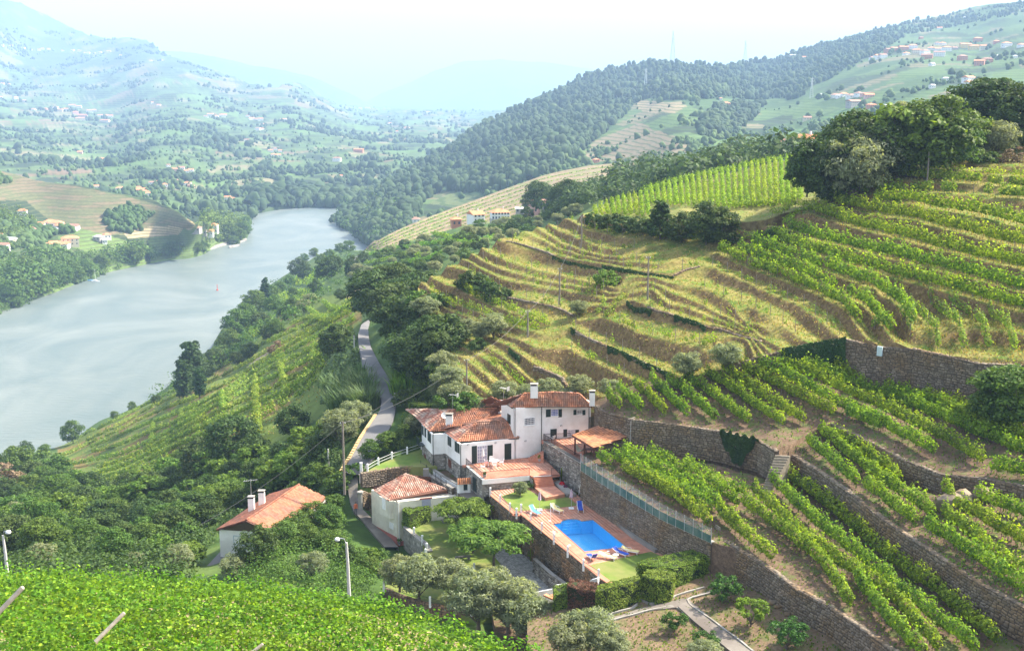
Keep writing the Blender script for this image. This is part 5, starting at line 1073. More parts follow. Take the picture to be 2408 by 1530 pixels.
for pl in ([(505, 570), (530, 590)], [(530, 595), (740, 765)], [(775, 785), (1015, 955)], [(1060, 975), (1300, 1130), (1560, 1310)], [(560, 520), (850, 755), (1090, 915)], [(1140, 910), (1300, 1050), (1560, 1240)], [(640, 535), (930, 755)], [(1200, 875), (1400, 985), (1560, 1060)], [(1290, 830), (1560, 930)], [(1180, 870), (1150, 800)]):
    vine_row(on(SOIL2, ZL(Z11, pl)), 'vine rows on the second terrace above the stone steps', h=2.0, w=.46, dens=200, leaf=.22, posts=7)
for pl in ([(90, 905), (200, 1010), (345, 1125)], [(205, 860), (420, 1020), (580, 1160), (705, 1345)], [(250, 800), (420, 970), (660, 1160), (900, 1300), (1110, 1560)], [(330, 755), (560, 970), (800, 1165), (1000, 1335), (1300, 1560)], [(415, 740), (640, 905), (840, 1095), (1050, 1240), (1400, 1520)], [(735, 1230), (880, 1410), (1040, 1590)]):
    vine_row(on(T1, ZL(Z11, pl)), 'vine rows on the lowest right terrace', h=2.0, w=.46, dens=200, leaf=.21, posts=7)
for pl in ([(425, 640), (700, 790), (900, 910), (1165, 1120)], [(335, 530), (600, 690), (900, 850), (1185, 1000)], [(425, 490), (700, 640), (1000, 800), (1260, 985)], [(645, 510), (850, 620), (1200, 810), (1435, 950)], [(955, 610), (1200, 760), (1510, 870)], [(215, 545), (310, 600)], [(1260, 1010), (1400, 1180)]):
    vine_row(on(T1, ZL(Z3, pl)), 'vine rows on the strip above the swimming pool', h=1.95, w=.55, dens=195, leaf=.21, posts=7)
# river slope
A_ = [(130, 1052), (350, 952), (500, 885), (620, 808), (760, 745), (850, 700)]; B_ = [(185, 1150), (300, 1130), (420, 1075), (560, 1015), (690, 950), (800, 860)]
for k in range(10):
    f = k/9; q = resample(A_, 12)*(1-f)+resample(B_, 12)*f; q[:, 1] += 6*np.sin(np.arange(12)*.9+k); a = int(random.random()*2); vine_row(bank.ground(q[a:, 0], q[a:, 1]), 'vine rows on the slope above the river', ml_vine_y, h=2.0, w=.6, dens=42, leaf=.42, gap=.06+.2*(k > 8), stems=False)
for pl in (ZL(Z9, [(645, 790), (650, 950), (665, 1130)]), ZL(Z9, [(795, 700), (815, 800), (840, 910)]), ZL(Z9, [(440, 890), (450, 1000)]), ZL(Z9, [(20, 1080), (10, 1200)]), ZL(Z9, [(200, 1000), (190, 1090)]), ZL(Z9, [(1000, 600), (1000, 700)]), ZL(Z9, [(860, 470), (980, 420), (1110, 450)]), ZL(Z9, [(960, 370), (1050, 430), (1160, 410)]), ZL(Z9, [(1060, 330), (1110, 370), (1220, 380)])):
    vine_row(on(bank, pl, 10), 'vine strips crossing the river slope', ml_vine_y, h=1.9, w=.9, dens=45, leaf=.42, gap=.03, stems=False)
for (a, b, c, d_), n_ in ((ZL(Z9, [(700, 360), (930, 335), (1010, 235), (790, 262)]), 9), (ZL(Z9, [(550, 560), (650, 540), (745, 410), (570, 465)]), 7), (ZL(Z9, [(860, 215), (1040, 215), (1060, 100), (900, 150)]), 8)):
    for k in range(n_):
        f = (k+.5)/n_; p0 = (a[0]+(b[0]-a[0])*f, a[1]+(b[1]-a[1])*f); p1 = (d_[0]+(c[0]-d_[0])*f, d_[1]+(c[1]-d_[1])*f); vine_row(on(bank, [p0, p1], 8), 'vine rows in the small riverside plots', ml_vine, h=1.4, w=.8, dens=7, leaf=.7, stems=False)
for pl in (ZL(Z6, [(280, 1290), (420, 1260), (520, 1230), (700, 1240)]), ZL(Z6, [(430, 1330), (560, 1290), (700, 1260), (860, 1190)]), ZL(Z6, [(740, 1090), (860, 1120), (1000, 1110)]), ZL(Z6, [(830, 1150), (1000, 1160), (1180, 1110)]), ZL(Z6, [(620, 1170), (760, 1150), (900, 1130)]), ZL(Z6, [(1060, 1085), (1200, 1060), (1330, 1040)]), ZL(Z6, [(300, 1230), (500, 1180), (640, 1180)]), ZL(Z6, [(180, 1370), (330, 1330), (480, 1300)])):
    vine_row(on(bank, pl, 12), 'vine rows on the slope below the distant white houses', ml_vine_f, h=1.8, w=1.6, dens=18, leaf=.6, gap=.05, stems=False)
for k in range(1, 13):
    vine_row(on(brown, [(u, float(ip(BT, u)*(1-k/13)+ip(BB, u)*k/13)) for u in range(850, 1570, 30)], dv=-.3), 'low vine rows lining the brown terraced slope', ml_vine, h=1.0, w=.35, dens=2.4, leaf=1.1, stems=False)
# foreground vineyard, rows parallel to its far edge
from mathutils.bvhtree import BVHTree
fm = fore.obj.data; bvh = BVHTree.FromPolygons([v.co.copy() for v in fm.vertices], [tuple(p.vertices) for p in fm.polygons])
def drop(x, y, z=170):
    r = bvh.ray_cast(Vector((x, y, z)), Vector((0, 0, -1))); return r[0]
crest = fore.ground(np.linspace(-78, 1300, 30), ip(fore.top, np.linspace(-78, 1300, 30))+3)
c0_, c1_ = crest[0], crest[-1]; td = Vector((c1_[0]-c0_[0], c1_[1]-c0_[1], 0)).normalized(); nd = Vector((td.y, -td.x, 0)); nd = nd if nd.y < 0 else -nd
NEARV = []
for k in range(38):
    P = []
    for c in crest:
        q = Vector((c[0], c[1], 0))+nd*(k*2.5+.3); p = drop(q.x, q.y)
        if p is None: continue
        if abs(p.x/max(p.y, 1)) < .47 and p.y > 20:
            vv = p-CAM; depth = vv.y*math.cos(PITCH)-vv.z*math.sin(PITCH); pv = -(vv.y*math.sin(PITCH)+vv.z*math.cos(PITCH))/depth*FL+CV
            if pv < 1650: P.append(tuple(p))
    if len(P) < 2: continue
    my = sum(p[1] for p in P)/len(P); dn = 75 if my > 75 else (100 if my > 62 else (150 if my > 48 else 230))
    vine_row(P, 'vine rows of the foreground vineyard', ml_vine_f, h=1.75, w=.34, dens=dn, leaf=.2 if my > 62 else (.17 if my > 48 else .14), posts=0, n5=my < 48, stems=my < 70)
# leaning posts of the near vines
for (x0, y0, x1, y1), lb in (((0, 870, 150, 715), 'leaning weathered post at the far left edge of the foreground vines'), ((715, 965, 800, 880), 'leaning weathered post rising from the lower left foreground vines'), ((1600, 1150, 1690, 1080), 'leaning weathered post at the bottom edge of the foreground vines')):
    (ua, va), (ub, vb_) = Z14(x0, y0), Z14(x1, y1); Yb = {0: 36, 715: 44, 1600: 54}[x0]; p0 = V3(PY(ua, va, Yb)); p1 = V3(PY(ub, vb_, Yb+.3)); d = (p1-p0); p0 = p0-d*1.2; m = MB(); m.tube([p0, p0.lerp(p1, .5), p1-d*.04, p1], [.085, .082, .08, .05], 8); o = m.build('vine_post', m_grey_wood); o['label'] = lb; o['category'] = 'post'
for w_, L_ in ROWS.items():
    pat = {'vine rows on the upper right terraces': '{} row from the top on the upper right terraces', 'vine rows running down the upper plot': '{} row from the left running down the upper plot'}.get(w_)
    kk = None
    if 'upper right terraces' in w_ or 'foreground' in w_ or 'slope above the river' in w_: kk = (lambda o: -o.location.y)
    s_ = w_.replace('vine rows ', '').replace('vine stretches ', '').replace('vine strips ', '')
    base = w_.replace('rows', 'row').replace('stretches', 'stretch').replace('strips', 'strip')
    number_labels(L_, 'the {} '+base+(', counted from the far side' if kk else ', counted from the left'), kk)
# ================================================================ trees that can be told apart
TR = np.random.default_rng(3)
for u, v, h in ((880, 745, 110), (930, 720, 100), (985, 770, 112), (852, 712, 60), (950, 815, 120), (1012, 800, 100), (965, 882, 112), (1028, 868, 92), (1000, 715, 80), (925, 770, 105), (1050, 770, 70), (960, 690, 60), (1035, 830, 80), (990, 850, 90), (1020, 745, 75), (965, 735, 90), (955, 860, 80), (1040, 890, 130), (1010, 905, 120), (985, 890, 110), (1055, 860, 120), (1030, 800, 110), (1060, 905, 90)): ptree('oak', bank, u, v, h, 'in the grove beside the road', 1.25)
for u, v, h in ((447, 925, 118), (462, 912, 108), (432, 945, 96), (470, 935, 70)): ptree('poplar', bank, u, v, h, 'beside the near water', 1.25)
for u, v, h in ((626, 722, 68), (818+0, 655, 40)): ptree('poplar', bank, u, v, h, 'on the near river bank', 1.1)
for u, v, h, k in ((600, 745, 62, 'green'), (645, 740, 45, 'green'), (560, 800, 72, 'green'), (540, 832, 58, 'green'), (578, 775, 60, 'green'), (522, 860, 48, 'green'), (505, 872, 50, 'oak'), (482, 890, 52, 'oak'), (586, 845, 40, 'oak'), (560, 862, 36, 'oak'), (612, 778, 44, 'oak'), (700, 648, 42, 'oak'), (716, 655, 42, 'oak'), (770, 655, 52, 'oak'), (788, 645, 44, 'oak'), (742, 690, 34, 'oak'), (688, 742, 44, 'oak'), (668, 752, 34, 'oak'),
    (715, 735, 30, 'olive'), (730, 720, 30, 'olive'), (660, 690, 28, 'green'), (680, 672, 26, 'green'), (640, 712, 40, 'green'), (755, 625, 28, 'green'), (775, 612, 26, 'green'), (800, 598, 26, 'green'), (820, 596, 30, 'green'), (630, 800, 36, 'oak'), (650, 790, 40, 'green'), (690, 700, 26, 'green'), (800, 705, 28, 'oak'), (830, 640, 40, 'oak'), (855, 620, 30, 'oak'), (650, 830, 30, 'dbush'), (750, 660, 24, 'oak'), (738, 605, 22, 'green'), (715, 618, 22, 'green')):
    ptree(k, bank, u, v, h, 'along the near river bank', 1.15)
for u, v, h, k in ((172, 1042, 52, 'green'), (62, 1075, 38, 'oak'), (105, 1075, 30, 'green'), (370, 955, 26, 'oak'), (270, 985, 20, 'green'), (310, 965, 22, 'green'), (30, 1095, 30, 'oak'), (15, 1160, 70, 'dbush'), (40, 1140, 85, 'green'), (795, 845, 80, 'oak'), (780, 835, 60, 'oak')): ptree(k, bank, u, v, h, 'above the water at the left', 1.05)
GU = [(0, 1120), (110, 1110), (160, 1150), (250, 1180), (330, 1165), (420, 1130), (500, 1100), (560, 1090), (640, 1100), (700, 1080), (760, 1030), (800, 1030), (815, 1080), (760, 1140), (690, 1165), (600, 1190), (520, 1230), (440, 1290), (0, 1310)]
for u, v in scatter(GU, 85, TR, 28):
    k = TR.choice(['oak', 'oak', 'green', 'green', 'oak', 'gbush', 'light']); hh = TR.uniform(50, 84)*(.75 if k == 'gbush' else 1); ptree(k, bank, u, v, hh, 'in the wooded gully', TR.uniform(1.05, 1.35))
for u, v, h, k in ((550, 1090, 112, 'oak'), (480, 1120, 90, 'oak'), (600, 1105, 80, 'oak'), (690, 1020, 74, 'oak'), (650, 1160, 78, 'light'), (680, 1110, 60, 'light'), (735, 1150, 50, 'green'), (350, 1190, 80, 'oak'), (300, 1180, 70, 'oak'), (240, 1210, 50, 'oak'), (270, 1325, 84, 'green'), (370, 1320, 60, 'light'), (90, 1300, 80, 'green'), (30, 1290, 70, 'green'), (200, 1290, 70, 'green'), (430, 1250, 50, 'light'), (340, 1280, 50, 'oak'), (480, 1210, 60, 'light'), (600, 1240, 50, 'green'), (340, 1250, 60, 'oak'), (455, 1330, 55, 'light'), (560, 1190, 60, 'green'), (700, 1180, 50, 'green')): ptree(k, bank, u, v, h, 'behind the foreground vines', 1.2)
for u, v, h in ((100, 1345, 60), (425, 1345, 62), (548, 1360, 56), (735, 1360, 62), (805, 1045, 86), (835, 1010, 70), (40, 1230, 45), (320, 1340, 40)): ptree('olive', bank, u, v, h, 'left of the lane', 1.1)
for u, v, h, k in ((740, 1240, 60, 'green'), (775, 1255, 66, 'green'), (720, 1290, 60, 'green'), (775, 1310, 64, 'green'), (805, 1305, 56, 'green'), (845, 1335, 46, 'green'), (872, 1350, 44, 'green'), (822, 1330, 50, 'oak'), (860, 1330, 44, 'lbush'), (610, 1330, 92, 'oak'), (665, 1300, 70, 'green'), (700, 1270, 66, 'green'), (640, 1300, 50, 'green'), (785, 1205, 48, 'green'), (745, 1200, 44, 'green'), (880, 1325, 40, 'gbush'), (895, 1350, 34, 'lbush')): ptree(k, bank, u, v, h, 'right of the orange roofed house', 1.2)
for u, v, h, k in ((905, 1010+55, 52, 'green'), (870, 1080, 50, 'green'), (930, 1060, 44, 'green'), (950, 1030, 34, 'green'), (975, 1020, 48, 'olive'), (880, 1150, 36, 'lbush'), (800, 1150, 50, 'gbush'), (770, 1140, 50, 'green'), (835, 1120, 36, 'gbush'), (955, 960, 44, 'bush'), (985, 945, 34, 'gbush')): ptree(k, bank, u, v, h, 'left of the villa lawn', 1.15)
for u, v, h in ((1048, 915, 66), (1012, 905, 50), (1076, 940, 60), (1090, 905, 40), (1030, 940, 40)): ptree('olive', bank, u, v, h, 'above the road near the villa', 1.1)
for u, v, h, k in ((1130, 800, 46, 'olive'), (1160, 795, 56, 'olive'), (1098, 785, 38, 'olive'), (1165, 765, 36, 'olive'), (1362, 738, 38, 'olive'), (1618, 890, 62, 'olive'), (1706, 862, 60, 'olive'), (1362, 928, 52, 'olive'), (1290, 935, 50, 'olive'), (1185, 940, 56, 'olive'), (1240, 942, 48, 'olive'), (1435, 935, 46, 'olive'), (1330, 945, 40, 'olive'), (1110, 668, 46, 'bush'), (1150, 690, 44, 'bush'), (1175, 698, 38, 'bush'), (1125, 668, 40, 'bush'), (1428, 662, 40, 'lbush'), (1125, 820, 30, 'bush')): ptree(k, hill, u, v, h, 'on the middle hill', 1.2)
for u, v, h, k in ((1395, 522, 30, 'bush'), (1415, 528, 30, 'bush'), (1442, 536, 42, 'bush'), (1470, 540, 38, 'bush'), (1500, 546, 40, 'bush'), (1520, 550, 36, 'bush'), (1552, 556, 92, 'conifer'), (1602, 562, 72, 'oak'), (1660, 572, 100, 'oak'), (1690, 572, 84, 'oak'), (1720, 570, 30, 'bush'), (1795, 565, 26, 'bush'), (1830, 560, 34, 'bush')): ptree(k, hill, u, v, h, 'under the upper plot', 1.2)
for u, v, h, k in ((1898, 448, 96, 'oak'), (1925, 455, 130, 'oak'), (1955, 465, 120, 'oak'), (1985, 450, 150, 'oak'), (2005, 462, 140, 'olive'), (2030, 430, 150, 'oak'), (2060, 425, 120, 'olive'), (2085, 415, 140, 'oak'), (2130, 405, 160, 'light'), (2110, 410, 150, 'green'), (2165, 402, 165, 'green'), (2205, 402, 170, 'green'), (2235, 396, 120, 'green'), (1915, 425, 90, 'oak'), (1945, 420, 110, 'oak'), (1975, 415, 125, 'oak'), (2075, 360, 95, 'oak'), (2015, 400, 140, 'oak'), (1990, 380, 110, 'oak')): ptree(k, hill, u, v+4, h, 'in the dark hilltop wood', 1.1)
for u, v, h, k in ((2285, 372, 86, 'light'), (2338, 372, 80, 'olive'), (2300, 330, 130, 'oak'), (2340, 330, 130, 'oak'), (2255, 340, 86, 'olive'), (2390, 350, 110, 'oak'), (2240, 345, 70, 'green'), (2120, 300, 60, 'olive'), (2395, 385, 36, 'dbush'), (2370, 388, 34, 'dbush'), (2300, 388, 36, 'gbush'), (2270, 385, 30, 'gbush'), (2330, 388, 30, 'gbush'), (2420, 340, 130, 'oak')): ptree(k, plateau, u, v, h, 'at the upper right corner', 1.15)
for u, v, h, k in ((2350, 1000, 130, 'green'), (2395, 1010, 140, 'green'), (2310, 985, 60, 'green')): ptree(k, T4, u, v, h, 'below the big right wall', 1.2)
for u, v, h, k in ((985, 1405, 104, 'olive'), (940, 1385, 80, 'olive'), (1125, 1470, 132, 'olive'), (1060, 1400, 90, 'olive'), (1195, 1480, 130, 'olive'), (1300, 1500, 84, 'olive'), (1240, 1500, 110, 'olive'), (1160, 1420, 90, 'olive')): ptree(k, 97.0, u, v, h, 'below the acacia lawn', 1.05)
for u, v, h in ((1385, 1530, 100), (1340, 1540, 92), (1440, 1560, 80), (1655, 1575, 70), (2350, 1560, 60)): ptree('olive', 101, u, v, h, 'along the orchard bottom edge', 1.2)
for u, v, h, lb in ((1085, 1262, 88, 'flat topped acacia tree nearest the white lower house'), (1112, 1300, 78, 'middle acacia tree of the three on the lawn'), (1160, 1350, 118, 'acacia tree beside the cobbled driveway')): ptree('acacia', 96.9, u, v, h, '', 1.15, lb)
for x, y, h, k, lb in ((1402, 1052, 150, 'citrus', 'small round citrus tree alone in the left orchard bed'), (1792, 825, 215, 'citrus', 'citrus tree at the foot of the tall wall beside the hedge'), (2012, 1015, 215, 'citrusy', 'bright yellow green citrus tree in the right orchard bed'), (2300, 1185, 235, 'citrus', 'wide dark citrus tree in front of the lowest terrace wall'), (1640, 1215, 170, 'citrus', 'citrus tree beside the garden path at the bottom')): ptree(k, orch, *Z4(x, y), h*.293, '', 1.15, lb)
ptree('olive', ZD, *Z1(1155, 1162), 34, '', 1.1, 'small clipped olive tree on the pool lawn'); ptree('gbush', ZD, *Z1(1275, 1085), 20, '', 1.0, 'leafy green bush beside the wide steps')
for u, v, h, k in ((1000, 745, 50, 'olive'), (1012, 790, 54, 'oak'), (1028, 832, 56, 'oak'), (1040, 875, 54, 'olive'), (1055, 915, 60, 'olive'), (1070, 950, 56, 'olive'), (1095, 968, 50, 'gbush'), (1030, 880, 40, 'gbush'), (1060, 960, 44, 'gbush'), (995, 720, 44, 'gbush'), (1130, 968, 44, 'olive')): ptree(k, hill, u, v, h, 'down the left edge of the hill', 1.3)
# mid belt below the terraced hill
for u, v in scatter([(850, 620), (900, 600), (1000, 568), (1100, 548), (1200, 530), (1300, 512), (1370, 500), (1290, 540), (1190, 570), (1120, 600), (1010, 650), (985, 680), (860, 690), (820, 660)], 70, TR, 17):
    k = TR.choice(['oak', 'olive', 'olive', 'green', 'gbush']); ptree(k, bank, u, v, TR.uniform(17, 30), 'below the distant white houses', 1.3)
for u, v, h in ((1245, 500, 46), (1262, 495, 70), (1275, 497, 66), (1300, 490, 44), (1318, 492, 60), (1338, 488, 66), (1350, 488, 60), (1240, 520, 34), (1218, 545, 34), (1205, 560, 40)): ptree('oak', bank, u, v, h, 'behind the farmhouse with pink annexe', 1.0)
for u, v, h, k in ((1740, 352, 42, 'pine'), (1855, 355, 40, 'oak'), (1532, 400, 36, 'conifer'), (1690, 380, 30, 'oak'), (1820, 358, 22, 'green'), (1790, 362, 30, 'oak')): ptree(k, wood, u, v+8, h, 'on the far woodland edge', 1.1)
for u, v, h in ((58, 640, 42), (318, 612, 40), (404, 600, 36), (414, 595, 32), (175, 655, 44), (200, 640, 40), (150, 662, 44), (100, 680, 40), (130, 665, 46), (20, 700, 46), (240, 625, 34), (560, 562, 34), (572, 550, 36), (550, 575, 26), (465, 590, 26), (480, 585, 26), (60, 690, 40), (350, 600, 24), (40, 715, 26), (540, 560, 40), (525, 552, 30), (575, 530, 30)): ptree('green', spur, u, v+8, h, 'along the far river bank', 1.2)
for (ds, w_), L_ in ALLT.items():
    if len(L_) == 1: L_[0]['label'] = 'the '+ds+' '+w_
    else: number_labels(L_, 'the {} '+ds+' from the left '+w_)
# ================================================================ masses of trees and growth nobody could count
def blob(rng, conif=False):
    V = [(0, 0, .98)]; 
    for k, (z, r, n) in enumerate(((.82, .7, 5), (.4, 1.05, 6), (0, .65, 5))):
        for i in range(n): t = 2*math.pi*(i+.5*k)/n; q = r*rng.uniform(.62, 1.3)*.5; V.append((q*math.cos(t), q*math.sin(t), z+rng.uniform(-.16, .16)))
    F = [(0, 1+i, 1+(i+1) % 5) for i in range(5)]
    for i in range(6): F.append((6+i, 6+(i+1) % 6, 1+i % 5))
    for i in range(5): F.append((1+i, 6+(i+1) % 6, 1+(i+1) % 5))
    for i in range(5): F.append((6+i, 12+i, 6+(i+1) % 6)); F.append((6+(i+1) % 6, 12+i, 12+(i+1) % 5))
    return np.array(V), np.array(F)
def forest(name, patch, poly, n, h, mat, rng, clump=0, wf=.95, thr=None, sc=60, leafy=0, lmax=9):
    xs = [p[0] for p in poly]; ys = [p[1] for p in poly]; U = rng.uniform(min(xs), max(xs), n*8); V = rng.uniform(min(ys), max(ys), n*8); k = inside(U, V, poly); k &= (V > ip(patch.top, U)-.5) & (V < ip(patch.bot, U)+1); U, V = U[k], V[k]
    P = patch.ground(U, V)
    if thr is not None: k = fbm(P[:, 0]/sc, P[:, 1]/sc, 6) > thr; P = P[k]
    P = P[:n]; hs = h[0]+(h[1]-h[0])*rng.random(len(P))**1.8; hs *= 1+.5*fbm(P[:, 0]/40, P[:, 1]/40, 9, 2); bs = [blob(rng) for _ in range(7)]; VV = []; FF = []; off = 0
    if leafy:
        C = []; S = []
        d = rng.normal(size=(len(P), leafy, 3)); d /= np.linalg.norm(d, axis=2, keepdims=True); d[..., 2] = np.abs(d[..., 2])*1.1-.15; lump = 1+.3*np.sin(d[..., 0]*5+P[:, None, 0])*np.sin(d[..., 1]*5)
        C = P[:, None, :]+d*lump[..., None]*hs[:, None, None]*np.array([.5*wf, .5*wf, .55])*rng.uniform(.8, 1.1, (len(P), leafy, 1)); C[..., 2] += hs[:, None]*.42
        Vq = leaf_quads(C.reshape(-1, 3), (d+rng.normal(0, .4, d.shape)+np.array([0, 0, .3])).reshape(-1, 3), np.repeat(np.minimum(hs*.15, lmax), leafy), rng, 1.2); o = link(name, mesh_np(name, Vq, quads(len(Vq)//4), mat), kind='stuff'); return o
    for i, bq in enumerate(bs):
        k = np.arange(len(P)) % 7 == i; p = P[k]; s = hs[k]; a = rng.uniform(0, 6.28, len(p)); ca, sa = np.cos(a), np.sin(a); B = bq[0]
        X = (B[None, :, 0]*ca[:, None]-B[None, :, 1]*sa[:, None])*s[:, None]*wf; Y = (B[None, :, 0]*sa[:, None]+B[None, :, 1]*ca[:, None])*s[:, None]*wf; Z = B[None, :, 2]*s[:, None]-.1*s[:, None]
        Q = np.stack([X, Y, Z], -1)+p[:, None, :]; VV.append(Q.reshape(-1, 3)); FF.append((bq[1][None]+(np.arange(len(p))*len(B))[:, None, None]).reshape(-1, 3)+off); off += len(p)*len(B)
    return link(name, mesh_np(name, np.concatenate(VV), np.concatenate(FF), mat, smooth=False), kind='stuff')
mf = M_noise('forest_foliage', (.018, .042, .016), (.055, .09, .032), .008, .95, island=.25)
mf2 = M_noise('grove_foliage', (.035, .075, .02), (.085, .13, .035), .012, .95, island=.3)
FR = np.random.default_rng(11)
forest('ridge_forest', ridge, FOREST, 7800, (7, 15), mf, FR, wf=.8)
forest('hillside_groves', ridge, [(780, 380), (1500, 240), (1900, 100), (2460, 0), (2460, 440), (1500, 410), (1000, 560)], 1900, (4, 10), mf2, FR, thr=.25, sc=90)
forest('hillside_groves', ridge, ZL(Z8, [(750, 390), (1700, 120), (2408, 20), (2408, 90), (1650, 230), (1300, 430), (1000, 500)]), 1500, (6, 12), mf, FR, thr=-.2, sc=70, wf=.7)
forest('hillside_groves', ridge, ZL(Z8, [(310, 830), (420, 690), (760, 660), (560, 860), (330, 880)]), 500, (6, 12), mf, FR)
forest('far_groves', far, [(-60, 60), (340, 95), (690, 200), (1200, 260), (1200, 480), (600, 500), (300, 540), (-60, 480)], 5200, (6, 14), mf, FR, thr=.22, sc=130)
forest('far_groves', far, [(-60, 300), (500, 300), (900, 330), (1200, 440), (600, 500), (300, 530), (-60, 470)], 2000, (4, 9), mf2, FR)
forest('far_bank_trees', far, [(590, 520), (600, 440), (760, 440), (900, 470), (900, 500), (600, 512)], 900, (10, 18), mf, FR)
forest('spur_groves', spur, [(-60, 400), (480, 530), (586, 520), (586, 540), (440, 610), (300, 640), (-60, 760)], 1400, (4, 8), mf2, FR, thr=.35, sc=60)
forest('river_woodland', spur, [(-60, 610), (60, 605), (200, 600), (300, 590), (420, 590), (440, 606), (330, 628), (200, 662), (120, 700), (-60, 760)], 620, (7, 13), ml_mid, FR, leafy=36)
forest('river_woodland', spur, [(440, 560), (480, 520), (583, 512), (590, 555), (540, 580)], 170, (8, 13), ml_mid, FR, leafy=36)
forest('river_woodland', spur, [(-60, 500), (40, 490), (90, 530), (40, 590), (-60, 600)], 120, (6, 11), ml_mid, FR, leafy=36)
forest('river_woodland', ridge, [(785, 480), (900, 470), (960, 540), (870, 600), (780, 540)], 260, (8, 13), ml_mid, FR, leafy=30)
forest('far_woodland', wood, [(1270, 480), (1420, 438), (1530, 393), (1870, 352), (1870, 385), (1600, 455), (1290, 520)], 420, (7, 11), ml_dark, FR, leafy=60, wf=1.1)
forest('far_woodland', bank, [(1290, 500), (1370, 480), (1400, 480), (1360, 500), (1300, 515)], 40, (6, 9), ml_dark, FR, leafy=60, wf=1.1)
forest('undergrowth', bank, [(-60, 1110), (150, 1130), (300, 1170), (560, 1110), (700, 1090), (770, 1030), (810, 1080), (790, 1180), (700, 1200), (500, 1260), (420, 1400), (-60, 1400)], 520, (1.5, 3.6), ml_dark, FR, leafy=110, wf=1.5, lmax=.34)
forest('undergrowth', bank, [(600, 1230), (760, 1170), (800, 1240), (840, 1340), (900, 1440), (560, 1430)], 220, (.8, 2), ml_mid, FR, leafy=110, wf=2, lmax=.2)
forest('undergrowth', bank, [(760, 940), (780, 850), (830, 800), (850, 880), (870, 960), (830, 1000), (790, 1010)], 150, (2, 3.5), ml_reed, FR, leafy=80, wf=1.3)
forest('undergrowth', bank, [(350, 940), (500, 835), (540, 760), (650, 668), (840, 595), (850, 640), (700, 750), (620, 800), (520, 870), (380, 960)], 300, (3, 5.5), ml_mid, FR, leafy=50, wf=1.4)
forest('undergrowth', bank, [(950, 1000), (1000, 880), (1080, 840), (1090, 950), (985, 1060), (950, 1060)], 130, (1.5, 3.2), ml_mid, FR, leafy=120, wf=1.4)
forest('undergrowth', bank, [(850, 900), (930, 900), (960, 960), (940, 1010), (915, 1000)], 0, (1, 2), ml_mid, FR, leafy=80, wf=1.4)
# reeds
def tuft(name, P, h, n, mat, label, cat, w=.05, spread=.35, droop=.3):
    rng = np.random.default_rng(int(abs(P[0]*31+P[1]))); V = []
    for i in range(n):
        a = rng.uniform(0, 6.28); d = np.array([math.cos(a), math.sin(a), 0]); b = np.array([P[0], P[1], P[2]])+d*rng.uniform(0, spread); hh = h*rng.uniform(.6, 1.1); mid = b+d*hh*.15+np.array([0, 0, hh*.6]); tip = b+d*hh*droop*rng.uniform(.6, 1.6)+np.array([0, 0, hh*(.98-droop*.3)]); s = np.cross(d, [0, 0, 1])*w
        V += [b-s, b+s, mid+s, mid-s, mid-s, mid+s, tip+s*.1, tip-s*.1]
    me = mesh_np(name, np.array(V)-np.array(P), np.arange(len(V)).reshape(-1, 4), mat); o = link(name, me, None, P); o['label'] = label; o['category'] = cat; return o
L_ = []
for u, v in scatter(ZL(Z13, [(220, 150), (300, 60), (560, 40), (650, 120), (670, 260), (590, 400), (500, 330), (300, 330)]), 26, TR, 8):
    P = bank.g(u, v+12); L_.append(tuft('reed_clump', tuple(P), 4.5, 150, ml_reed, 'x', 'reeds', .09, 1.6, .35)); L_[-1]['group'] = 'reeds below the bend of the road'
number_labels(L_, 'the {} tall reed clump from the left, below the bend of the road')
L_ = []
for u, v in ((945, 905), (965, 915), (1000, 885), (985, 900), (1015, 870), (935, 930), (1040, 850)):
    P = bank.g(u, v); L_.append(tuft('reed_clump', tuple(P), 3.2, 120, ml_vine_f, 'x', 'reeds', .08, 1.3, .4)); L_[-1]['group'] = 'bright reeds above the road'
number_labels(L_, 'the {} bright green reed clump from the left, above the road')
tuft('palm', tuple(fz(*Z1(280, 372), 104)), 2.2, 90, ml_light, 'spiky green palm behind the far left villa roof', 'palm', .09, .2, .8)
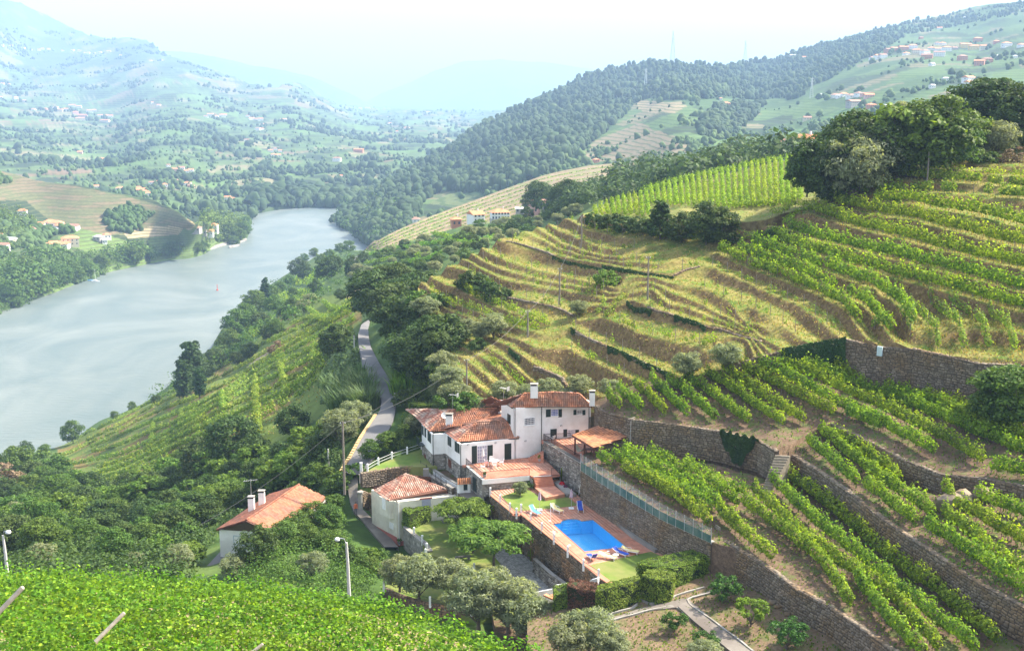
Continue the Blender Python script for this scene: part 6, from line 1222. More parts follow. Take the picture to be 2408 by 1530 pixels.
# hedges and ivy: leaves spread over a solid
def leafy_box(poly, z0, z1, n, leaf, mat, name, label, cat, top=1.0, parent=None, core_mat=None, wob=.12):
    rng = np.random.default_rng(len(label)); poly = [Vector((p[0], p[1])) for p in poly]; per = [(poly[(i+1) % len(poly)]-poly[i]).length for i in range(len(poly))]; tot = sum(per); H = z1-z0; C = []; N = []
    cen = sum(poly, Vector((0, 0)))/len(poly)
    for i, L in enumerate(per):
        k = int(n*L*H); a, b = poly[i], poly[(i+1) % len(poly)]; t = rng.random(k); z = z0+rng.random(k)*H; x = a.x+(b.x-a.x)*t; y = a.y+(b.y-a.y)*t; nn = Vector(((b-a).y, -(b-a).x)).normalized(); 
        if nn.dot((a+b)/2-cen) < 0: nn = -nn
        o = wob*fbm(x*1.1+z, y*1.1-z, 3, 3)+rng.normal(0, .04, k); C.append(np.stack([x+nn.x*o, y+nn.y*o, z], -1)); N.append(np.tile([nn.x, nn.y, .5], (k, 1)))
    xs = [p.x for p in poly]; ys = [p.y for p in poly]; area = (max(xs)-min(xs))*(max(ys)-min(ys)); k = int(n*area); x = rng.uniform(min(xs), max(xs), k); y = rng.uniform(min(ys), max(ys), k); q = inside(x, y, [tuple(p) for p in poly]); x, y = x[q], y[q]
    C.append(np.stack([x, y, z1+wob*fbm(x*1.3, y*1.3, 8, 3)], -1)); N.append(np.tile([0, 0, 1.], (len(x), 1))); C = np.concatenate(C); N = np.concatenate(N); N = N+rng.normal(0, .45, N.shape)
    V = leaf_quads(C, N, leaf, rng, 1.4); th = empty(name, label, cat, (cen.x, cen.y, z0)); o = mesh_np('foliage', V-np.array([cen.x, cen.y, z0]), quads(len(V)//4), mat); link('foliage', o, th)
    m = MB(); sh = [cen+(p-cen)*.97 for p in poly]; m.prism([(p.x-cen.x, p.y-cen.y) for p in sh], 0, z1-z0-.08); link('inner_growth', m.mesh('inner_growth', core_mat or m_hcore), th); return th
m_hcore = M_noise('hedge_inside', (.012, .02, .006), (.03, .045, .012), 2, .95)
def hpoly(fr, pts, z): return [(lambda p: (p.x, p.y))(fz(*fr(*q), z)) for q in pts]
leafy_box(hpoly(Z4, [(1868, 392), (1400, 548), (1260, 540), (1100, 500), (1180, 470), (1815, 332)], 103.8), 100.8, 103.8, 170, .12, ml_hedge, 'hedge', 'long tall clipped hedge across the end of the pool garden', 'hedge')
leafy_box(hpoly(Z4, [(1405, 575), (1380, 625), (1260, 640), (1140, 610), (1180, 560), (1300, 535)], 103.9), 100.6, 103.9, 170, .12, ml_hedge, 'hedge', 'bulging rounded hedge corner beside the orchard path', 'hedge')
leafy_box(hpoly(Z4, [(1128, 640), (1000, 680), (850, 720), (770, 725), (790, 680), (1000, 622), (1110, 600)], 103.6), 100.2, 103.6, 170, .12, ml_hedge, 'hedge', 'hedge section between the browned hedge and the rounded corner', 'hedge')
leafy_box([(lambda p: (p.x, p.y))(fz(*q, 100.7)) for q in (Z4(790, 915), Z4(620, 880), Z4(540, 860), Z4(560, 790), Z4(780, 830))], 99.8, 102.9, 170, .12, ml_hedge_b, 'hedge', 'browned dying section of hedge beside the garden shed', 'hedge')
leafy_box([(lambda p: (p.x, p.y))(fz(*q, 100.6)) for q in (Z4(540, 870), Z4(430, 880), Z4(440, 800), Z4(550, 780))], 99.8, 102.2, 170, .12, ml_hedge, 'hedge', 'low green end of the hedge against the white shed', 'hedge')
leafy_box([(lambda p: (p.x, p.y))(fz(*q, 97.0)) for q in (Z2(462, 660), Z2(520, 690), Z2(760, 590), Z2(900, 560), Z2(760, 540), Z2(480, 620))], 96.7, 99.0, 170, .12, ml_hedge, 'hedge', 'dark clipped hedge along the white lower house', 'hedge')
def ivy_on(P0, P1, z0f, z1f, n, label, mat=None, thick=.25, leaf=.2):
    """ivy over a wall strip between two places; z0f, z1f give lower and upper height along it"""
    rng = np.random.default_rng(len(label)*3); a, b = Vector(P0), Vector(P1); t = rng.random(n); L = (b-a); L.z = 0; nn = Vector((L.y, -L.x, 0)).normalized(); nn = nn if nn.dot(CAM-a) > 0 else -nn
    z0 = np.array([z0f(q) for q in t]); z1 = np.array([z1f(q) for q in t]); z = z0+(z1-z0)*rng.random(n); x = a.x+(b.x-a.x)*t; y = a.y+(b.y-a.y)*t; o = thick*(.5+.5*fbm(t*9, z*.9, 4, 3))+.05
    C = np.stack([x+nn.x*o, y+nn.y*o, z], -1); V = leaf_quads(C, np.tile([nn.x, nn.y, .45], (n, 1))+rng.normal(0, .4, (n, 3)), leaf, rng, 1.2); me = mesh_np('ivy', V, quads(len(V)//4), mat or ml_ivy); o = link('ivy', me); o['label'] = label; o['category'] = 'ivy'; return o
# ================================================================ remaining walls
def hill_wall(pl, hgt, label, patch=hill, **kw):
    q = resample(pl, max(4, len(pl)*2)); P = patch.ground(q[:, 0], q[:, 1]+1.0); P = [Vector(p) for p in P]
    top = [(p.x, p.y-.35, p.z+.05) for p in P]; return stone_wall('dry_stone_wall', top, [t[2] for t in top], [t[2]-hgt for t in top], label, world=True, **kw)
W5z = [fz(*p, 110.05) for p in W5T]; W5B_ = [106.3, 106.3, 106.2, 106.2, 106.2, 106.2, 106.2]
stone_wall('retaining_wall', [tuple(p+Vector((0, -.15, 0))) for p in W5z], 110.1, W5B_, 'tall curved stone wall behind the pergola and lower vines', world=True, nmax=260, size=.44, mat=m_stone, thick=.6)
m = Face(fz(*Z3(178, 45), 110), fz(*Z3(480, 165), 110)); mm = MB(); 
W4P = [hill.g(u, v-.5) for u, v in W4T[1:-1]]; W4bz = [float(T4.g(u, v).z) for u, v in [(p[0], float(ip(W4B, p[0]))) for p in W4T[1:-1]]]
stone_wall('retaining_wall', [tuple(p+Vector((0, -.25, .05))) for p in W4P], [p.z+.08 for p in W4P], [b-.6 for b in W4bz], 'long high stone wall dividing the upper terraces from the vineyard', world=True, nmax=260, size=.45, thick=.6)
W2P = [fz(u, v, 109.05) for u, v in W2T]; stone_wall('retaining_wall', [tuple(p+Vector((0, -.12, .05))) for p in W2P], 109.15, [105.6]*len(W2P), 'long stone wall running down right from the outdoor steps', world=True, nmax=280, size=.45, thick=.6)
W1P = [fz(u, v, 105.35) for u, v in W1T]; stone_wall('retaining_wall', [tuple(p+Vector((0, -.12, .05))) for p in W1P], 105.45, [101.5]*len(W1P), 'stone wall between the lowest vine terrace and the orchard', world=True, nmax=280, size=.42, thick=.6)
W3P = [T4.g(u, v-1) for u, v in W3T]; stone_wall('retaining_wall', [tuple(p+Vector((0, -.12, .0))) for p in W3P], [p.z+.1 for p in W3P], [p.z-2.0 for p in W3P], 'low stone wall half hidden behind the second terrace vines', world=True, nmax=160, size=.45, thick=.6)
hill_wall(ZL(Z5, [(605, 305), (750, 330), (930, 395), (960, 410)]), 2.6, 'high dry stone wall at the left end of the middle hill', nmax=120, size=.5, mat=m_stone)
hill_wall(ZL(Z5, [(575, 700), (700, 735), (850, 760), (1000, 800), (1090, 840)]), 2.3, 'dark dry stone wall left of the small round olive', nmax=120, size=.5)
hill_wall(ZL(Z5, [(1090, 955), (1200, 1020), (1350, 1080), (1600, 1190), (1810, 1290)]), 2.6, 'curved dry stone wall on the front of the middle hill', nmax=140, size=.5)
hill_wall(ZL(Z5, [(1640, 780), (1850, 850), (2000, 910), (2250, 960), (2408, 1010), (2480, 1040)]), 2.2, 'dry stone wall with ivy across the middle hill', nmax=140, size=.5)
hill_wall(ZL(Z5, [(800, 1215), (900, 1260), (1000, 1310), (1050, 1380)]), 2.2, 'short dry stone wall just above the villa roofs', nmax=100, size=.5)
hill_wall(ZL(Z10, [(100, 590), (250, 592), (380, 610)]), 1.4, 'low grey wall under the dark trees on the hill', nmax=40, size=.5)
hill_wall(ZL(Z5, [(1840, 550), (1950, 510), (2035, 485)]), 1.8, 'small wall end beside the narrow gully on the hill', nmax=30, size=.5)
def ivy_hill(pl, hgt, n, label, th=.6, mat=None):
    q = resample(pl, 6); P = hill.ground(q[:, 0], q[:, 1]); rng = np.random.default_rng(n); t = rng.uniform(0, 5, n); i = np.minimum(t.astype(int), 4); f = (t-i)[:, None]; C = P[i]*(1-f)+P[i+1]*f; k = rng.random(n); C[:, 2] += .2-k*hgt; C[:, 1] -= .45+th*(.4+.6*fbm(t*3, k*3, 2, 3))+.3*k
    V = leaf_quads(C, np.tile([-.2, -1, .5], (n, 1))+rng.normal(0, .4, (n, 3)), .26, rng, 1.2); o = link('ivy', mesh_np('ivy', V, quads(len(V)//4), mat or ml_ivy)); o['label'] = label; o['category'] = 'ivy'
ivy_hill(ZL(Z5, [(940, 410), (1100, 450), (1250, 480), (1310, 490)]), 3.4, 3600, 'thick dark ivy over the left part of the high hill wall'); ivy_hill(ZL(Z5, [(1310, 480), (1500, 515), (1700, 545), (1840, 560)]), 2.8, 4200, 'dark ivy curtain over the right part of the high hill wall')
ivy_hill(ZL(Z5, [(1490, 745), (1560, 780), (1670, 800)]), 2.8, 2600, 'dark ivy mass on the corner of the middle terrace'); ivy_hill(ZL(Z5, [(1840, 850), (1950, 890), (2070, 930)]), 2.4, 1800, 'long ivy patch hanging on the middle dry stone wall')
ivy_hill(ZL(Z5, [(1350, 1080), (1480, 1130), (1620, 1200), (1720, 1245), (1810, 1290)]), 2.6, 3800, 'dark ivy covering the lower curved hill wall'); ivy_hill(ZL(Z5, [(1080, 950), (1110, 965)]), 3, 700, 'ivy column at the left end of the curved hill wall'); ivy_hill(ZL(Z5, [(620, 1090), (700, 1150)]), 2.6, 900, 'ivy clump on the small outcrop above the villa')
q0_, q1_ = Vector(W4P[2]), Vector(W4P[4]); ivy_on(q0_+Vector((0, -.4, 0)), q1_+Vector((0, -.4, 0)), lambda t: q0_.z-2.2+1.6*abs(t-.4)+.4*math.sin(t*21), lambda t: q0_.z+.5+(q1_.z-q0_.z)*t, 5200, 'dark ivy heap on the left end of the long high wall', thick=.5)
i0, i1 = W5z[4], W5z[5]; ivy_on(i0+Vector((0, -.3, 0)), i1+Vector((0, -.3, 0)), lambda t: 110.1-3.3*max(0, math.sin(min(1, t*1.1)*math.pi))**.7-.5*math.sin(t*19)*math.sin(t*7), lambda t: 110.35+.2*math.sin(t*31), 4200, 'triangular dark ivy patch on the curved wall near the steps', thick=.3)
# stone steps up to the upper vineyard
s0, s1 = fz(*Z3(1755, 460), 109.9), fz(*Z3(1885, 465), 109.9); b0_, b1__ = fz(*Z3(1628, 790), 106.3), fz(*Z3(1700, 800), 106.3); stairs(s0, s1, b0_, b1__, 14, m_wornstone, 'steep worn stone steps between the two vineyard terraces', 'stone_steps')
stairs(fz(*Z3(1240, 1070), 106), fz(*Z3(1275, 1095), 106), fz(*Z3(1205, 1115), 105.4), fz(*Z3(1240, 1140), 105.4), 3, m_wornstone, 'three small stone steps at the right end of the mesh fence', 'stone_steps')
# box on the long wall
f_ = Face(W4P[5], W4P[6]); r = f_.rect(Z11, 838, 97, 862, 141); m = MB(); f_.box(m, r[0], r[1], r[2], r[3], .3, .6); o = m.build('meter_cabinet', m_plain_lb if 'm_plain_lb' in globals() else M_plain('pale_blue_paint', (.50, .62, .66), .5)); o['label'] = 'pale blue cabinet on top of the long stone wall'; o['category'] = 'cabinet'
# ================================================================ road, lane, driveway, lawns
def ribbon(name, L, R, z_off, mat, patch=None, zz=None, nn=40, label=None, cat=None, skirt=0):
    a, b = resample(L, nn), resample(R, nn)
    if patch is not None:
        PA, PB = patch.ground(a[:, 0], a[:, 1]), patch.ground(b[:, 0], b[:, 1]); z = np.maximum(PA[:, 2], PB[:, 2]); z = np.convolve(np.r_[[z[0]]*3, z, [z[-1]]*3], np.ones(7)/7, 'valid')
        PA = np.array([PZ(p[0], p[1], q+z_off) for p, q in zip(a, z)]); PB = np.array([PZ(p[0], p[1], q+z_off) for p, q in zip(b, z)])
    else: z = np.interp(np.linspace(0, 1, nn), np.linspace(0, 1, len(zz)), zz); PA = np.array([PZ(p[0], p[1], q) for p, q in zip(a, z)]); PB = np.array([PZ(p[0], p[1], q) for p, q in zip(b, z)])
    m = MB(); 
    for i in range(nn-1):
        m.poly([PA[i], PB[i], PB[i+1], PA[i+1]])
        for Q in (PA, PB): m.poly([Q[i], Q[i+1], Q[i+1]-np.array([0, 0, 1.6]), Q[i]-np.array([0, 0, 1.6])])
    return m.build(name, mat, kind='structure'), PA, PB
ROADL = [(866, 752), (850, 762), (842, 785), (843, 810), (852, 845), (868, 885), (888, 920), (898, 945), (893, 965), (876, 990), (850, 1030), (826, 1075), (812, 1095), (805, 1110)]
ROADR = [(870, 754), (868, 765), (866, 785), (872, 815), (890, 850), (912, 885), (930, 910), (932, 940), (930, 965), (924, 990), (904, 1030), (880, 1075), (858, 1100), (845, 1116)]
rd, RA, RB = ribbon('road', ROADL, ROADR, .25, m_road, patch=bank, nn=60)
m = MB()
for i in range(36, 59): a, b = Vector(RA[i]), Vector(RA[i+1]); d = (b-a).normalized(); s = Vector((-d.y, d.x, 0)); m.prism([(p.x, p.y) for p in (a, b, b+s*-.4, a+s*-.4)], min(a.z, b.z)-.5, max(a.z, b.z)+.14)
o = m.build('kerb', M_plain('worn_yellow_kerb', (.48, .34, .16), .85), kind='structure')
ribbon('lane', ZL(Z13, [(410, 850), (420, 1000), (440, 1110), (470, 1190), (540, 1260), (620, 1360), (740, 1500)]), ZL(Z13, [(520, 860), (500, 960), (505, 1070), (540, 1160), (640, 1260), (760, 1380), (860, 1500)]), .2, m_path, patch=bank, nn=30)
# driveway of cobbles
dv = ZL(Z2, [(1300, 760), (1440, 830), (1520, 900), (1600, 960), (1760, 1200), (1740, 1240), (1560, 1240), (1390, 1085), (1270, 940), (1180, 800)]); zq = 96.9
drv = empty('driveway', 'grey cobbled driveway below the pool wall', 'driveway', fz(*Z2(1500, 1000), zq)); drv['kind'] = 'structure'
pave([(lambda p: (p.x, p.y))(fz(*q, zq)) for q in dv], zq, drv, m_cobble, .2, DANG, 300, name='cobble', joint=m_path, h=.03, base_z=zq-.5, gap=.9)
# low ramp wall beside driveway
stone_wall('low_wall', [Z2(1600, 950), Z2(1760, 1090), Z2(1900, 1190), Z2(1960, 1240)], [98.4, 98.5, 98.6, 98.6], 96.6, 'low stone parapet along the ramp beside the pool wall', mat=m_stone_grey, coping=m_conc, nmax=60, size=.35, thick=.35)
def flat(name, fr, pts, z, mat, **kw): m = MB(); m.prism([(lambda p: (p.x, p.y))(fz(*fr(*q), z)) for q in pts], z-2.5, z); return m.build(name, mat, kind='structure')
flat('lawn', Z2, [(500, 690), (560, 640), (900, 545), (1180, 560), (1300, 760), (1180, 800), (1280, 950), (1400, 1100), (1480, 1170), (1250, 1110), (900, 990), (680, 900), (660, 860), (600, 760)], 96.93, m_lawn)
flat('lawn', Z2, [(300, 1190), (640, 940), (900, 1000), (1250, 1120), (1500, 1190), (1600, 1350), (1100, 1480), (700, 1350), (460, 1290)], 96.2, m_lawn)
lw = ZL(Z13, [(535, 845), (590, 835), (685, 780), (803, 730), (937, 685), (1064, 645), (1110, 700), (1200, 800), (1010, 800), (900, 800), (760, 810), (600, 845)]); m = MB(); m.prism([(lambda p: (p.x, p.y))(fz(*q, 101.5)) for q in lw], 98.5, 101.5); m.build('lawn', m_lawn, kind='structure')
stone_wall('ruined_wall', ZL(Z13, [(540, 862), (600, 850), (760, 818), (880, 808), (990, 800)]), 101.45, [99.6, 99.4, 99.2, 99.0, 99.0], 'crumbling brown stone wall with a dark doorway under the villa lawn', mat=m_stone, nmax=120, size=.4)
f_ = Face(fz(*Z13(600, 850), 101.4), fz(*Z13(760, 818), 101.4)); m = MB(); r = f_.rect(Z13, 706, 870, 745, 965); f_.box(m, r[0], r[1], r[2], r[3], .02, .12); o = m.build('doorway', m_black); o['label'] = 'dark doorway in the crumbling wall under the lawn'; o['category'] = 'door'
stone_wall('lane_wall', ZL(Z13, [(545, 1010), (600, 1030), (690, 1120)]), [99.6, 98.9, 98.0], [97.6, 96.5, 94.8], 'overgrown stone wall between the lane and the lower house', mat=m_stone, nmax=80, size=.4)
stone_wall('lane_wall', ZL(Z13, [(690, 1190), (752, 1270)]), [96.8, 96.6], [95.2, 94.4], 'short stone base wall under the overhang of the lower house', mat=m_stone, nmax=40, size=.4)
m = MB(); p = fz(*Z13(530, 1165), 97.6); m.lathe(p, [(.3, 0), (.26, .2), (.26, 2.0), (.42, 2.1), (.42, 2.3), (.2, 2.35)], 8); o = m.build('gate_pillar', m_render); o['label'] = 'dark round gate pillar beside the lane'; o['category'] = 'pillar'
stone_wall('garden_wall', ZL(Z2, [(466, 668), (500, 700), (560, 752), (640, 815), (685, 885)]), 97.05, [94.2, 94.2, 94.2, 94.3, 94.6], 'grey rendered wall holding up the acacia lawn', mat=m_stone_grey, core=m_render, nmax=10, size=.9, coping=m_conc, depth=.01)
# alley beside the villa
flat('alley', Z1, [(150, 880), (330, 905), (440, 880), (600, 990), (830, 1150), (700, 1250), (500, 1090), (300, 980)], 100.4, m_path)
stone_wall('planter_wall', ZL(Z1, [(310, 905), (430, 985), (545, 1050)]), 101.1, 100.3, 'low whitewashed wall of the planting bed beside the villa', mat=m_white, core=m_white, nmax=6, size=1.2, coping=m_conc, depth=.01, thick=.25)
flat('planting_bed', Z1, [(320, 905), (345, 900), (440, 880), (575, 985), (545, 1045)], 100.9, mt_soil)
stone_wall('alley_wall', ZL(Z1, [(165, 870), (260, 960), (400, 1040), (500, 1090)]), 100.75, [98.5, 98.0, 97.6, 97.2], 'grey stone wall below the narrow alley of the villa', mat=m_stone_grey, nmax=60, coping=m_conc, size=.4)
m = MB(); p = fz(*Z1(252, 1020), 100.2); m.abox(p.x-.35, p.x+.35, p.y-.3, p.y+.3, 97.5, 101.9); o = m.build('wall_pier', m_render); o['label'] = 'square grey pier rising from the alley wall'; o['category'] = 'pillar'
fence_posts([fz(*Z1(x, y), 100.8) for x, y in ((200, 895), (255, 935), (300, 970), (345, 1005), (395, 1040), (445, 1085))], 'thin dark wire fence along the alley beside the villa', 1.0, w=.03, mat=m_black, rails=(.4, .9))
fence_posts([fz(*Z13(x, y), 101.5) for x, y in ((590, 838), (685, 783), (803, 732), (937, 687), (1062, 645))], 'white posts with pale rails around the villa lawn', .95, rmat=m_trim)
m = MB(); p = fz(*Z13(537, 945), 99.0); m.abox(p.x-.16, p.x+.16, p.y-.16, p.y+.16, 99, 101.9); o = m.build('gate_post', m_trim); o['label'] = 'tall white gate post at the corner of the crumbling wall'; o['category'] = 'post'
fence_posts([fz(*Z2(x, y), 97) for x, y in ((560, 740), (632, 810), (670, 880), (660, 930))], 'white posts with dark rails above the grey garden wall', .95)
fence_posts([fz(*Z2(x, y), 97) for x, y in ((905, 1025), (1085, 1060), (1247, 1115), (1395, 1170), (1503, 1210))], 'white posts with wires beside the entrance driveway', .95)
fence_posts([fz(*Z2(x, y), 97) for x, y in ((298, 1215), (700, 1350), (1060, 1430))], 'wire fence with one white post under the front olives', .9)
stone_wall('boundary_wall', ZL(Z2, [(300, 1215), (480, 1290), (700, 1350), (900, 1390), (1100, 1430)]), 96.6, 94.8, 'low dark wall below the front olive trees', mat=m_stone_old, nmax=60, size=.42)
# entrance with scalloped white wall, tiled porch and shed
gw = empty('gate_wall', 'white wall with curved stepped top beside the entrance', 'wall', fz(*Z4(200, 720), 97)); pts = [(185, 715), (235, 735), (262, 745), (420, 715), (445, 685), (525, 672), (545, 700), (690, 675), (735, 640), (790, 625)]; hs = [98.2, 98.2, 97.9, 97.9, 98.5, 98.6, 98.0, 98.2, 99.3, 101.4]
zr = [98.2, 98.1, 97.9, 98.0, 98.6, 98.8, 98.6, 99.4, 100.6, 101.3]; Pg = [fz(*Z4(*p), z) for p, z in zip(pts, zr)]; A_0 = fz(*Z4(185, 740), 97.8); A_1 = fz(*Z4(810, 660), 100.8); Fg = Face(fz(*Z4(185, 715), 98.2), fz(*Z2(2180, 1140), ZD)); m = MB(); cp = MB()
sp = [Fg.pt(Z4(*p)) for p in pts]
for (xa, za), (xb, zb2) in zip(sp[:-1], sp[1:]):
    qa, qb = Fg.at(xa, 0), Fg.at(xb, 0); na = Fg.n*.16; m.prism([((qa+na).x, (qa+na).y), ((qb+na).x, (qb+na).y), ((qb-na).x, (qb-na).y), ((qa-na).x, (qa-na).y)], 96.4, [za, zb2, zb2, za]); nb = Fg.n*.2
    cp.prism([((qa+nb).x, (qa+nb).y), ((qb+nb).x, (qb+nb).y), ((qb-nb).x, (qb-nb).y), ((qa-nb).x, (qa-nb).y)], [za, zb2, zb2, za], [za+.08, zb2+.08, zb2+.08, za+.08])
adopt(m.build('wall', m_white), gw); adopt(cp.build('coping', m_trim), gw)
m = MB()
for q_ in ((200, 800, 268, 835), ): pass
stone_wall('gate_wall', ZL(Z4, [(215, 790), (262, 830), (300, 880), (312, 930)]), [98.6, 98.3, 98.9, 98.6], 96.5, 'short white wall stub in front of the tiled porch', mat=m_white, core=m_white, nmax=4, size=1.4, coping=m_trim, depth=.01, thick=.3)
flat('porch_floor', Z4, [(240, 770), (350, 760), (380, 860), (320, 880)], 97.6, m_step)
shed = empty('garden_shed', 'small white shed with sloping orange tiled roof beside the browned hedge', 'shed', fz(*Z4(390, 860), 97.5)); r0, r1, r2, r3 = fz(*Z4(347, 762), 99.5), fz(*Z4(425, 795), 99.5), fz(*Z4(760, 720), 99.9), fz(*Z4(745, 700), 100.3)
roof_face([r0, r1, r2, r3], shed, m_tile_new, nmax=60); m = MB(); m.prism([(p.x, p.y) for p in (r0+Vector((.15, 0, 0)), r1+Vector((0, .1, 0)), r2, r3)], 96.5, [99.35, 99.35, 99.7, 99.9]); adopt(m.build('wall', m_white), shed)
# orchard path and kerbs
def obed(fr, pts, z, name, mat, zb=.6): m = MB(); m.prism([(lambda p: (p.x, p.y))(fz(*fr(*q), z)) for q in pts], z-zb, z); return m.build(name, mat, kind='structure')
zo = 101.3
ribbon('garden_path', ZL(Z4, [(1700, 715), (1500, 780), (1400, 800), (1130, 860), (960, 925), (820, 940)]), ZL(Z4, [(1690, 745), (1510, 790), (1430, 855), (1200, 880), (1000, 925), (850, 975)]), .05, m_path, patch=orch, nn=24)
ribbon('garden_path', ZL(Z4, [(1430, 850), (1560, 970), (1720, 1100), (1840, 1200), (1960, 1290)]), ZL(Z4, [(1510, 790), (1680, 930), (1860, 1070), (2020, 1200), (2150, 1300)]), .055, m_path, patch=orch, nn=24)
def kerb_line(pl, label):
    q = resample(pl, 26); P = orch.ground(q[:, 0], q[:, 1]); m = MB()
    for a, b in zip(P[:-1], P[1:]): a = Vector(a); b = Vector(b); d = (b-a).normalized(); s = Vector((-d.y, d.x, 0))*.09; m.prism([(p.x, p.y) for p in (a+s, b+s, b-s, a-s)], [a.z-.2, b.z-.2, b.z-.2, a.z-.2], [a.z+.17, b.z+.17, b.z+.17, a.z+.17])
    o = m.build('kerb', m_conc, kind='structure')
kerb_line(ZL(Z4, [(850, 985), (1180, 890), (1380, 850), (1430, 862), (1560, 980), (1740, 1120), (1880, 1240), (1960, 1310)]), ''); kerb_line(ZL(Z4, [(1700, 750), (1520, 790), (1500, 810), (1530, 850), (1700, 965), (1870, 1090), (2040, 1220), (2140, 1300)]), '')
kerb_line(ZL(Z4, [(820, 935), (950, 900), (1060, 870), (1100, 840)]), ''); kerb_line(ZL(Z4, [(1120, 800), (1200, 835), (1370, 800), (1400, 775), (1640, 705)]), '')
# ================================================================ lower white house
h2 = empty('lower_house', 'cream white house with old hipped tile roof beside the lane', 'house', fz(*Z2(413, 828), 94.3)); ze = 99.9
L_0, P_1, P_2 = fz(*Z2(255, 400), ze), fz(*Z2(345, 445), ze), fz(*Z2(760, 400), ze); Q1 = fz(*Z2(413, 830), 94.25); dX = (P_2-P_1).normalized(); FF_ = Face(Q1, Q1+dX*14); FF_.wall(h2, 94.2, ze, m_cream, thick=.3)
sX = (L_0-P_1); sX.z = 0; FS = Face(Q1, Q1+sX.normalized()*6); FS.wall(h2, 94.2, ze, m_cream, thick=.3); FS.wall(h2, 94.2, 95.3, m_plain_red if 'm_plain_red' in globals() else M_plain('brick_red_plinth', (.42, .14, .11), .8), 'plinth', .0+.3, label='brick red plinth') if False else None
m_plinth = M_plain('brick_red_plinth', (.42, .14, .11), .8); m = MB(); FS.box(m, -.02, 5.9, 94.15, 95.3, 0, .04); FF_.box(m, -.04, 3, 94.15, 94.75, 0, .04); adopt(m.build('plinth', m_plinth), h2)
m = MB(); qb_ = FF_.pt(Z2(345, 520))[0]; bay = [P_1, P_1+dX*1.6, L_0+dX*1.6, L_0]; m.prism([(p.x, p.y) for p in bay], 97.55, ze); adopt(m.build('bay', m_cream), h2)
back2 = Vector((-dX.y, dX.x, 0)); back2 = back2 if back2.y > 0 else -back2; m = MB(); m.prism([(p.x, p.y) for p in (Q1+back2*.3, Q1+dX*13.9+back2*.3, Q1+dX*13.9+back2*7, Q1+back2*7)], 94.2, ze); adopt(m.build('rear_wall', m_cream), h2)
e_0, e_1, e_2, ap = fz(*Z2(215, 355), ze), fz(*Z2(335, 442), ze), fz(*Z2(860, 372), ze), fz(*Z2(485, 210), 101.7); ap2 = fz(*Z2(850, 345), 100.6)
roof_face([e_1, e_2, ap2, ap], h2, m_tile_old_shade, nmax=120); roof_face([e_0, e_1, ap], h2, m_tile_old_shade, nmax=80); roof_face([ap2+back2*5, e_0+back2*1.5, e_0, ap], h2, m_tile_old_shade, nmax=0); caps(e_1, ap, h2, m_tile_old_shade); caps(e_0, ap, h2, m_tile_old_shade); caps(ap, ap2, h2, m_tile_old_shade)
Fb = Face(P_1, L_0); r = Fb.rect(Z2, 282, 425, 312, 515); m = MB(); Fb.box(m, r[0], r[1], r[2], r[3], .005, .04); adopt(m.build('window', m_trim), h2); r = FS.rect(Z2, 345, 630, 382, 685); m = MB(); FS.box(m, r[0], r[1], r[2], r[3], .005, .04); adopt(m.build('window', m_trim), h2)
r = FF_.rect(Z2, 628, 425, 706, 500); m = MB(); FF_.box(m, r[0], r[1], r[2], r[3], .005, .04); adopt(m.build('roller_blind', m_plain_g if 'm_plain_g' in globals() else m_curtain), h2); m = MB(); FF_.box(m, r[0]-.3, r[1]+.2, r[3], r[3]+.18, .005, .06); adopt(m.build('lintel', m_plinth), h2); FF_.pipe(h2, .25, 94.3, 99.8, m_trim)
# ================================================================ house with the large orange roof
h3 = empty('orange_roofed_house', 'white house with large orange tiled gable roof among the trees', 'house', fz(*Z14(1432, 540), 93.4))
A3, B3 = fz(*Z14(1582, 287), 99.2), fz(*Z14(1917, 60), 99.3); E3 = fz(*Z14(1392, 346), 97.3); D3 = fz(*Z14(2097, 147), 97.2); wv = D3-B3; C3 = A3+wv; E3b = E3+(B3-A3)
roof_face([C3, D3, B3, A3], h3, m_tile_flat, kind='flat', nmax=300); roof_face([E3b, E3, A3, B3], h3, m_tile_flat, kind='flat', nmax=60); caps(A3, B3, h3, m_tile_flat, nmax=30)
ax3 = (B3-A3); ax3.z = 0; ax3.normalize(); e_in = lambda p, k: p+ax3*.5+(((A3+B3)/2)-p).normalized()*k
w0_ = E3+ax3*.5+(A3-E3)*.08; w1_ = C3+ax3*.5+(A3-C3)*.08; F3 = Face(w0_, w1_); F3.wall(h3, 93, 97.1, m_white, thick=.3); m = MB(); tA = A3+ax3*.5; m.poly([(w0_.x, w0_.y, 97.1), (w1_.x, w1_.y, 97.1), (tA.x, tA.y, 99.05)]); adopt(m.build('gable', M_plain('brown_boarding', (.13, .085, .065), .8)), h3)
for (p, q) in ((E3, A3), (A3, C3)): m = MB(); m.tube([p+Vector((0, 0, -.14)), q+Vector((0, 0, -.14))], .09, 4); adopt(m.build('bargeboard', m_wood), h3)
lft = Face(w0_, w0_+ax3*13.5); lft.wall(h3, 93, 97.1, m_white, thick=.3); rgt = Face(w1_, w1_+ax3*13.5); rgt.wall(h3, 93, 97.1, m_white, thick=.3)
r = F3.rect(Z14, 1500, 388, 1600, 450); F3.window(h3, (r[0], r[1], r[2]+.05, r[3]), 1, 1, frame=M_plain('grey_blue_frame', (.36, .45, .52), .6), pane=m_trim)
chimney(h3, fz(*Z14(1616, 215), 98.4), .75, 1.4); chimney(h3, fz(*Z14(1682, 175), 98.6), .75, 1.35)
m = MB(); p = fz(*Z14(1614, 150), 99.6); m.tube([p, p+Vector((0, 0, 2.6))], .03, 5); m.tube([p+Vector((-.9, 0, 2.3)), p+Vector((.9, .1, 2.5))], .02, 4)
for k in range(6): m.tube([p+Vector((-.8+k*.3, -.3, 2.35+.02*k)), p+Vector((-.8+k*.3, .3, 2.35+.02*k))], .012, 4)
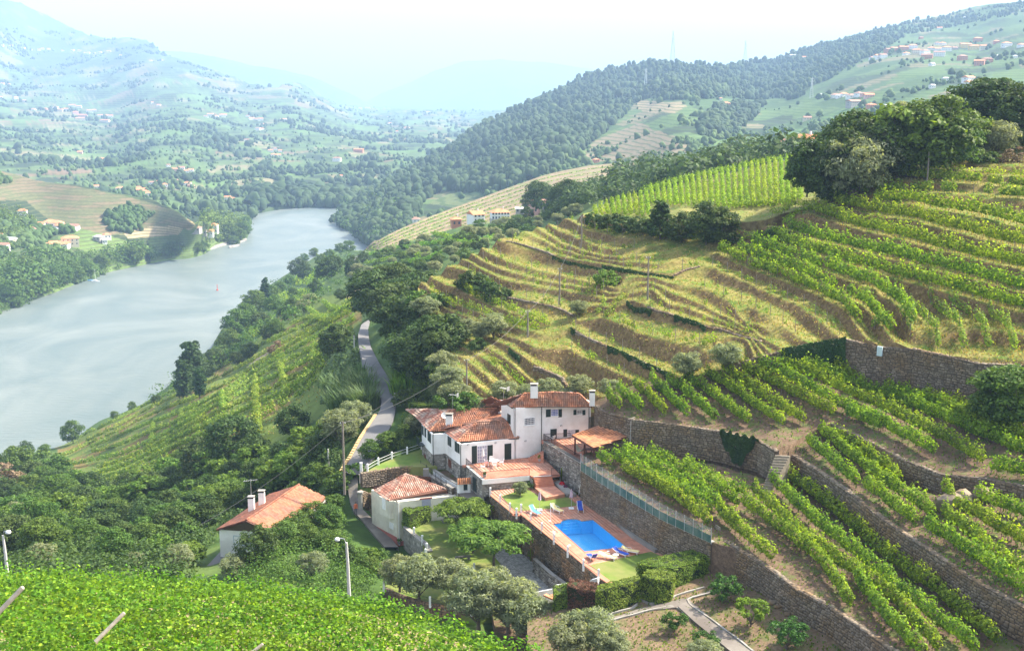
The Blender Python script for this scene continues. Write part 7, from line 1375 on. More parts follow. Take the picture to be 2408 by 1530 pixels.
adopt(m.build('aerial', m_alu), h3)
flat('yard', Z14, [(1320, 590), (1432, 470), (1440, 560), (1330, 620)], 93.6, m_road)
# ================================================================ houses in the distance
m_wall_far = [M_plain('far_white_wall', (.80, .79, .76), .8), M_plain('far_cream_wall', (.68, .60, .44), .8), M_plain('far_pink_wall', (.66, .38, .34), .8), M_plain('far_yellow_wall', (.72, .55, .22), .8), M_plain('far_brick_wall', (.50, .22, .13), .8), M_plain('far_grey_wall', (.36, .34, .32), .85)]
m_roof_far = [M_noise('far_orange_roof', (.50, .19, .09), (.62, .28, .14), .5, .85), M_noise('far_brown_roof', (.28, .15, .11), (.38, .22, .16), .5, .85), M_plain('far_grey_roof', (.45, .45, .45), .8)]
m_dark_win = M_plain('dark_window', (.05, .06, .08), .3)
def hmesh(w, d, h, hip, st, wm_, rm_):
    """walls, eaves, roof and window openings of one small house, joined: they are a few pixels each"""
    m = MB(); m.abox(-w/2, w/2, -d/2, d/2, -2.5, h); m.cur = 1; e = .45; r = h+min(w, d)*.24; k = (min(w, d)/2 if hip else 0); z = h-.05
    a = [(-w/2-e, -d/2-e, z), (w/2+e, -d/2-e, z), (w/2+e, d/2+e, z), (-w/2-e, d/2+e, z)]; p, q = ((-w/2-e+k, 0, r), (w/2+e-k, 0, r))
    m.poly([a[0], a[1], q, p]); m.poly([a[2], a[3], p, q]); m.poly([a[1], a[2], q]); m.poly([a[3], a[0], p]); m.poly(a[::-1]); m.cur = 2
    n = max(2, int(w/3))
    for s_ in range(st):
        for i in range(n):
            x = -w/2+(i+.5)*w/n; z0 = .8+s_*2.9; m.box((x, -d/2-.03, z0+.7), (.45, 0, 0), (0, .04, 0), (0, 0, .6))
        m.box((-w/2-.03, 0, .8+s_*2.9+.7), (.04, 0, 0), (0, .5, 0), (0, 0, .6))
    return m.mesh('house', [wm_, rm_, m_dark_win])
HM = {}
FARH = {}
def far_house(patch, u, v, wpx, group, wall=0, roof=0, hip=None, aspect=.45, rz=None):
    P = patch.g(u, v); d = (P-CAM).length; w = wpx/FL*d; h = 3.2 if w*aspect < 6.5 else 6.0; hip = (random.random() < .5) if hip is None else hip
    key = (round(w/2), h, hip, wall, roof)
    if key not in HM: HM[key] = hmesh(round(w/2)*2 or 2, min(9, w*.8), h, hip, 1 if h < 4 else 2, m_wall_far[wall], m_roof_far[roof])
    o = link('house', HM[key], None, P+Vector((0, 0, .4))); o.rotation_euler = (0, 0, rz if rz is not None else random.uniform(-.5, .7)); o['category'] = 'house'; o['group'] = group; FARH.setdefault(group, []).append(o); return o
def Za(x, y): return x*.34582, y*.34582
hr = random.Random(5)
for x, y in ((15, 322), (75, 326), (160, 330), (210, 336), (265, 344), (290, 340), (330, 344), (425, 346), (495, 344), (540, 346), (575, 352), (600, 354), (640, 354), (680, 358), (740, 362), (820, 380), (1025, 404), (1105, 414), (20, 580), (65, 584)): far_house(far, *Za(x, y), hr.uniform(5, 9), 'houses of the high village on the far left mountain', hr.choice([0, 0, 0, 1]), hr.choice([0, 0, 1]))
for x, y, w, c in ((5, 667, 9, 0), (150, 692, 18, 0), (110, 678, 9, 0), (230, 748, 9, 0), (305, 756, 15, 4), (380, 750, 12, 0), (410, 768, 12, 1), (450, 768, 10, 0), (490, 722, 16, 0), (535, 728, 12, 0), (515, 780, 12, 2), (545, 815, 22, 1), (560, 790, 20, 2), (612, 776, 14, 0), (640, 762, 12, 0), (700, 788, 24, 0), (745, 800, 15, 0), (712, 826, 26, 1)): far_house(far, *Za(x, y), w, 'houses of the hillside village with the church, far left', c, 0)
for x, y, w in ((1400, 800, 11), (1430, 794, 14), (1470, 800, 10), (1512, 800, 13), (1532, 796, 8), (1685, 800, 10), (1710, 820, 12), (1742, 822, 10), (1772, 824, 12), (1785, 848, 10), (1755, 890, 12), (1780, 887, 10), (1930, 832, 14), (1630, 964, 8), (1680, 972, 12), (1035, 695, 6), (1080, 707, 8), (1840, 1014, 12), (1870, 1007, 10), (1860, 1032, 14), (1886, 1036, 12), (1905, 1014, 8)): far_house(far, *Za(x, y), w, 'houses scattered across the middle of the far valley', 0, hr.choice([0, 0, 1]))
for x, y, w, c in ((1145, 1152, 8, 0), (1190, 1172, 14, 2), (1230, 1168, 16, 0), (1270, 1184, 10, 0), (1300, 1178, 10, 0), (1075, 1222, 14, 3), (1085, 1250, 17, 3), (1120, 1214, 11, 0), (1035, 1256, 13, 0), (1120, 1268, 12, 0), (1192, 1234, 11, 0), (1232, 1218, 18, 1), (1250, 1200, 11, 0), (1275, 1246, 15, 0), (1298, 1262, 14, 2), (1040, 1282, 8, 0)): far_house(far, *Za(x, y), w, 'houses of the village round the yellow building', c, hr.choice([0, 0, 1]))
for x, y, w, c in ((655, 1268, 12, 0), (820, 1300, 18, 0), (930, 1310, 17, 0), (962, 1330, 20, 5), (985, 1340, 16, 5), (1005, 1354, 12, 0), (700, 1078, 22, 2), (545, 1053, 10, 2), (1550, 1366, 15, 0), (1582, 1377, 12, 0)): far_house(far, *Za(x, y-3), w, 'houses along the crest of the terraced spur', c, 0)
for x, y, w, c, r in ((155, 440, 20, 0, 0), (205, 572, 34, 0, 1), (170, 545, 18, 5, 1), (240, 578, 20, 0, 1), (275, 540, 18, 0, 0), (345, 520, 22, 0, 0), (385, 530, 30, 0, 0), (420, 545, 24, 0, 0), (455, 550, 22, 0, 0), (500, 550, 26, 0, 1), (395, 575, 16, 0, 2), (115, 578, 22, 0, 2), (70, 650, 28, 1, 2), (25, 688, 22, 0, 1), (5, 612, 9, 0, 0)): far_house(spur, *Z7(x, y), w, 'houses of the riverside village at the far left', c, r)
for x, y, w, c, r in ((345, 672, 34, 0, 0), (375, 676, 16, 0, 0), (425, 672, 32, 0, 0), (485, 655, 38, 1, 0), (735, 612, 17, 0, 0), (720, 645, 12, 0, 2), (680, 625, 20, 5, 2), (1400, 580, 16, 5, 1), (1425, 582, 30, 0, 0), (1450, 562, 34, 0, 0), (1478, 560, 12, 0, 1), (1345, 570, 24, 5, 1)): far_house(spur, *Z7(x, y), w, 'houses above the far river bank', c, r)
for x, y, w, c, r in ((1435, 385, 14, 0, 1), (1470, 382, 22, 0, 0), (1498, 376, 18, 0, 1), (1540, 335, 22, 4, 1), (1570, 328, 18, 4, 0), (1630, 320, 20, 4, 0), (1692, 310, 18, 0, 0), (1650, 352, 14, 0, 0), (1715, 352, 20, 1, 0), (1770, 352, 22, 0, 1), (1782, 386, 24, 4, 1), (1810, 318, 14, 0, 0), (1850, 280, 12, 0, 1), (1862, 368, 24, 0, 1), (1882, 290, 14, 0, 0), (1910, 325, 18, 0, 0), (1850, 320, 14, 0, 0), (1960, 312, 12, 5, 1), (2030, 302, 24, 3, 0), (2090, 312, 26, 3, 0), (2158, 312, 22, 1, 0), (2110, 275, 18, 4, 0), (2120, 425, 22, 4, 0), (2010, 390, 20, 4, 1), (2230, 280, 12, 4, 0), (2295, 298, 22, 0, 0), (2392, 302, 16, 0, 0), (1745, 250, 9, 4, 1), (1865, 186, 11, 0, 0), (2032, 122, 9, 0, 2), (2220, 374, 14, 0, 2), (2170, 412, 22, 4, 1), (1815, 421, 12, 0, 2), (2350, 378, 8, 0, 2)): far_house(ridge, *Z8(x, y), w, 'houses of the hilltop village on the right', c, r)
for x, y, w, c, r in ((1195, 630, 20, 0, 1), (1245, 620, 18, 0, 0), (1215, 632, 14, 0, 2), (1300, 632, 22, 0, 1), (1345, 622, 20, 0, 1), (1410, 626, 22, 2, 0), (1375, 620, 14, 2, 1), (1310, 700, 38, 5, 1), (1510, 715, 26, 5, 2), (1590, 708, 24, 0, 2), (1425, 690, 18, 4, 0), (1100, 618, 12, 0, 2), (1012, 780, 16, 1, 1), (2050, 535, 28, 0, 0), (2062, 555, 22, 0, 0), (1900, 526, 12, 0, 2), (1815, 580, 12, 0, 2), (475, 690, 28, 4, 0), (555, 686, 16, 0, 0), (1005, 380, 16, 0, 0), (920, 374, 14, 5, 2), (455, 655, 6, 0, 0), (1985, 790, 30, 4, 1)): far_house(ridge, *Z8(x, y), w, 'houses on the right hillside below the hilltop village', c, r)
for x, y, w, c, r in ((475, 950, 12, 0, 0), (515, 960, 16, 5, 1), (530, 1022, 22, 0, 0), (612, 1004, 22, 0, 1), (505, 1030, 10, 0, 0)): far_house(ridge, *Z6(x, y-14), w, 'cottages by the bend of the river below the forest', c, r)
for x, y, w, c, r in ((1842, 598, 14, 4, 0), (1790, 600, 14, 0, 2), (82, 582, 20, 0, 1), (230, 552, 22, 4, 0), (110, 692, 9, 0, 0), (240, 234, 8, 0, 0), (290, 238, 12, 0, 0), (700, 262, 9, 0, 0), (435, 296, 6, 0, 0), (440, 328, 9, 0, 0), (490, 402, 8, 0, 0), (555, 362, 14, 1, 0), (1105, 322, 14, 0, 0), (350, 285, 6, 0, 0), (840, 386, 6, 0, 0), (950, 94, 7, 0, 0), (1040, 94, 9, 0, 0)): far_house(far if x < 1700 else ridge, *Z6(x, y), w, 'single houses in the hazy middle of the valley', c, r)
for g, L_ in FARH.items():
    w_ = g.replace('houses', 'house').replace('cottages', 'cottage')
    number_labels(L_, 'the {} '+w_+', from the left')
# nearer houses with parts
def mid_house(patch, fr, x, y, wpx, d, h, rz, label, wall, roof, hip=True, st=2, nwin=4, base=None):
    P = patch.g(*fr(x, y)); dist = (P-CAM).length; w = wpx*FL**-1*dist; o = empty('white_house' if wall == 0 else 'farmhouse', label, 'house', P, rz)
    def lk(n_, m, mt): return link(n_, m.mesh(n_, mt), o)
    m = MB(); m.abox(-w/2, w/2, -d/2, d/2, -1.5, h); lk('wall', m, m_wall_far[wall]); e = .5; z = h+.01; r = h+d*.22; k = d/2 if hip else 0; a = [(-w/2-e, -d/2-e, z), (w/2+e, -d/2-e, z), (w/2+e, d/2+e, z), (-w/2-e, d/2+e, z)]; p, q = (-w/2-e+k, 0, r), (w/2+e-k, 0, r)
    m = MB(); m.poly([a[0], a[1], q, p]); m.poly([a[2], a[3], p, q]); m.poly([a[1], a[2], q]); m.poly([a[3], a[0], p]); m.poly(a[::-1]); rf = lk('roof', m, m_roof_far[roof])
    m = MB(); m.abox(-.3, .3, -.3, .3, 0, 1.3); c = link('chimney', m.mesh('chimney', m_wall_far[0]), rf, (w*.2, 0, r-.3))
    wm_ = None
    for s_ in range(st):
        for i in range(nwin):
            if wm_ is None: mm = MB(); mm.abox(-.45, .45, -.05, .03, -.6, .6); wm_ = mm.mesh('window', m_dark_win)
            link('window', wm_, o, (-w/2+(i+.5)*w/nwin, -d/2-.01, 1.3+s_*2.2))
    if base: m = MB(); m.abox(-w/2-.05, w/2+.05, -d/2-.05, d/2+.05, -2.5, .6); lk('plinth', m, m_wall_far[5])
    return o
mid_house(bank, Z6, 1188, 982, 42, 8, 4.0, .15, 'distant white two storey house with orange hipped roof and row of dark windows', 0, 0, True, 2, 6, True)
mid_house(bank, Z6, 1025, 998, 29, 8, 4.0, .5, 'distant white modern house with orange roof, left of the two storey one', 0, 0, False, 2, 3)
mid_house(bank, Z6, 890, 1020, 22, 6, 3, .2, 'small distant orange walled cottage at the end of the white houses', 4, 0, True, 1, 2)
mid_house(bank, Z6, 1450, 912, 28, 8, 4.6, -.1, 'distant white farmhouse standing against the dark trees', 0, 0, True, 2, 3)
mid_house(bank, Z6, 1422, 932, 20, 5, 3.0, .3, 'distant pink annexe with brown roof beside the farmhouse', 2, 1, False, 1, 1)
mid_house(bank, Z6, 1515, 915, 24, 7, 3.6, -.1, 'distant grey stone barn behind the pink annexe', 5, 1, False, 1, 2)
mid_house(bank, Z6, 1325, 932, 20, 4, 2.4, 0, 'low distant open sided shelter between the white houses and farmhouse', 5, 2, False, 1, 2)
mid_house(wood, Z8, 915, 1003, 54, 10, 5.2, .1, 'white house with faded red roof half hidden behind the upper plot', 0, 1, True, 1, 4)
mid_house(wood, Z8, 1010, 990, 34, 8, 5.4, -.6, 'wing with orange roof at the right of the half hidden white house', 0, 0, False, 1, 2)
# ---------------------------------------------------------------- pylons, poles, lamps, wires
def pylon(patch, u, v, hpx, label):
    P = patch.g(u, v+2); d = (P-CAM).length; h = hpx/FL*d; o = empty('pylon', label, 'pylon', P); m = MB(); b = h*.09
    for sx in (-1, 1):
        for sy in (-1, 1): m.tube([(sx*b, sy*b, -3), (sx*b*.35, sy*b*.35, h*.6), (sx*b*.1, sy*b*.1, h)], h*.006, 4)
    link('legs', m.mesh('legs', m_alu), o); m = MB()
    for i in range(9):
        z0, z1 = h*i/10, h*(i+1)/10; r0, r1 = b*(1-.9*z0/h), b*(1-.9*z1/h)
        for sy in (-1, 1): m.tube([(-r0, sy*r0, z0), (r1, sy*r1, z1)], h*.003, 3); m.tube([(r0, sy*r0, z0), (-r1, sy*r1, z1)], h*.003, 3)
    link('bracing', m.mesh('bracing', m_alu), o)
    for zf_ in (.66, .78, .9): m = MB(); m.tube([(-h*.09, 0, h*zf_), (0, 0, h*(zf_+.02)), (h*.09, 0, h*zf_)], h*.005, 4); link('arm', m.mesh('arm', m_alu), o)
pylon(ridge, 1582, 142, 68, 'tall lattice pylon on the skyline of the wooded ridge, left one'); pylon(ridge, 1752, 148, 50, 'lattice pylon on the skyline where the ridge meets the hillside'); pylon(ridge, 1518, 205, 44, 'lattice pylon standing in the forest below the skyline'); pylon(ridge, 1908, 228, 46, 'lattice pylon at the forest edge above the pink house')
POLES = {}
def pole(P, h, label, mat=None, r=.12, lean=0, arm=True, name='utility_pole'):
    P = Vector(P); o = empty(name, label, 'pole', P); T = Vector((lean*h, 0, h)); m = MB(); m.tube([(0, 0, -.5), T*.5, T], [r*1.2, r, r*.75], 8); link('shaft', m.mesh('shaft', mat or m_pole), o)
    if arm: m = MB(); m.tube([T+Vector((-.35, 0, -.25)), T+Vector((.35, 0, -.25))], .035, 4); link('crossarm', m.mesh('crossarm', m_pole), o); m = MB(); [m.lathe(T+Vector((x, 0, -.22)), [(.04, 0), (.05, .08), (.02, .14)], 6) for x in (-.3, .3)]; link('insulators', m.mesh('insulators', m_trim), o)
    return P+T+Vector((0, 0, -.15))
def gp(patch, u, v0, v1): P = patch.g(u, v1); return P, (v1-v0)/FL*(P-CAM).length*1.02
tops = {}
for key, patch, u, v0, v1, lb in (('a', hill, 1098, 835, 940, 'wooden pole rising behind the villa roofs'), ('b', hill, 1241, 725, 788, 'wooden pole left of the lower ridge path'), ('c', hill, 1316, 627, 713, 'wooden pole on the left lobe of the middle hill'), ('d', hill, 1367, 505, 583, 'wooden pole near the top of the middle hill'), ('e', hill, 1523, 598, 698, 'wooden pole beside the gully on the middle hill'), ('f', wood, 1414, 412, 470, 'thin pole before the far woodland, left one'), ('g', wood, 1511, 405, 450, 'thin pole in front of the far woodland'), ('i', plateau, 2181, 345, 418, 'pole among the trees of the hilltop wood')):
    P, h = gp(patch, u, v0, v1); tops[key] = pole(P, h, lb)
p810 = fz(*Z12(1753, 715), 99); tops['h'] = pole(p810, 9.3, 'tall dark wooden pole beside the lane above the orange roof', r=.14)
tops['j'] = pole(bank.g(929, 962), (962-925)/FL*185, 'white concrete pole at the bend of the road', m_cpole, arm=False); pole(bank.g(834, 852), (850-782)/FL*240, 'white concrete pole left of the upper road', m_cpole, arm=False); tops['k'] = pole(bank.g(773, 1105), 3.2, 'short white concrete pole below the road', m_cpole, arm=False)
P = plateau.g(2265, 245); tops['l'] = pole(P, 38/FL*P.y, 'dark pole end above the hilltop trees')
def wire(a, b, sag, label):
    m = MB(); m.tube([a.lerp(b, t)+Vector((0, 0, -sag*4*t*(1-t))) for t in np.linspace(0, 1, 16)], .022, 4, False); o = m.build('power_line', m_wire); o['label'] = label; o['category'] = 'cable'
wire(tops['h'], tops['a'], 1.2, 'power cable from the lane pole up to the pole behind the villa'); wire(tops['a'], tops['b'], .8, 'power cable between the villa pole and the next hill pole'); wire(tops['b'], tops['c'], .8, 'power cable climbing to the pole on the left lobe'); wire(tops['c'], tops['d'], .8, 'power cable to the pole near the hill top'); wire(tops['h'], tops['k'], .4, 'short cable from the lane pole down to the white pole'); wire(tops['i'], tops['l'], .5, 'cable through the hilltop trees'); wire(tops['h'], tops['j'], .8, 'cable from the lane pole to the road bend pole')
wire(tops['h'], fz(*Z14(1280, 320), 99), .8, 'cable from the lane pole past the orange roofed house')
def street_lamp(P, h, label, dx=-.8):
    o = empty('street_lamp', label, 'street lamp', P); m = MB(); m.tube([(0, 0, -1), (-.05, 0, h*.5), (-.12, 0, h)], [.17, .14, .11], 8); link('shaft', m.mesh('shaft', m_cpole), o); m = MB(); m.tube([(-.12, 0, h-.25), (-.12+dx*.25, 0, h+.35), (-.12+dx*.9, 0, h+.45)], .035, 6); link('arm', m.mesh('arm', m_alu), o)
    m = MB(); m.lathe((-.12+dx*1.05, 0, h+.28), [(.02, .22), (.2, .16), (.27, 0), (.2, -.12), (.03, -.16)], 10); link('lantern', m.mesh('lantern', m_plastic, True), o)
street_lamp(fz(820.5, 1377, 104.5), 4.3, 'white street lamp in front of the orange roofed house'); street_lamp(fz(16.5, 1336, 106), 3.3, 'street lamp at the left edge behind the foreground vines', .5)
# ---------------------------------------------------------------- person on the lane
def person(P, h, rz, label):
    me = bpy.data.meshes.new('body'); J = [(0, 0, .53), (0, 0, .62), (0, .01, .74), (0, 0, .82), (0, 0, .86), (0, -.01, .93), (.055, 0, .5), (.06, -.04, .27), (.06, .03, .04), (.065, -.07, .02), (-.055, 0, .5), (-.06, .05, .28), (-.06, .1, .05), (-.065, .02, .02), (.11, 0, .80), (.14, .03, .64), (.13, -.05, .50), (.13, -.07, .45), (-.11, 0, .80), (-.14, -.03, .64), (-.13, -.1, .52), (-.13, -.12, .47)]
    E = [(0, 1), (1, 2), (2, 3), (3, 4), (4, 5), (0, 6), (6, 7), (7, 8), (8, 9), (0, 10), (10, 11), (11, 12), (12, 13), (3, 14), (14, 15), (15, 16), (16, 17), (3, 18), (18, 19), (19, 20), (20, 21)]
    R = [.085, .08, .095, .07, .035, .062, .06, .045, .03, .022, .06, .045, .03, .022, .042, .032, .024, .02, .042, .032, .024, .02]
    me.from_pydata([tuple(c*h for c in j) for j in J], E, []); o = bpy.data.objects.new('body', me); COL.objects.link(o); md = o.modifiers.new('s', 'SKIN'); md.use_smooth_shade = True; o.modifiers.new('u', 'SUBSURF').levels = 1; o.modifiers['u'].render_levels = 1
    for i, r in enumerate(R): me.skin_vertices[0].data[i].radius = (r*h, r*h*.8)
    me.skin_vertices[0].data[0].use_root = True; t, nt, b = newmat('walker'); sp = nt.nodes.new('ShaderNodeTexCoord'); sx = nt.nodes.new('ShaderNodeSeparateXYZ'); nt.links.new(sp.outputs['Object'], sx.inputs[0])
    cr = nt.nodes.new('ShaderNodeValToRGB'); cr.color_ramp.interpolation = 'CONSTANT'; el = cr.color_ramp.elements; el[0].position = 0; el[0].color = (.05, .06, .10, 1); el[1].position = .5; el[1].color = (.75, .16, .04, 1); q = el.new(.87); q.color = (.50, .30, .20, 1); nt.links.new(math_n(nt, 'DIVIDE', sx.outputs[2], h), cr.inputs[0]); nt.links.new(cr.outputs[0], b.inputs['Base Color']); me.materials.append(t)
    p = empty('person', label, 'person', P, rz); o.parent = p; m = MB(); m.lathe((0, -.01*h, .925*h), [(.06*h, 0), (.068*h, .03*h), (.05*h, .065*h), (.01, .08*h)], 10); link('hair', m.mesh('hair', M_plain('brown_hair', (.08, .05, .03), .8), True), p)
person(fz(*Z13(489, 1218), 96.4), 1.72, .3, 'person in an orange top and dark trousers walking up the lane')
# ---------------------------------------------------------------- river craft
b_ = PZ(*Z7(657, 905), 0); o = empty('sailing_boat', 'small white sailing boat moored by the far bank', 'boat', V3(b_)); m = MB(); m.prism([(-3, -.9), (1.5, -.9), (3.6, 0), (1.5, .9), (-3, .9)], -.2, .8); link('hull', m.mesh('hull', m_trim), o); m = MB(); m.tube([(0, 0, .8), (0, 0, 10)], .09, 5); link('mast', m.mesh('mast', m_trim), o); m = MB(); m.abox(-1.6, .6, -.6, .6, .8, 1.4); link('cabin', m.mesh('cabin', m_trim), o)
b_ = PZ(*Z7(625, 898), 0); m = MB(); m.prism([(-2.4, -.8), (1.6, -.8), (2.8, 0), (1.6, .8), (-2.4, .8)], -.2, .6); o = m.build('rowing_boat', m_lblue); o.location = V3(b_); o['label'] = 'small blue boat beside the moored sailing boat'; o['category'] = 'boat'
b_ = PZ(*Z7(1495, 965), 0); m = MB(); m.lathe((0, 0, -.3), [(.8, 0), (.8, .8), (.25, 1.2), (.2, 4.4), (.3, 4.5), (.02, 5)], 10); o = m.build('buoy', m_red); o.location = V3(b_); o['label'] = 'red channel buoy in the middle of the river'; o['category'] = 'buoy'
for pl, lb in (([(1445, 688), (1600, 640), (1585, 630), (1440, 676)], 'long pale concrete quay on the far bank'), ([(1580, 676), (1650, 660), (1640, 655), (1575, 668)], 'floating jetty beside the quay'), ([(1650, 640), (1698, 622), (1694, 612), (1648, 632)], 'dark floating pontoon at the end of the quay')):
    m = MB(); m.prism([(lambda p: (p.x, p.y))(fz(*Z7(*q), 0)) for q in pl], -.3, 1.2); o = m.build('quay', m_conc); o['label'] = lb; o['category'] = 'quay'
# ================================================================ pool furniture and small things
def lounger(P, rz, mat, label, back=.75, stripes=False):
    o = empty('sun_lounger', label, 'sun lounger', P, rz); ca, sa = math.cos(back), math.sin(back); lk = lambda n_, m, mt: link(n_, m.mesh(n_, mt), o)
    for s in (-1, 1):
        m = MB(); m.tube([(-.95, s*.3, .3), (.3, s*.3, .32)], .035, 6); m.tube([(.3, s*.3, .34), (.3+.72*ca, s*.3, .34+.72*sa)], .032, 6); lk('side_rail', m, m_plastic)
        for x in (-.8, .25): m = MB(); m.tube([(x, s*.3, .3), (x-.06, s*.33, 0)], [.035, .028], 6); lk('leg', m, m_plastic)
        m = MB(); m.tube([(-.05, s*.34, .32), (0, s*.36, .5), (.4, s*.36, .52), (.55, s*.33, .5)], .025, 6); lk('armrest', m, m_plastic)
    m = MB(); m.box((-.32, 0, .36), (.63, 0, .01), (0, .27, 0), (0, 0, .022)); lk('seat', m, mat)
    m = MB(); c = Vector((.31+.36*ca, 0, .37+.36*sa)); m.box(c, Vector((ca, 0, sa))*.37, (0, .27, 0), Vector((-sa, 0, ca))*.022); lk('backrest', m, mat)
    if stripes:
        for k in range(4): m = MB(); q = Vector((.31+(.12+.16*k)*ca, 0, .37+(.12+.16*k)*sa))+Vector((-sa, 0, ca))*.024; m.box(q, Vector((ca, 0, sa))*.03, (0, .27, 0), Vector((-sa, 0, ca))*.004); lk('stripe', m, m_plastic)
    return o
def LP(x, y, fr=Z1): return fz(*fr(x, y), ZD+.002)
lounger(LP(1300, 1335), 2.2, m_lblue, 'pale blue sun lounger with raised back near the rope fence', .8); lounger(LP(1510, 1312), 2.25, m_yellow, 'cream and yellow sun lounger between the two closed parasols', .6); lounger(LP(1735, 1298), 1.62, m_blue, 'royal blue sun lounger standing alone near the tall wall', .75)
lounger(LP(740, 478, Z4), -1.2, m_blue, 'blue and white striped lounger at the corner nearest the white posts', .9, True); lounger(LP(868, 470, Z4), 2.6, m_yellow, 'yellow lounger lying flat beside the little round table', .3); lounger(LP(968, 440, Z4), 2.4, m_blue, 'blue lounger between the two yellow ones below the pool', .5); lounger(LP(1045, 425, Z4), 2.75, m_yellow, 'yellow lounger farthest right below the pool', .45)
def round_table(P, r, h, label, mat=None):
    o = empty('round_table', label, 'table', P); m = MB(); m.lathe((0, 0, h), [(r, -.03), (r*1.02, 0), (r*.98, .02)], 20); link('tabletop', m.mesh('tabletop', m_plastic), o)
    for k in range(4): a = k*math.pi/2+.6; m = MB(); m.tube([(math.cos(a)*r*.55, math.sin(a)*r*.55, h-.03), (math.cos(a)*r*.75, math.sin(a)*r*.75, 0)], .03, 6); link('leg', m.mesh('leg', m_plastic), o)
    return o
round_table(LP(928, 468, Z4), .32, .45, 'little white round table among the lower loungers'); round_table(fz(*Z1(905, 872), ZT), .62, .72, 'white round plastic table on the dining terrace')
def chair(P, rz, label, cush=None):
    o = empty('plastic_chair', label, 'chair', P, rz); lk = lambda n_, m, mt: link(n_, m.mesh(n_, mt), o)
    for sx in (-1, 1):
        for sy in (-1, 1): m = MB(); m.tube([(sx*.2, sy*.2, .43), (sx*.24, sy*.24, 0)], .025, 6); lk('leg', m, m_plastic)
        m = MB(); m.tube([(.22, sx*.24, .43), (.22, sx*.26, .66), (-.2, sx*.26, .66)], .025, 6); lk('armrest', m, m_plastic)
    m = MB(); m.abox(-.22, .24, -.23, .23, .42, .46); lk('seat', m, m_plastic); m = MB()
    for k in range(5): m.box((-.25-.01*abs(k-2), (k-2)*.1, .66), (.015, 0, 0), (0, .035, 0), (-.04, 0, .22))
    m.tube([(-.29, -.22, .86), (-.31, 0, .9), (-.29, .22, .86)], .03, 6); lk('backrest', m, m_plastic)
    if cush: m = MB(); m.abox(-.19, .21, -.2, .2, .462, .51); lk('cushion', m, cush)
c0q = fz(*Z1(905, 872), ZT)
for dx, dy, lb, cu in ((-.95, -.1, 'white plastic chair with red cushion left of the terrace table', m_red), (.95, .15, 'white plastic chair at the right of the terrace table', None), (.1, -.95, 'white plastic chair in front of the terrace table', None), (-.3, 1.0, 'white plastic chair behind the terrace table', None)):
    p = c0q+Vector((dx, dy, 0)); chair(p, math.atan2(-dy, -dx), lb, cu)
chair(fz(*Z1(1470, 640), ZU), 2.5, 'dark chair behind the railing of the upper terrace')
def parasol(P, h, m1, m2, label, r=.2):
    o = empty('parasol', label, 'parasol', P); lk = lambda n_, m, mt: link(n_, m.mesh(n_, mt), o); m = MB(); m.tube([(0, 0, 0), (0, 0, h)], .022, 6); lk('pole', m, m_alu); m = MB(); m.abox(-.3, .3, -.3, .3, 0, .09); lk('base', m, m_plastic)
    for k in range(8):
        a0_, a1_ = k*math.pi/4, (k+1)*math.pi/4; m = MB(); am = (a0_+a1_)/2; prof = [(.02, h-.02), (r*.55, h-.35), (r*.8, h-.75), (r, h-1.05), (r*.5, h-1.12)]
        for (r0, z0), (r1, z1) in zip(prof[:-1], prof[1:]): m.poly([(r0*math.cos(a0_), r0*math.sin(a0_), z0), (r0*1.25*math.cos(am), r0*1.25*math.sin(am), z0), (r1*1.25*math.cos(am), r1*1.25*math.sin(am), z1), (r1*math.cos(a0_), r1*math.sin(a0_), z1)]); m.poly([(r0*1.25*math.cos(am), r0*1.25*math.sin(am), z0), (r0*math.cos(a1_), r0*math.sin(a1_), z0), (r1*math.cos(a1_), r1*math.sin(a1_), z1), (r1*1.25*math.cos(am), r1*1.25*math.sin(am), z1)])
        lk('folded_panel', m, m1 if k % 2 else m2)
m_pu, m_pw = M_plain('purple_stripe_cloth', (.22, .10, .18), .85), M_plain('pale_stripe_cloth', (.62, .55, .60), .85)
parasol(LP(1345, 1298), 2.35, m_pu, m_pw, 'closed purple striped parasol behind the pale blue lounger'); parasol(LP(1650, 1283), 2.45, m_pu, m_pw, 'closed purple striped parasol on a white base beside the lawn'); parasol(fz(*Z1(798, 880), ZT), 2.5, m_pw, M_plain('cream_parasol_cloth', (.75, .72, .66), .85), 'closed cream parasol on the dining terrace by the french window')
def pot(P, r, h, label, plant, ph, mat=None):
    o = empty('potted_plant', label, 'potted plant', P); m = MB(); m.lathe((0, 0, 0), [(r*.65, 0), (r*.95, h*.85), (r*1.08, h*.86), (r*1.08, h), (r*.8, h), (r*.75, h*.9)], 14); link('pot', m.mesh('pot', mat or m_conc), o)
    rng = np.random.default_rng(int(abs(P[0]*100))); d = rng.normal(size=(260, 3)); d /= np.linalg.norm(d, axis=1, keepdims=True); C = d*np.array([ph*.6, ph*.6, ph*.5])*rng.uniform(.4, 1, (260, 1))+np.array([0, 0, h+ph*.4]); V = leaf_quads(C, d+rng.normal(0, .4, d.shape), ph*.22, rng); link('leaves', mesh_np('leaves', V, quads(260), plant), o)
pot(fz(*Z1(1346, 838), ZT), .32, .5, 'large grey pot with green plant at the foot of the wall steps', ml_light, .55); pot(fz(*Z1(815, 985), ZT), .25, .42, 'small potted plant in the terrace railing corner', ml_mid, .4); pot(fz(*Z13(866, 1478), 94.3), .28, .4, 'potted plant at the corner of the lower house', ml_mid, .6); pot(LP(1320, 1230, Z1), .01, .01, 'x', ml_mid, .01) if False else None
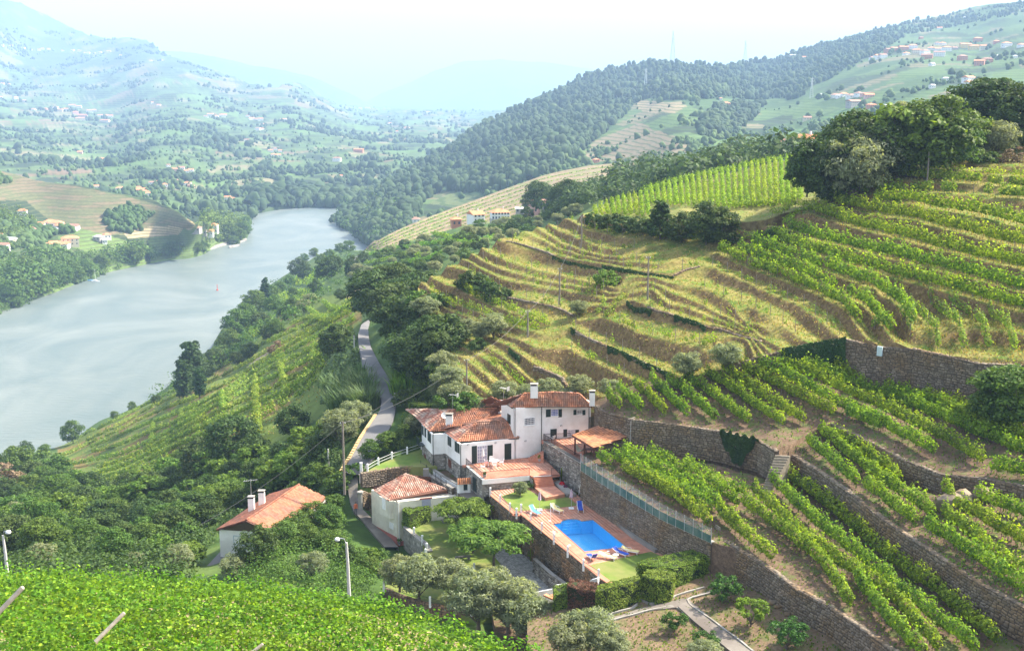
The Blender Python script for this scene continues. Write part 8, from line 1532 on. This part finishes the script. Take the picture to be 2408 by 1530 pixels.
# planter with flowers
bd = empty('flower_bed', 'raised stone flower bed with red flowers beside the wide steps', 'flower bed', fz(*Z1(1540, 1080), ZD)); fl = [(lambda p: (p.x, p.y))(fz(*Z1(*q), 102.0)) for q in ((1478, 1020), (1530, 1000), (1700, 1130), (1600, 1140))]
m = MB(); m.prism(fl, ZD-.3, 101.85); adopt(m.build('stone_surround', m_stone_grey), bd); m = MB(); cq = Vector((sum(p[0] for p in fl)/4, sum(p[1] for p in fl)/4)); m.prism([tuple(cq+(Vector(p)-cq)*.86) for p in fl], 101.8, 101.9); adopt(m.build('gravel', m_conc), bd)
m_flower = M_leaf('red_flower', (.45, .01, .03), (.65, .03, .08), transl=.3)
for (x, y), mt, s_, nm in (((1560, 1050), m_flower, .32, 'red_flowers'), ((1595, 1075), M_leaf('purple_leaf', (.08, .02, .05), (.16, .04, .08), transl=.2), .25, 'purple_plant')):
    p = fz(*Z1(x, y), 101.9); rng = np.random.default_rng(x); d = rng.normal(size=(180, 3)); d /= np.linalg.norm(d, axis=1, keepdims=True); d[:, 2] = abs(d[:, 2]); V = leaf_quads(np.array(p)+d*s_*1.1, d, .1, rng); adopt(link(nm, mesh_np(nm, V, quads(180), mt)), bd)
def cactus(P, h, label):
    o = empty('cactus', label, 'cactus', P); m = MB(); m.tube([(0, 0, 0), (0, 0, h*.6), (.02, 0, h)], [.1, .12, .07], 8); link('stem', m.mesh('stem', ml_hedge, True), o)
    for s in (-1, 1): m = MB(); m.tube([(0, 0, h*.35), (s*.25, 0, h*.42), (s*.27, 0, h*.8)], [.07, .08, .05], 7); link('branch', m.mesh('branch', ml_hedge, True), o)
cactus(fz(*Z1(1555, 1015), 101.6), 1.7, 'tall green cactus against the wall beside the flower bed'); cactus(fz(*Z2(1578, 965), 97.2), 1.5, 'green cactus against the wall above the driveway')
for k in range(2):
    p = fz(*(Z4(740, 20) if k == 0 else Z4(238, 480)), ZD if k == 0 else 98.5); 
m = MB(); p = LP(1828, 1235); 
for k in range(3): c_ = p+Vector((0, 0, .75)); m.tube([c_+Vector((math.cos(t)*(.32+.04*k), .05*k, math.sin(t)*(.5+.05*k))) for t in np.linspace(0, 2*math.pi, 20)], .03, 5, False)
o = m.build('garden_hose', ml_hedge); o['label'] = 'green garden hose coiled on the wall beside the pool deck'; o['category'] = 'hose'
L_ = []
for x, y in ((432, 252), (558, 360), (803, 412), (870, 407), (400, 165)):
    p = fz(*Z4(x, y), ZD+.01); m = MB(); m.lathe(p, [(.16, 0), (.16, .02), (.13, .03)], 16); o = m.build('skimmer_lid', m_plastic); o['category'] = 'lid'; o['group'] = 'white round lids round the pool'; L_.append(o)
for o, lb in zip(L_, ('white round lid left of the pool, nearest its upper corner', 'white round lid left of the pool, nearest its lower corner', 'left one of the two white round lids below the pool', 'right one of the two white round lids below the pool', 'white round lid at the foot of the thin pool shower pole')): o['label'] = lb
p = fz(*Z4(405, 168), ZD); m = MB(); m.tube([p, p+Vector((0, 0, 2.2))], .03, 6); m.lathe(p+Vector((0, 0, 2.0)), [(.05, 0), (.06, .15), (.02, .25)], 8); o = m.build('pool_shower', m_plastic); o['label'] = 'thin white shower pole at the upper left of the pool'; o['category'] = 'shower'
a, b = fz(*Z4(975, 180), ZD+.45), fz(*Z4(1100, 262), ZD+.45); o = empty('pool_net', 'blue pool net with long pole lying on the grey ledge', 'pool net', a); m = MB(); m.tube([a, b], .02, 5); adopt(m.build('pole', m_lblue), o); m = MB(); m.lathe(a, [(.25, 0), (.22, .05), (.1, .08)], 10); adopt(m.build('net', m_lblue), o)
a, b = fz(*Z3(58, 640), 104.9), fz(*Z3(32, 822), ZD); m = MB(); m.tube([a+Vector((0, -.25, 0)), b+Vector((0, -.25, .05))], .05, 6); o = m.build('drain_pipe', m_plastic); o['label'] = 'white drain pipe running down the wall near the pool'; o['category'] = 'pipe'
a = W5z[2]+Vector((-.1, -.35, .3)); m = MB(); m.tube([a+Vector((.4, .3, 0)), a, a+Vector((-.1, -.1, -.5)), a+Vector((-.15, -.2, -3.4))], .05, 6); o = m.build('drain_pipe', m_conc); o['label'] = 'grey drain pipe on the curved wall right of the pergola'; o['category'] = 'pipe'
# small tiled hut beside the terrace wall
hut = empty('garden_hut', 'tiny white hut with orange tiled roof below the villa terrace', 'hut', fz(*Z1(640, 1090), 99.6)); t0, t1, t2, t3 = fz(*Z1(562, 1050), 101.6), fz(*Z1(692, 1040), 101.6), fz(*Z1(672, 990), 102.3), fz(*Z1(548, 992), 102.3); roof_face([t0, t1, t2, t3], hut, m_tile_new, nmax=30)
m = MB(); m.prism([(p.x, p.y) for p in (t0+Vector((.1, .1, 0)), t1+Vector((-.1, .1, 0)), t2, t3)], 99.2, [101.5, 101.5, 102.2, 102.2]); adopt(m.build('wall', m_white), hut); fh = Face(t0+Vector((.1, .1, 0)), t1+Vector((-.1, .1, 0))); r = fh.rect(Z1, 612, 1050, 660, 1105); m = MB(); fh.box(m, r[0], r[1], r[2], r[3], .01, .05); adopt(m.build('door', m_green), hut)
# stone benches on the acacia lawn
for (x, y), a, lb in (((860, 625), .5, 'long stone bench in the upper grass of the acacia lawn'), ((925, 750), .35, 'stone bench slab in the middle of the acacia lawn'), ((1035, 670), -.9, 'stone bench between the acacia trunks'), ((990, 955), .2, 'short stone bench at the lower edge of the acacia lawn')):
    p = fz(*Z2(x, y), 96.95); o = empty('stone_bench', lb, 'bench', p, a); m = MB(); m.abox(-.95, .95, -.2, .2, .3, .44); link('slab', m.mesh('slab', m_stone_grey), o)
    for s in (-1, 1): m = MB(); m.abox(s*.65-.12, s*.65+.12, -.16, .16, 0, .3); link('support', m.mesh('support', m_stone_grey), o)
# rocks on the vineyard terraces
def rock(P, s, label, grp=None):
    rng = np.random.default_rng(int(abs(P[0]*77))); import bmesh as bm_; b = bm_.new(); bm_.ops.create_icosphere(b, subdivisions=2, radius=1)
    for v in b.verts: v.co *= rng.uniform(.78, 1.12); v.co.z *= .75
    me = bpy.data.meshes.new('boulder'); b.to_mesh(me); b.free(); me.materials.append(m_stone); o = link('boulder', me, None, P); o.scale = (s, s*.8, s); o.rotation_euler = (rng.uniform(-.3, .3), rng.uniform(-.3, .3), rng.uniform(0, 6)); o['label'] = label; o['category'] = 'boulder'
for (x, y), s_, lb in (((1180, 800), 1.5, 'big grey boulder at the head of the middle vine rows'), ((1240, 770), 1.1, 'smaller boulder behind the big grey boulder'), ((1330, 760), 1.2, 'boulder at the foot of the short right hand wall')): rock(T4.g(*Z11(x, y)) if False else SOIL2.g(*Z11(x, y+60))+Vector((0, 0, .5)), s_, lb)
for (x, y), s_, lb in (((2180, 835), .45, 'reddish stone at the wall foot behind the yellow green citrus'), ((2225, 865), .35, 'small loose stone at the orchard wall foot'), ((2310, 925), .4, 'loose stone lying near the wide citrus tree')): rock(orch.g(*Z4(x, y))+Vector((0, 0, .1)), s_, lb)
# railway/track and small chapel tower near the river
ribbon('track', ZL(Z9, [(1275, 30), (1250, 45), (1250, 70), (1275, 85)]), ZL(Z9, [(1285, 30), (1270, 45), (1275, 65), (1290, 80)]), .5, m_road, patch=bank, nn=12)
# grass tufts on the dry terraces and lawns' edges
def tufts(name, patch, poly, n, h, mat, seed, w=.05):
    r = np.random.default_rng(seed); xs = [p[0] for p in poly]; ys = [p[1] for p in poly]; U = r.uniform(min(xs), max(xs), n*3); V = r.uniform(min(ys), max(ys), n*3); k = inside(U, V, poly); k &= (V > ip(patch.top, U)) & (V < ip(patch.bot, U)); U, V = U[k][:n], V[k][:n]; P = patch.ground(U, V); m_ = len(P); a = r.uniform(0, 6.28, m_); hh = h*r.uniform(.5, 1.4, m_); d = np.stack([np.cos(a), np.sin(a), 0*a], -1); q = np.stack([-np.sin(a), np.cos(a), 0*a], -1)
    T = P+d*hh[:, None]*.5+np.array([0, 0, 1])*hh[:, None]; VV = np.stack([P-q*w, P+q*w, T+q*w*1.6, T-q*w*1.6], 1).reshape(-1, 3); link(name, mesh_np(name, VV, quads(m_), mat), kind='stuff')
m_straw = M_leaf('dry_grass', (.26, .20, .08), (.42, .34, .15), transl=.35, scale=.3, cy=(.22, .27, .06), yf=.6)
hp = [(983, 560), (1400, 480), (1800, 540), (2100, 380), (2490, 360), (2490, 870), (1900, 800), (1500, 930), (983, 980)]
tufts('dry_grass', hill, hp, 36000, .17, m_straw, 1, .05); tufts('dry_grass', plateau, [(1372, 500), (1880, 360), (2490, 240), (2490, 400), (1880, 530), (1400, 520)], 4000, .15, m_straw, 2, .05)
for i, (pt, pl) in enumerate(((T4, [(1390, 850), (2490, 850), (2490, 1200), (1390, 1080)]), (SOIL2, [(1850, 1000), (2490, 1100), (2490, 1500), (1850, 1100)]), (T1, [(1370, 1050), (1900, 1120), (2450, 1560), (2200, 1600), (1370, 1100)]), (orch, [(1240, 1380), (1900, 1330), (2050, 1600), (1240, 1600)]))): tufts('weeds', pt, pl, 3000, .16, ml_light, 5+i, .05)
tufts('weeds', bank, [(130, 1050), (500, 880), (850, 690), (800, 900), (600, 1050), (180, 1150)], 3000, .3, m_straw, 9, .1)
# ---------------------------------------------------------------- the hazy air
hb = MB().abox(-9000, 9000, -60, 15600, -14, 800)
hm = bpy.data.materials.new('haze_air'); hm.use_nodes = True; hnt = hm.node_tree; hnt.nodes.clear()
ho = hnt.nodes.new('ShaderNodeOutputMaterial'); hv = hnt.nodes.new('ShaderNodeVolumePrincipled'); hnt.links.new(hv.outputs[0], ho.inputs['Volume'])
hv.inputs['Color'].default_value = (.46, .665, 1, 1); hv.inputs['Density'].default_value = HAZE_DENSITY; hv.inputs['Anisotropy'].default_value = 0.0
hb.build('haze', hm, kind='stuff')
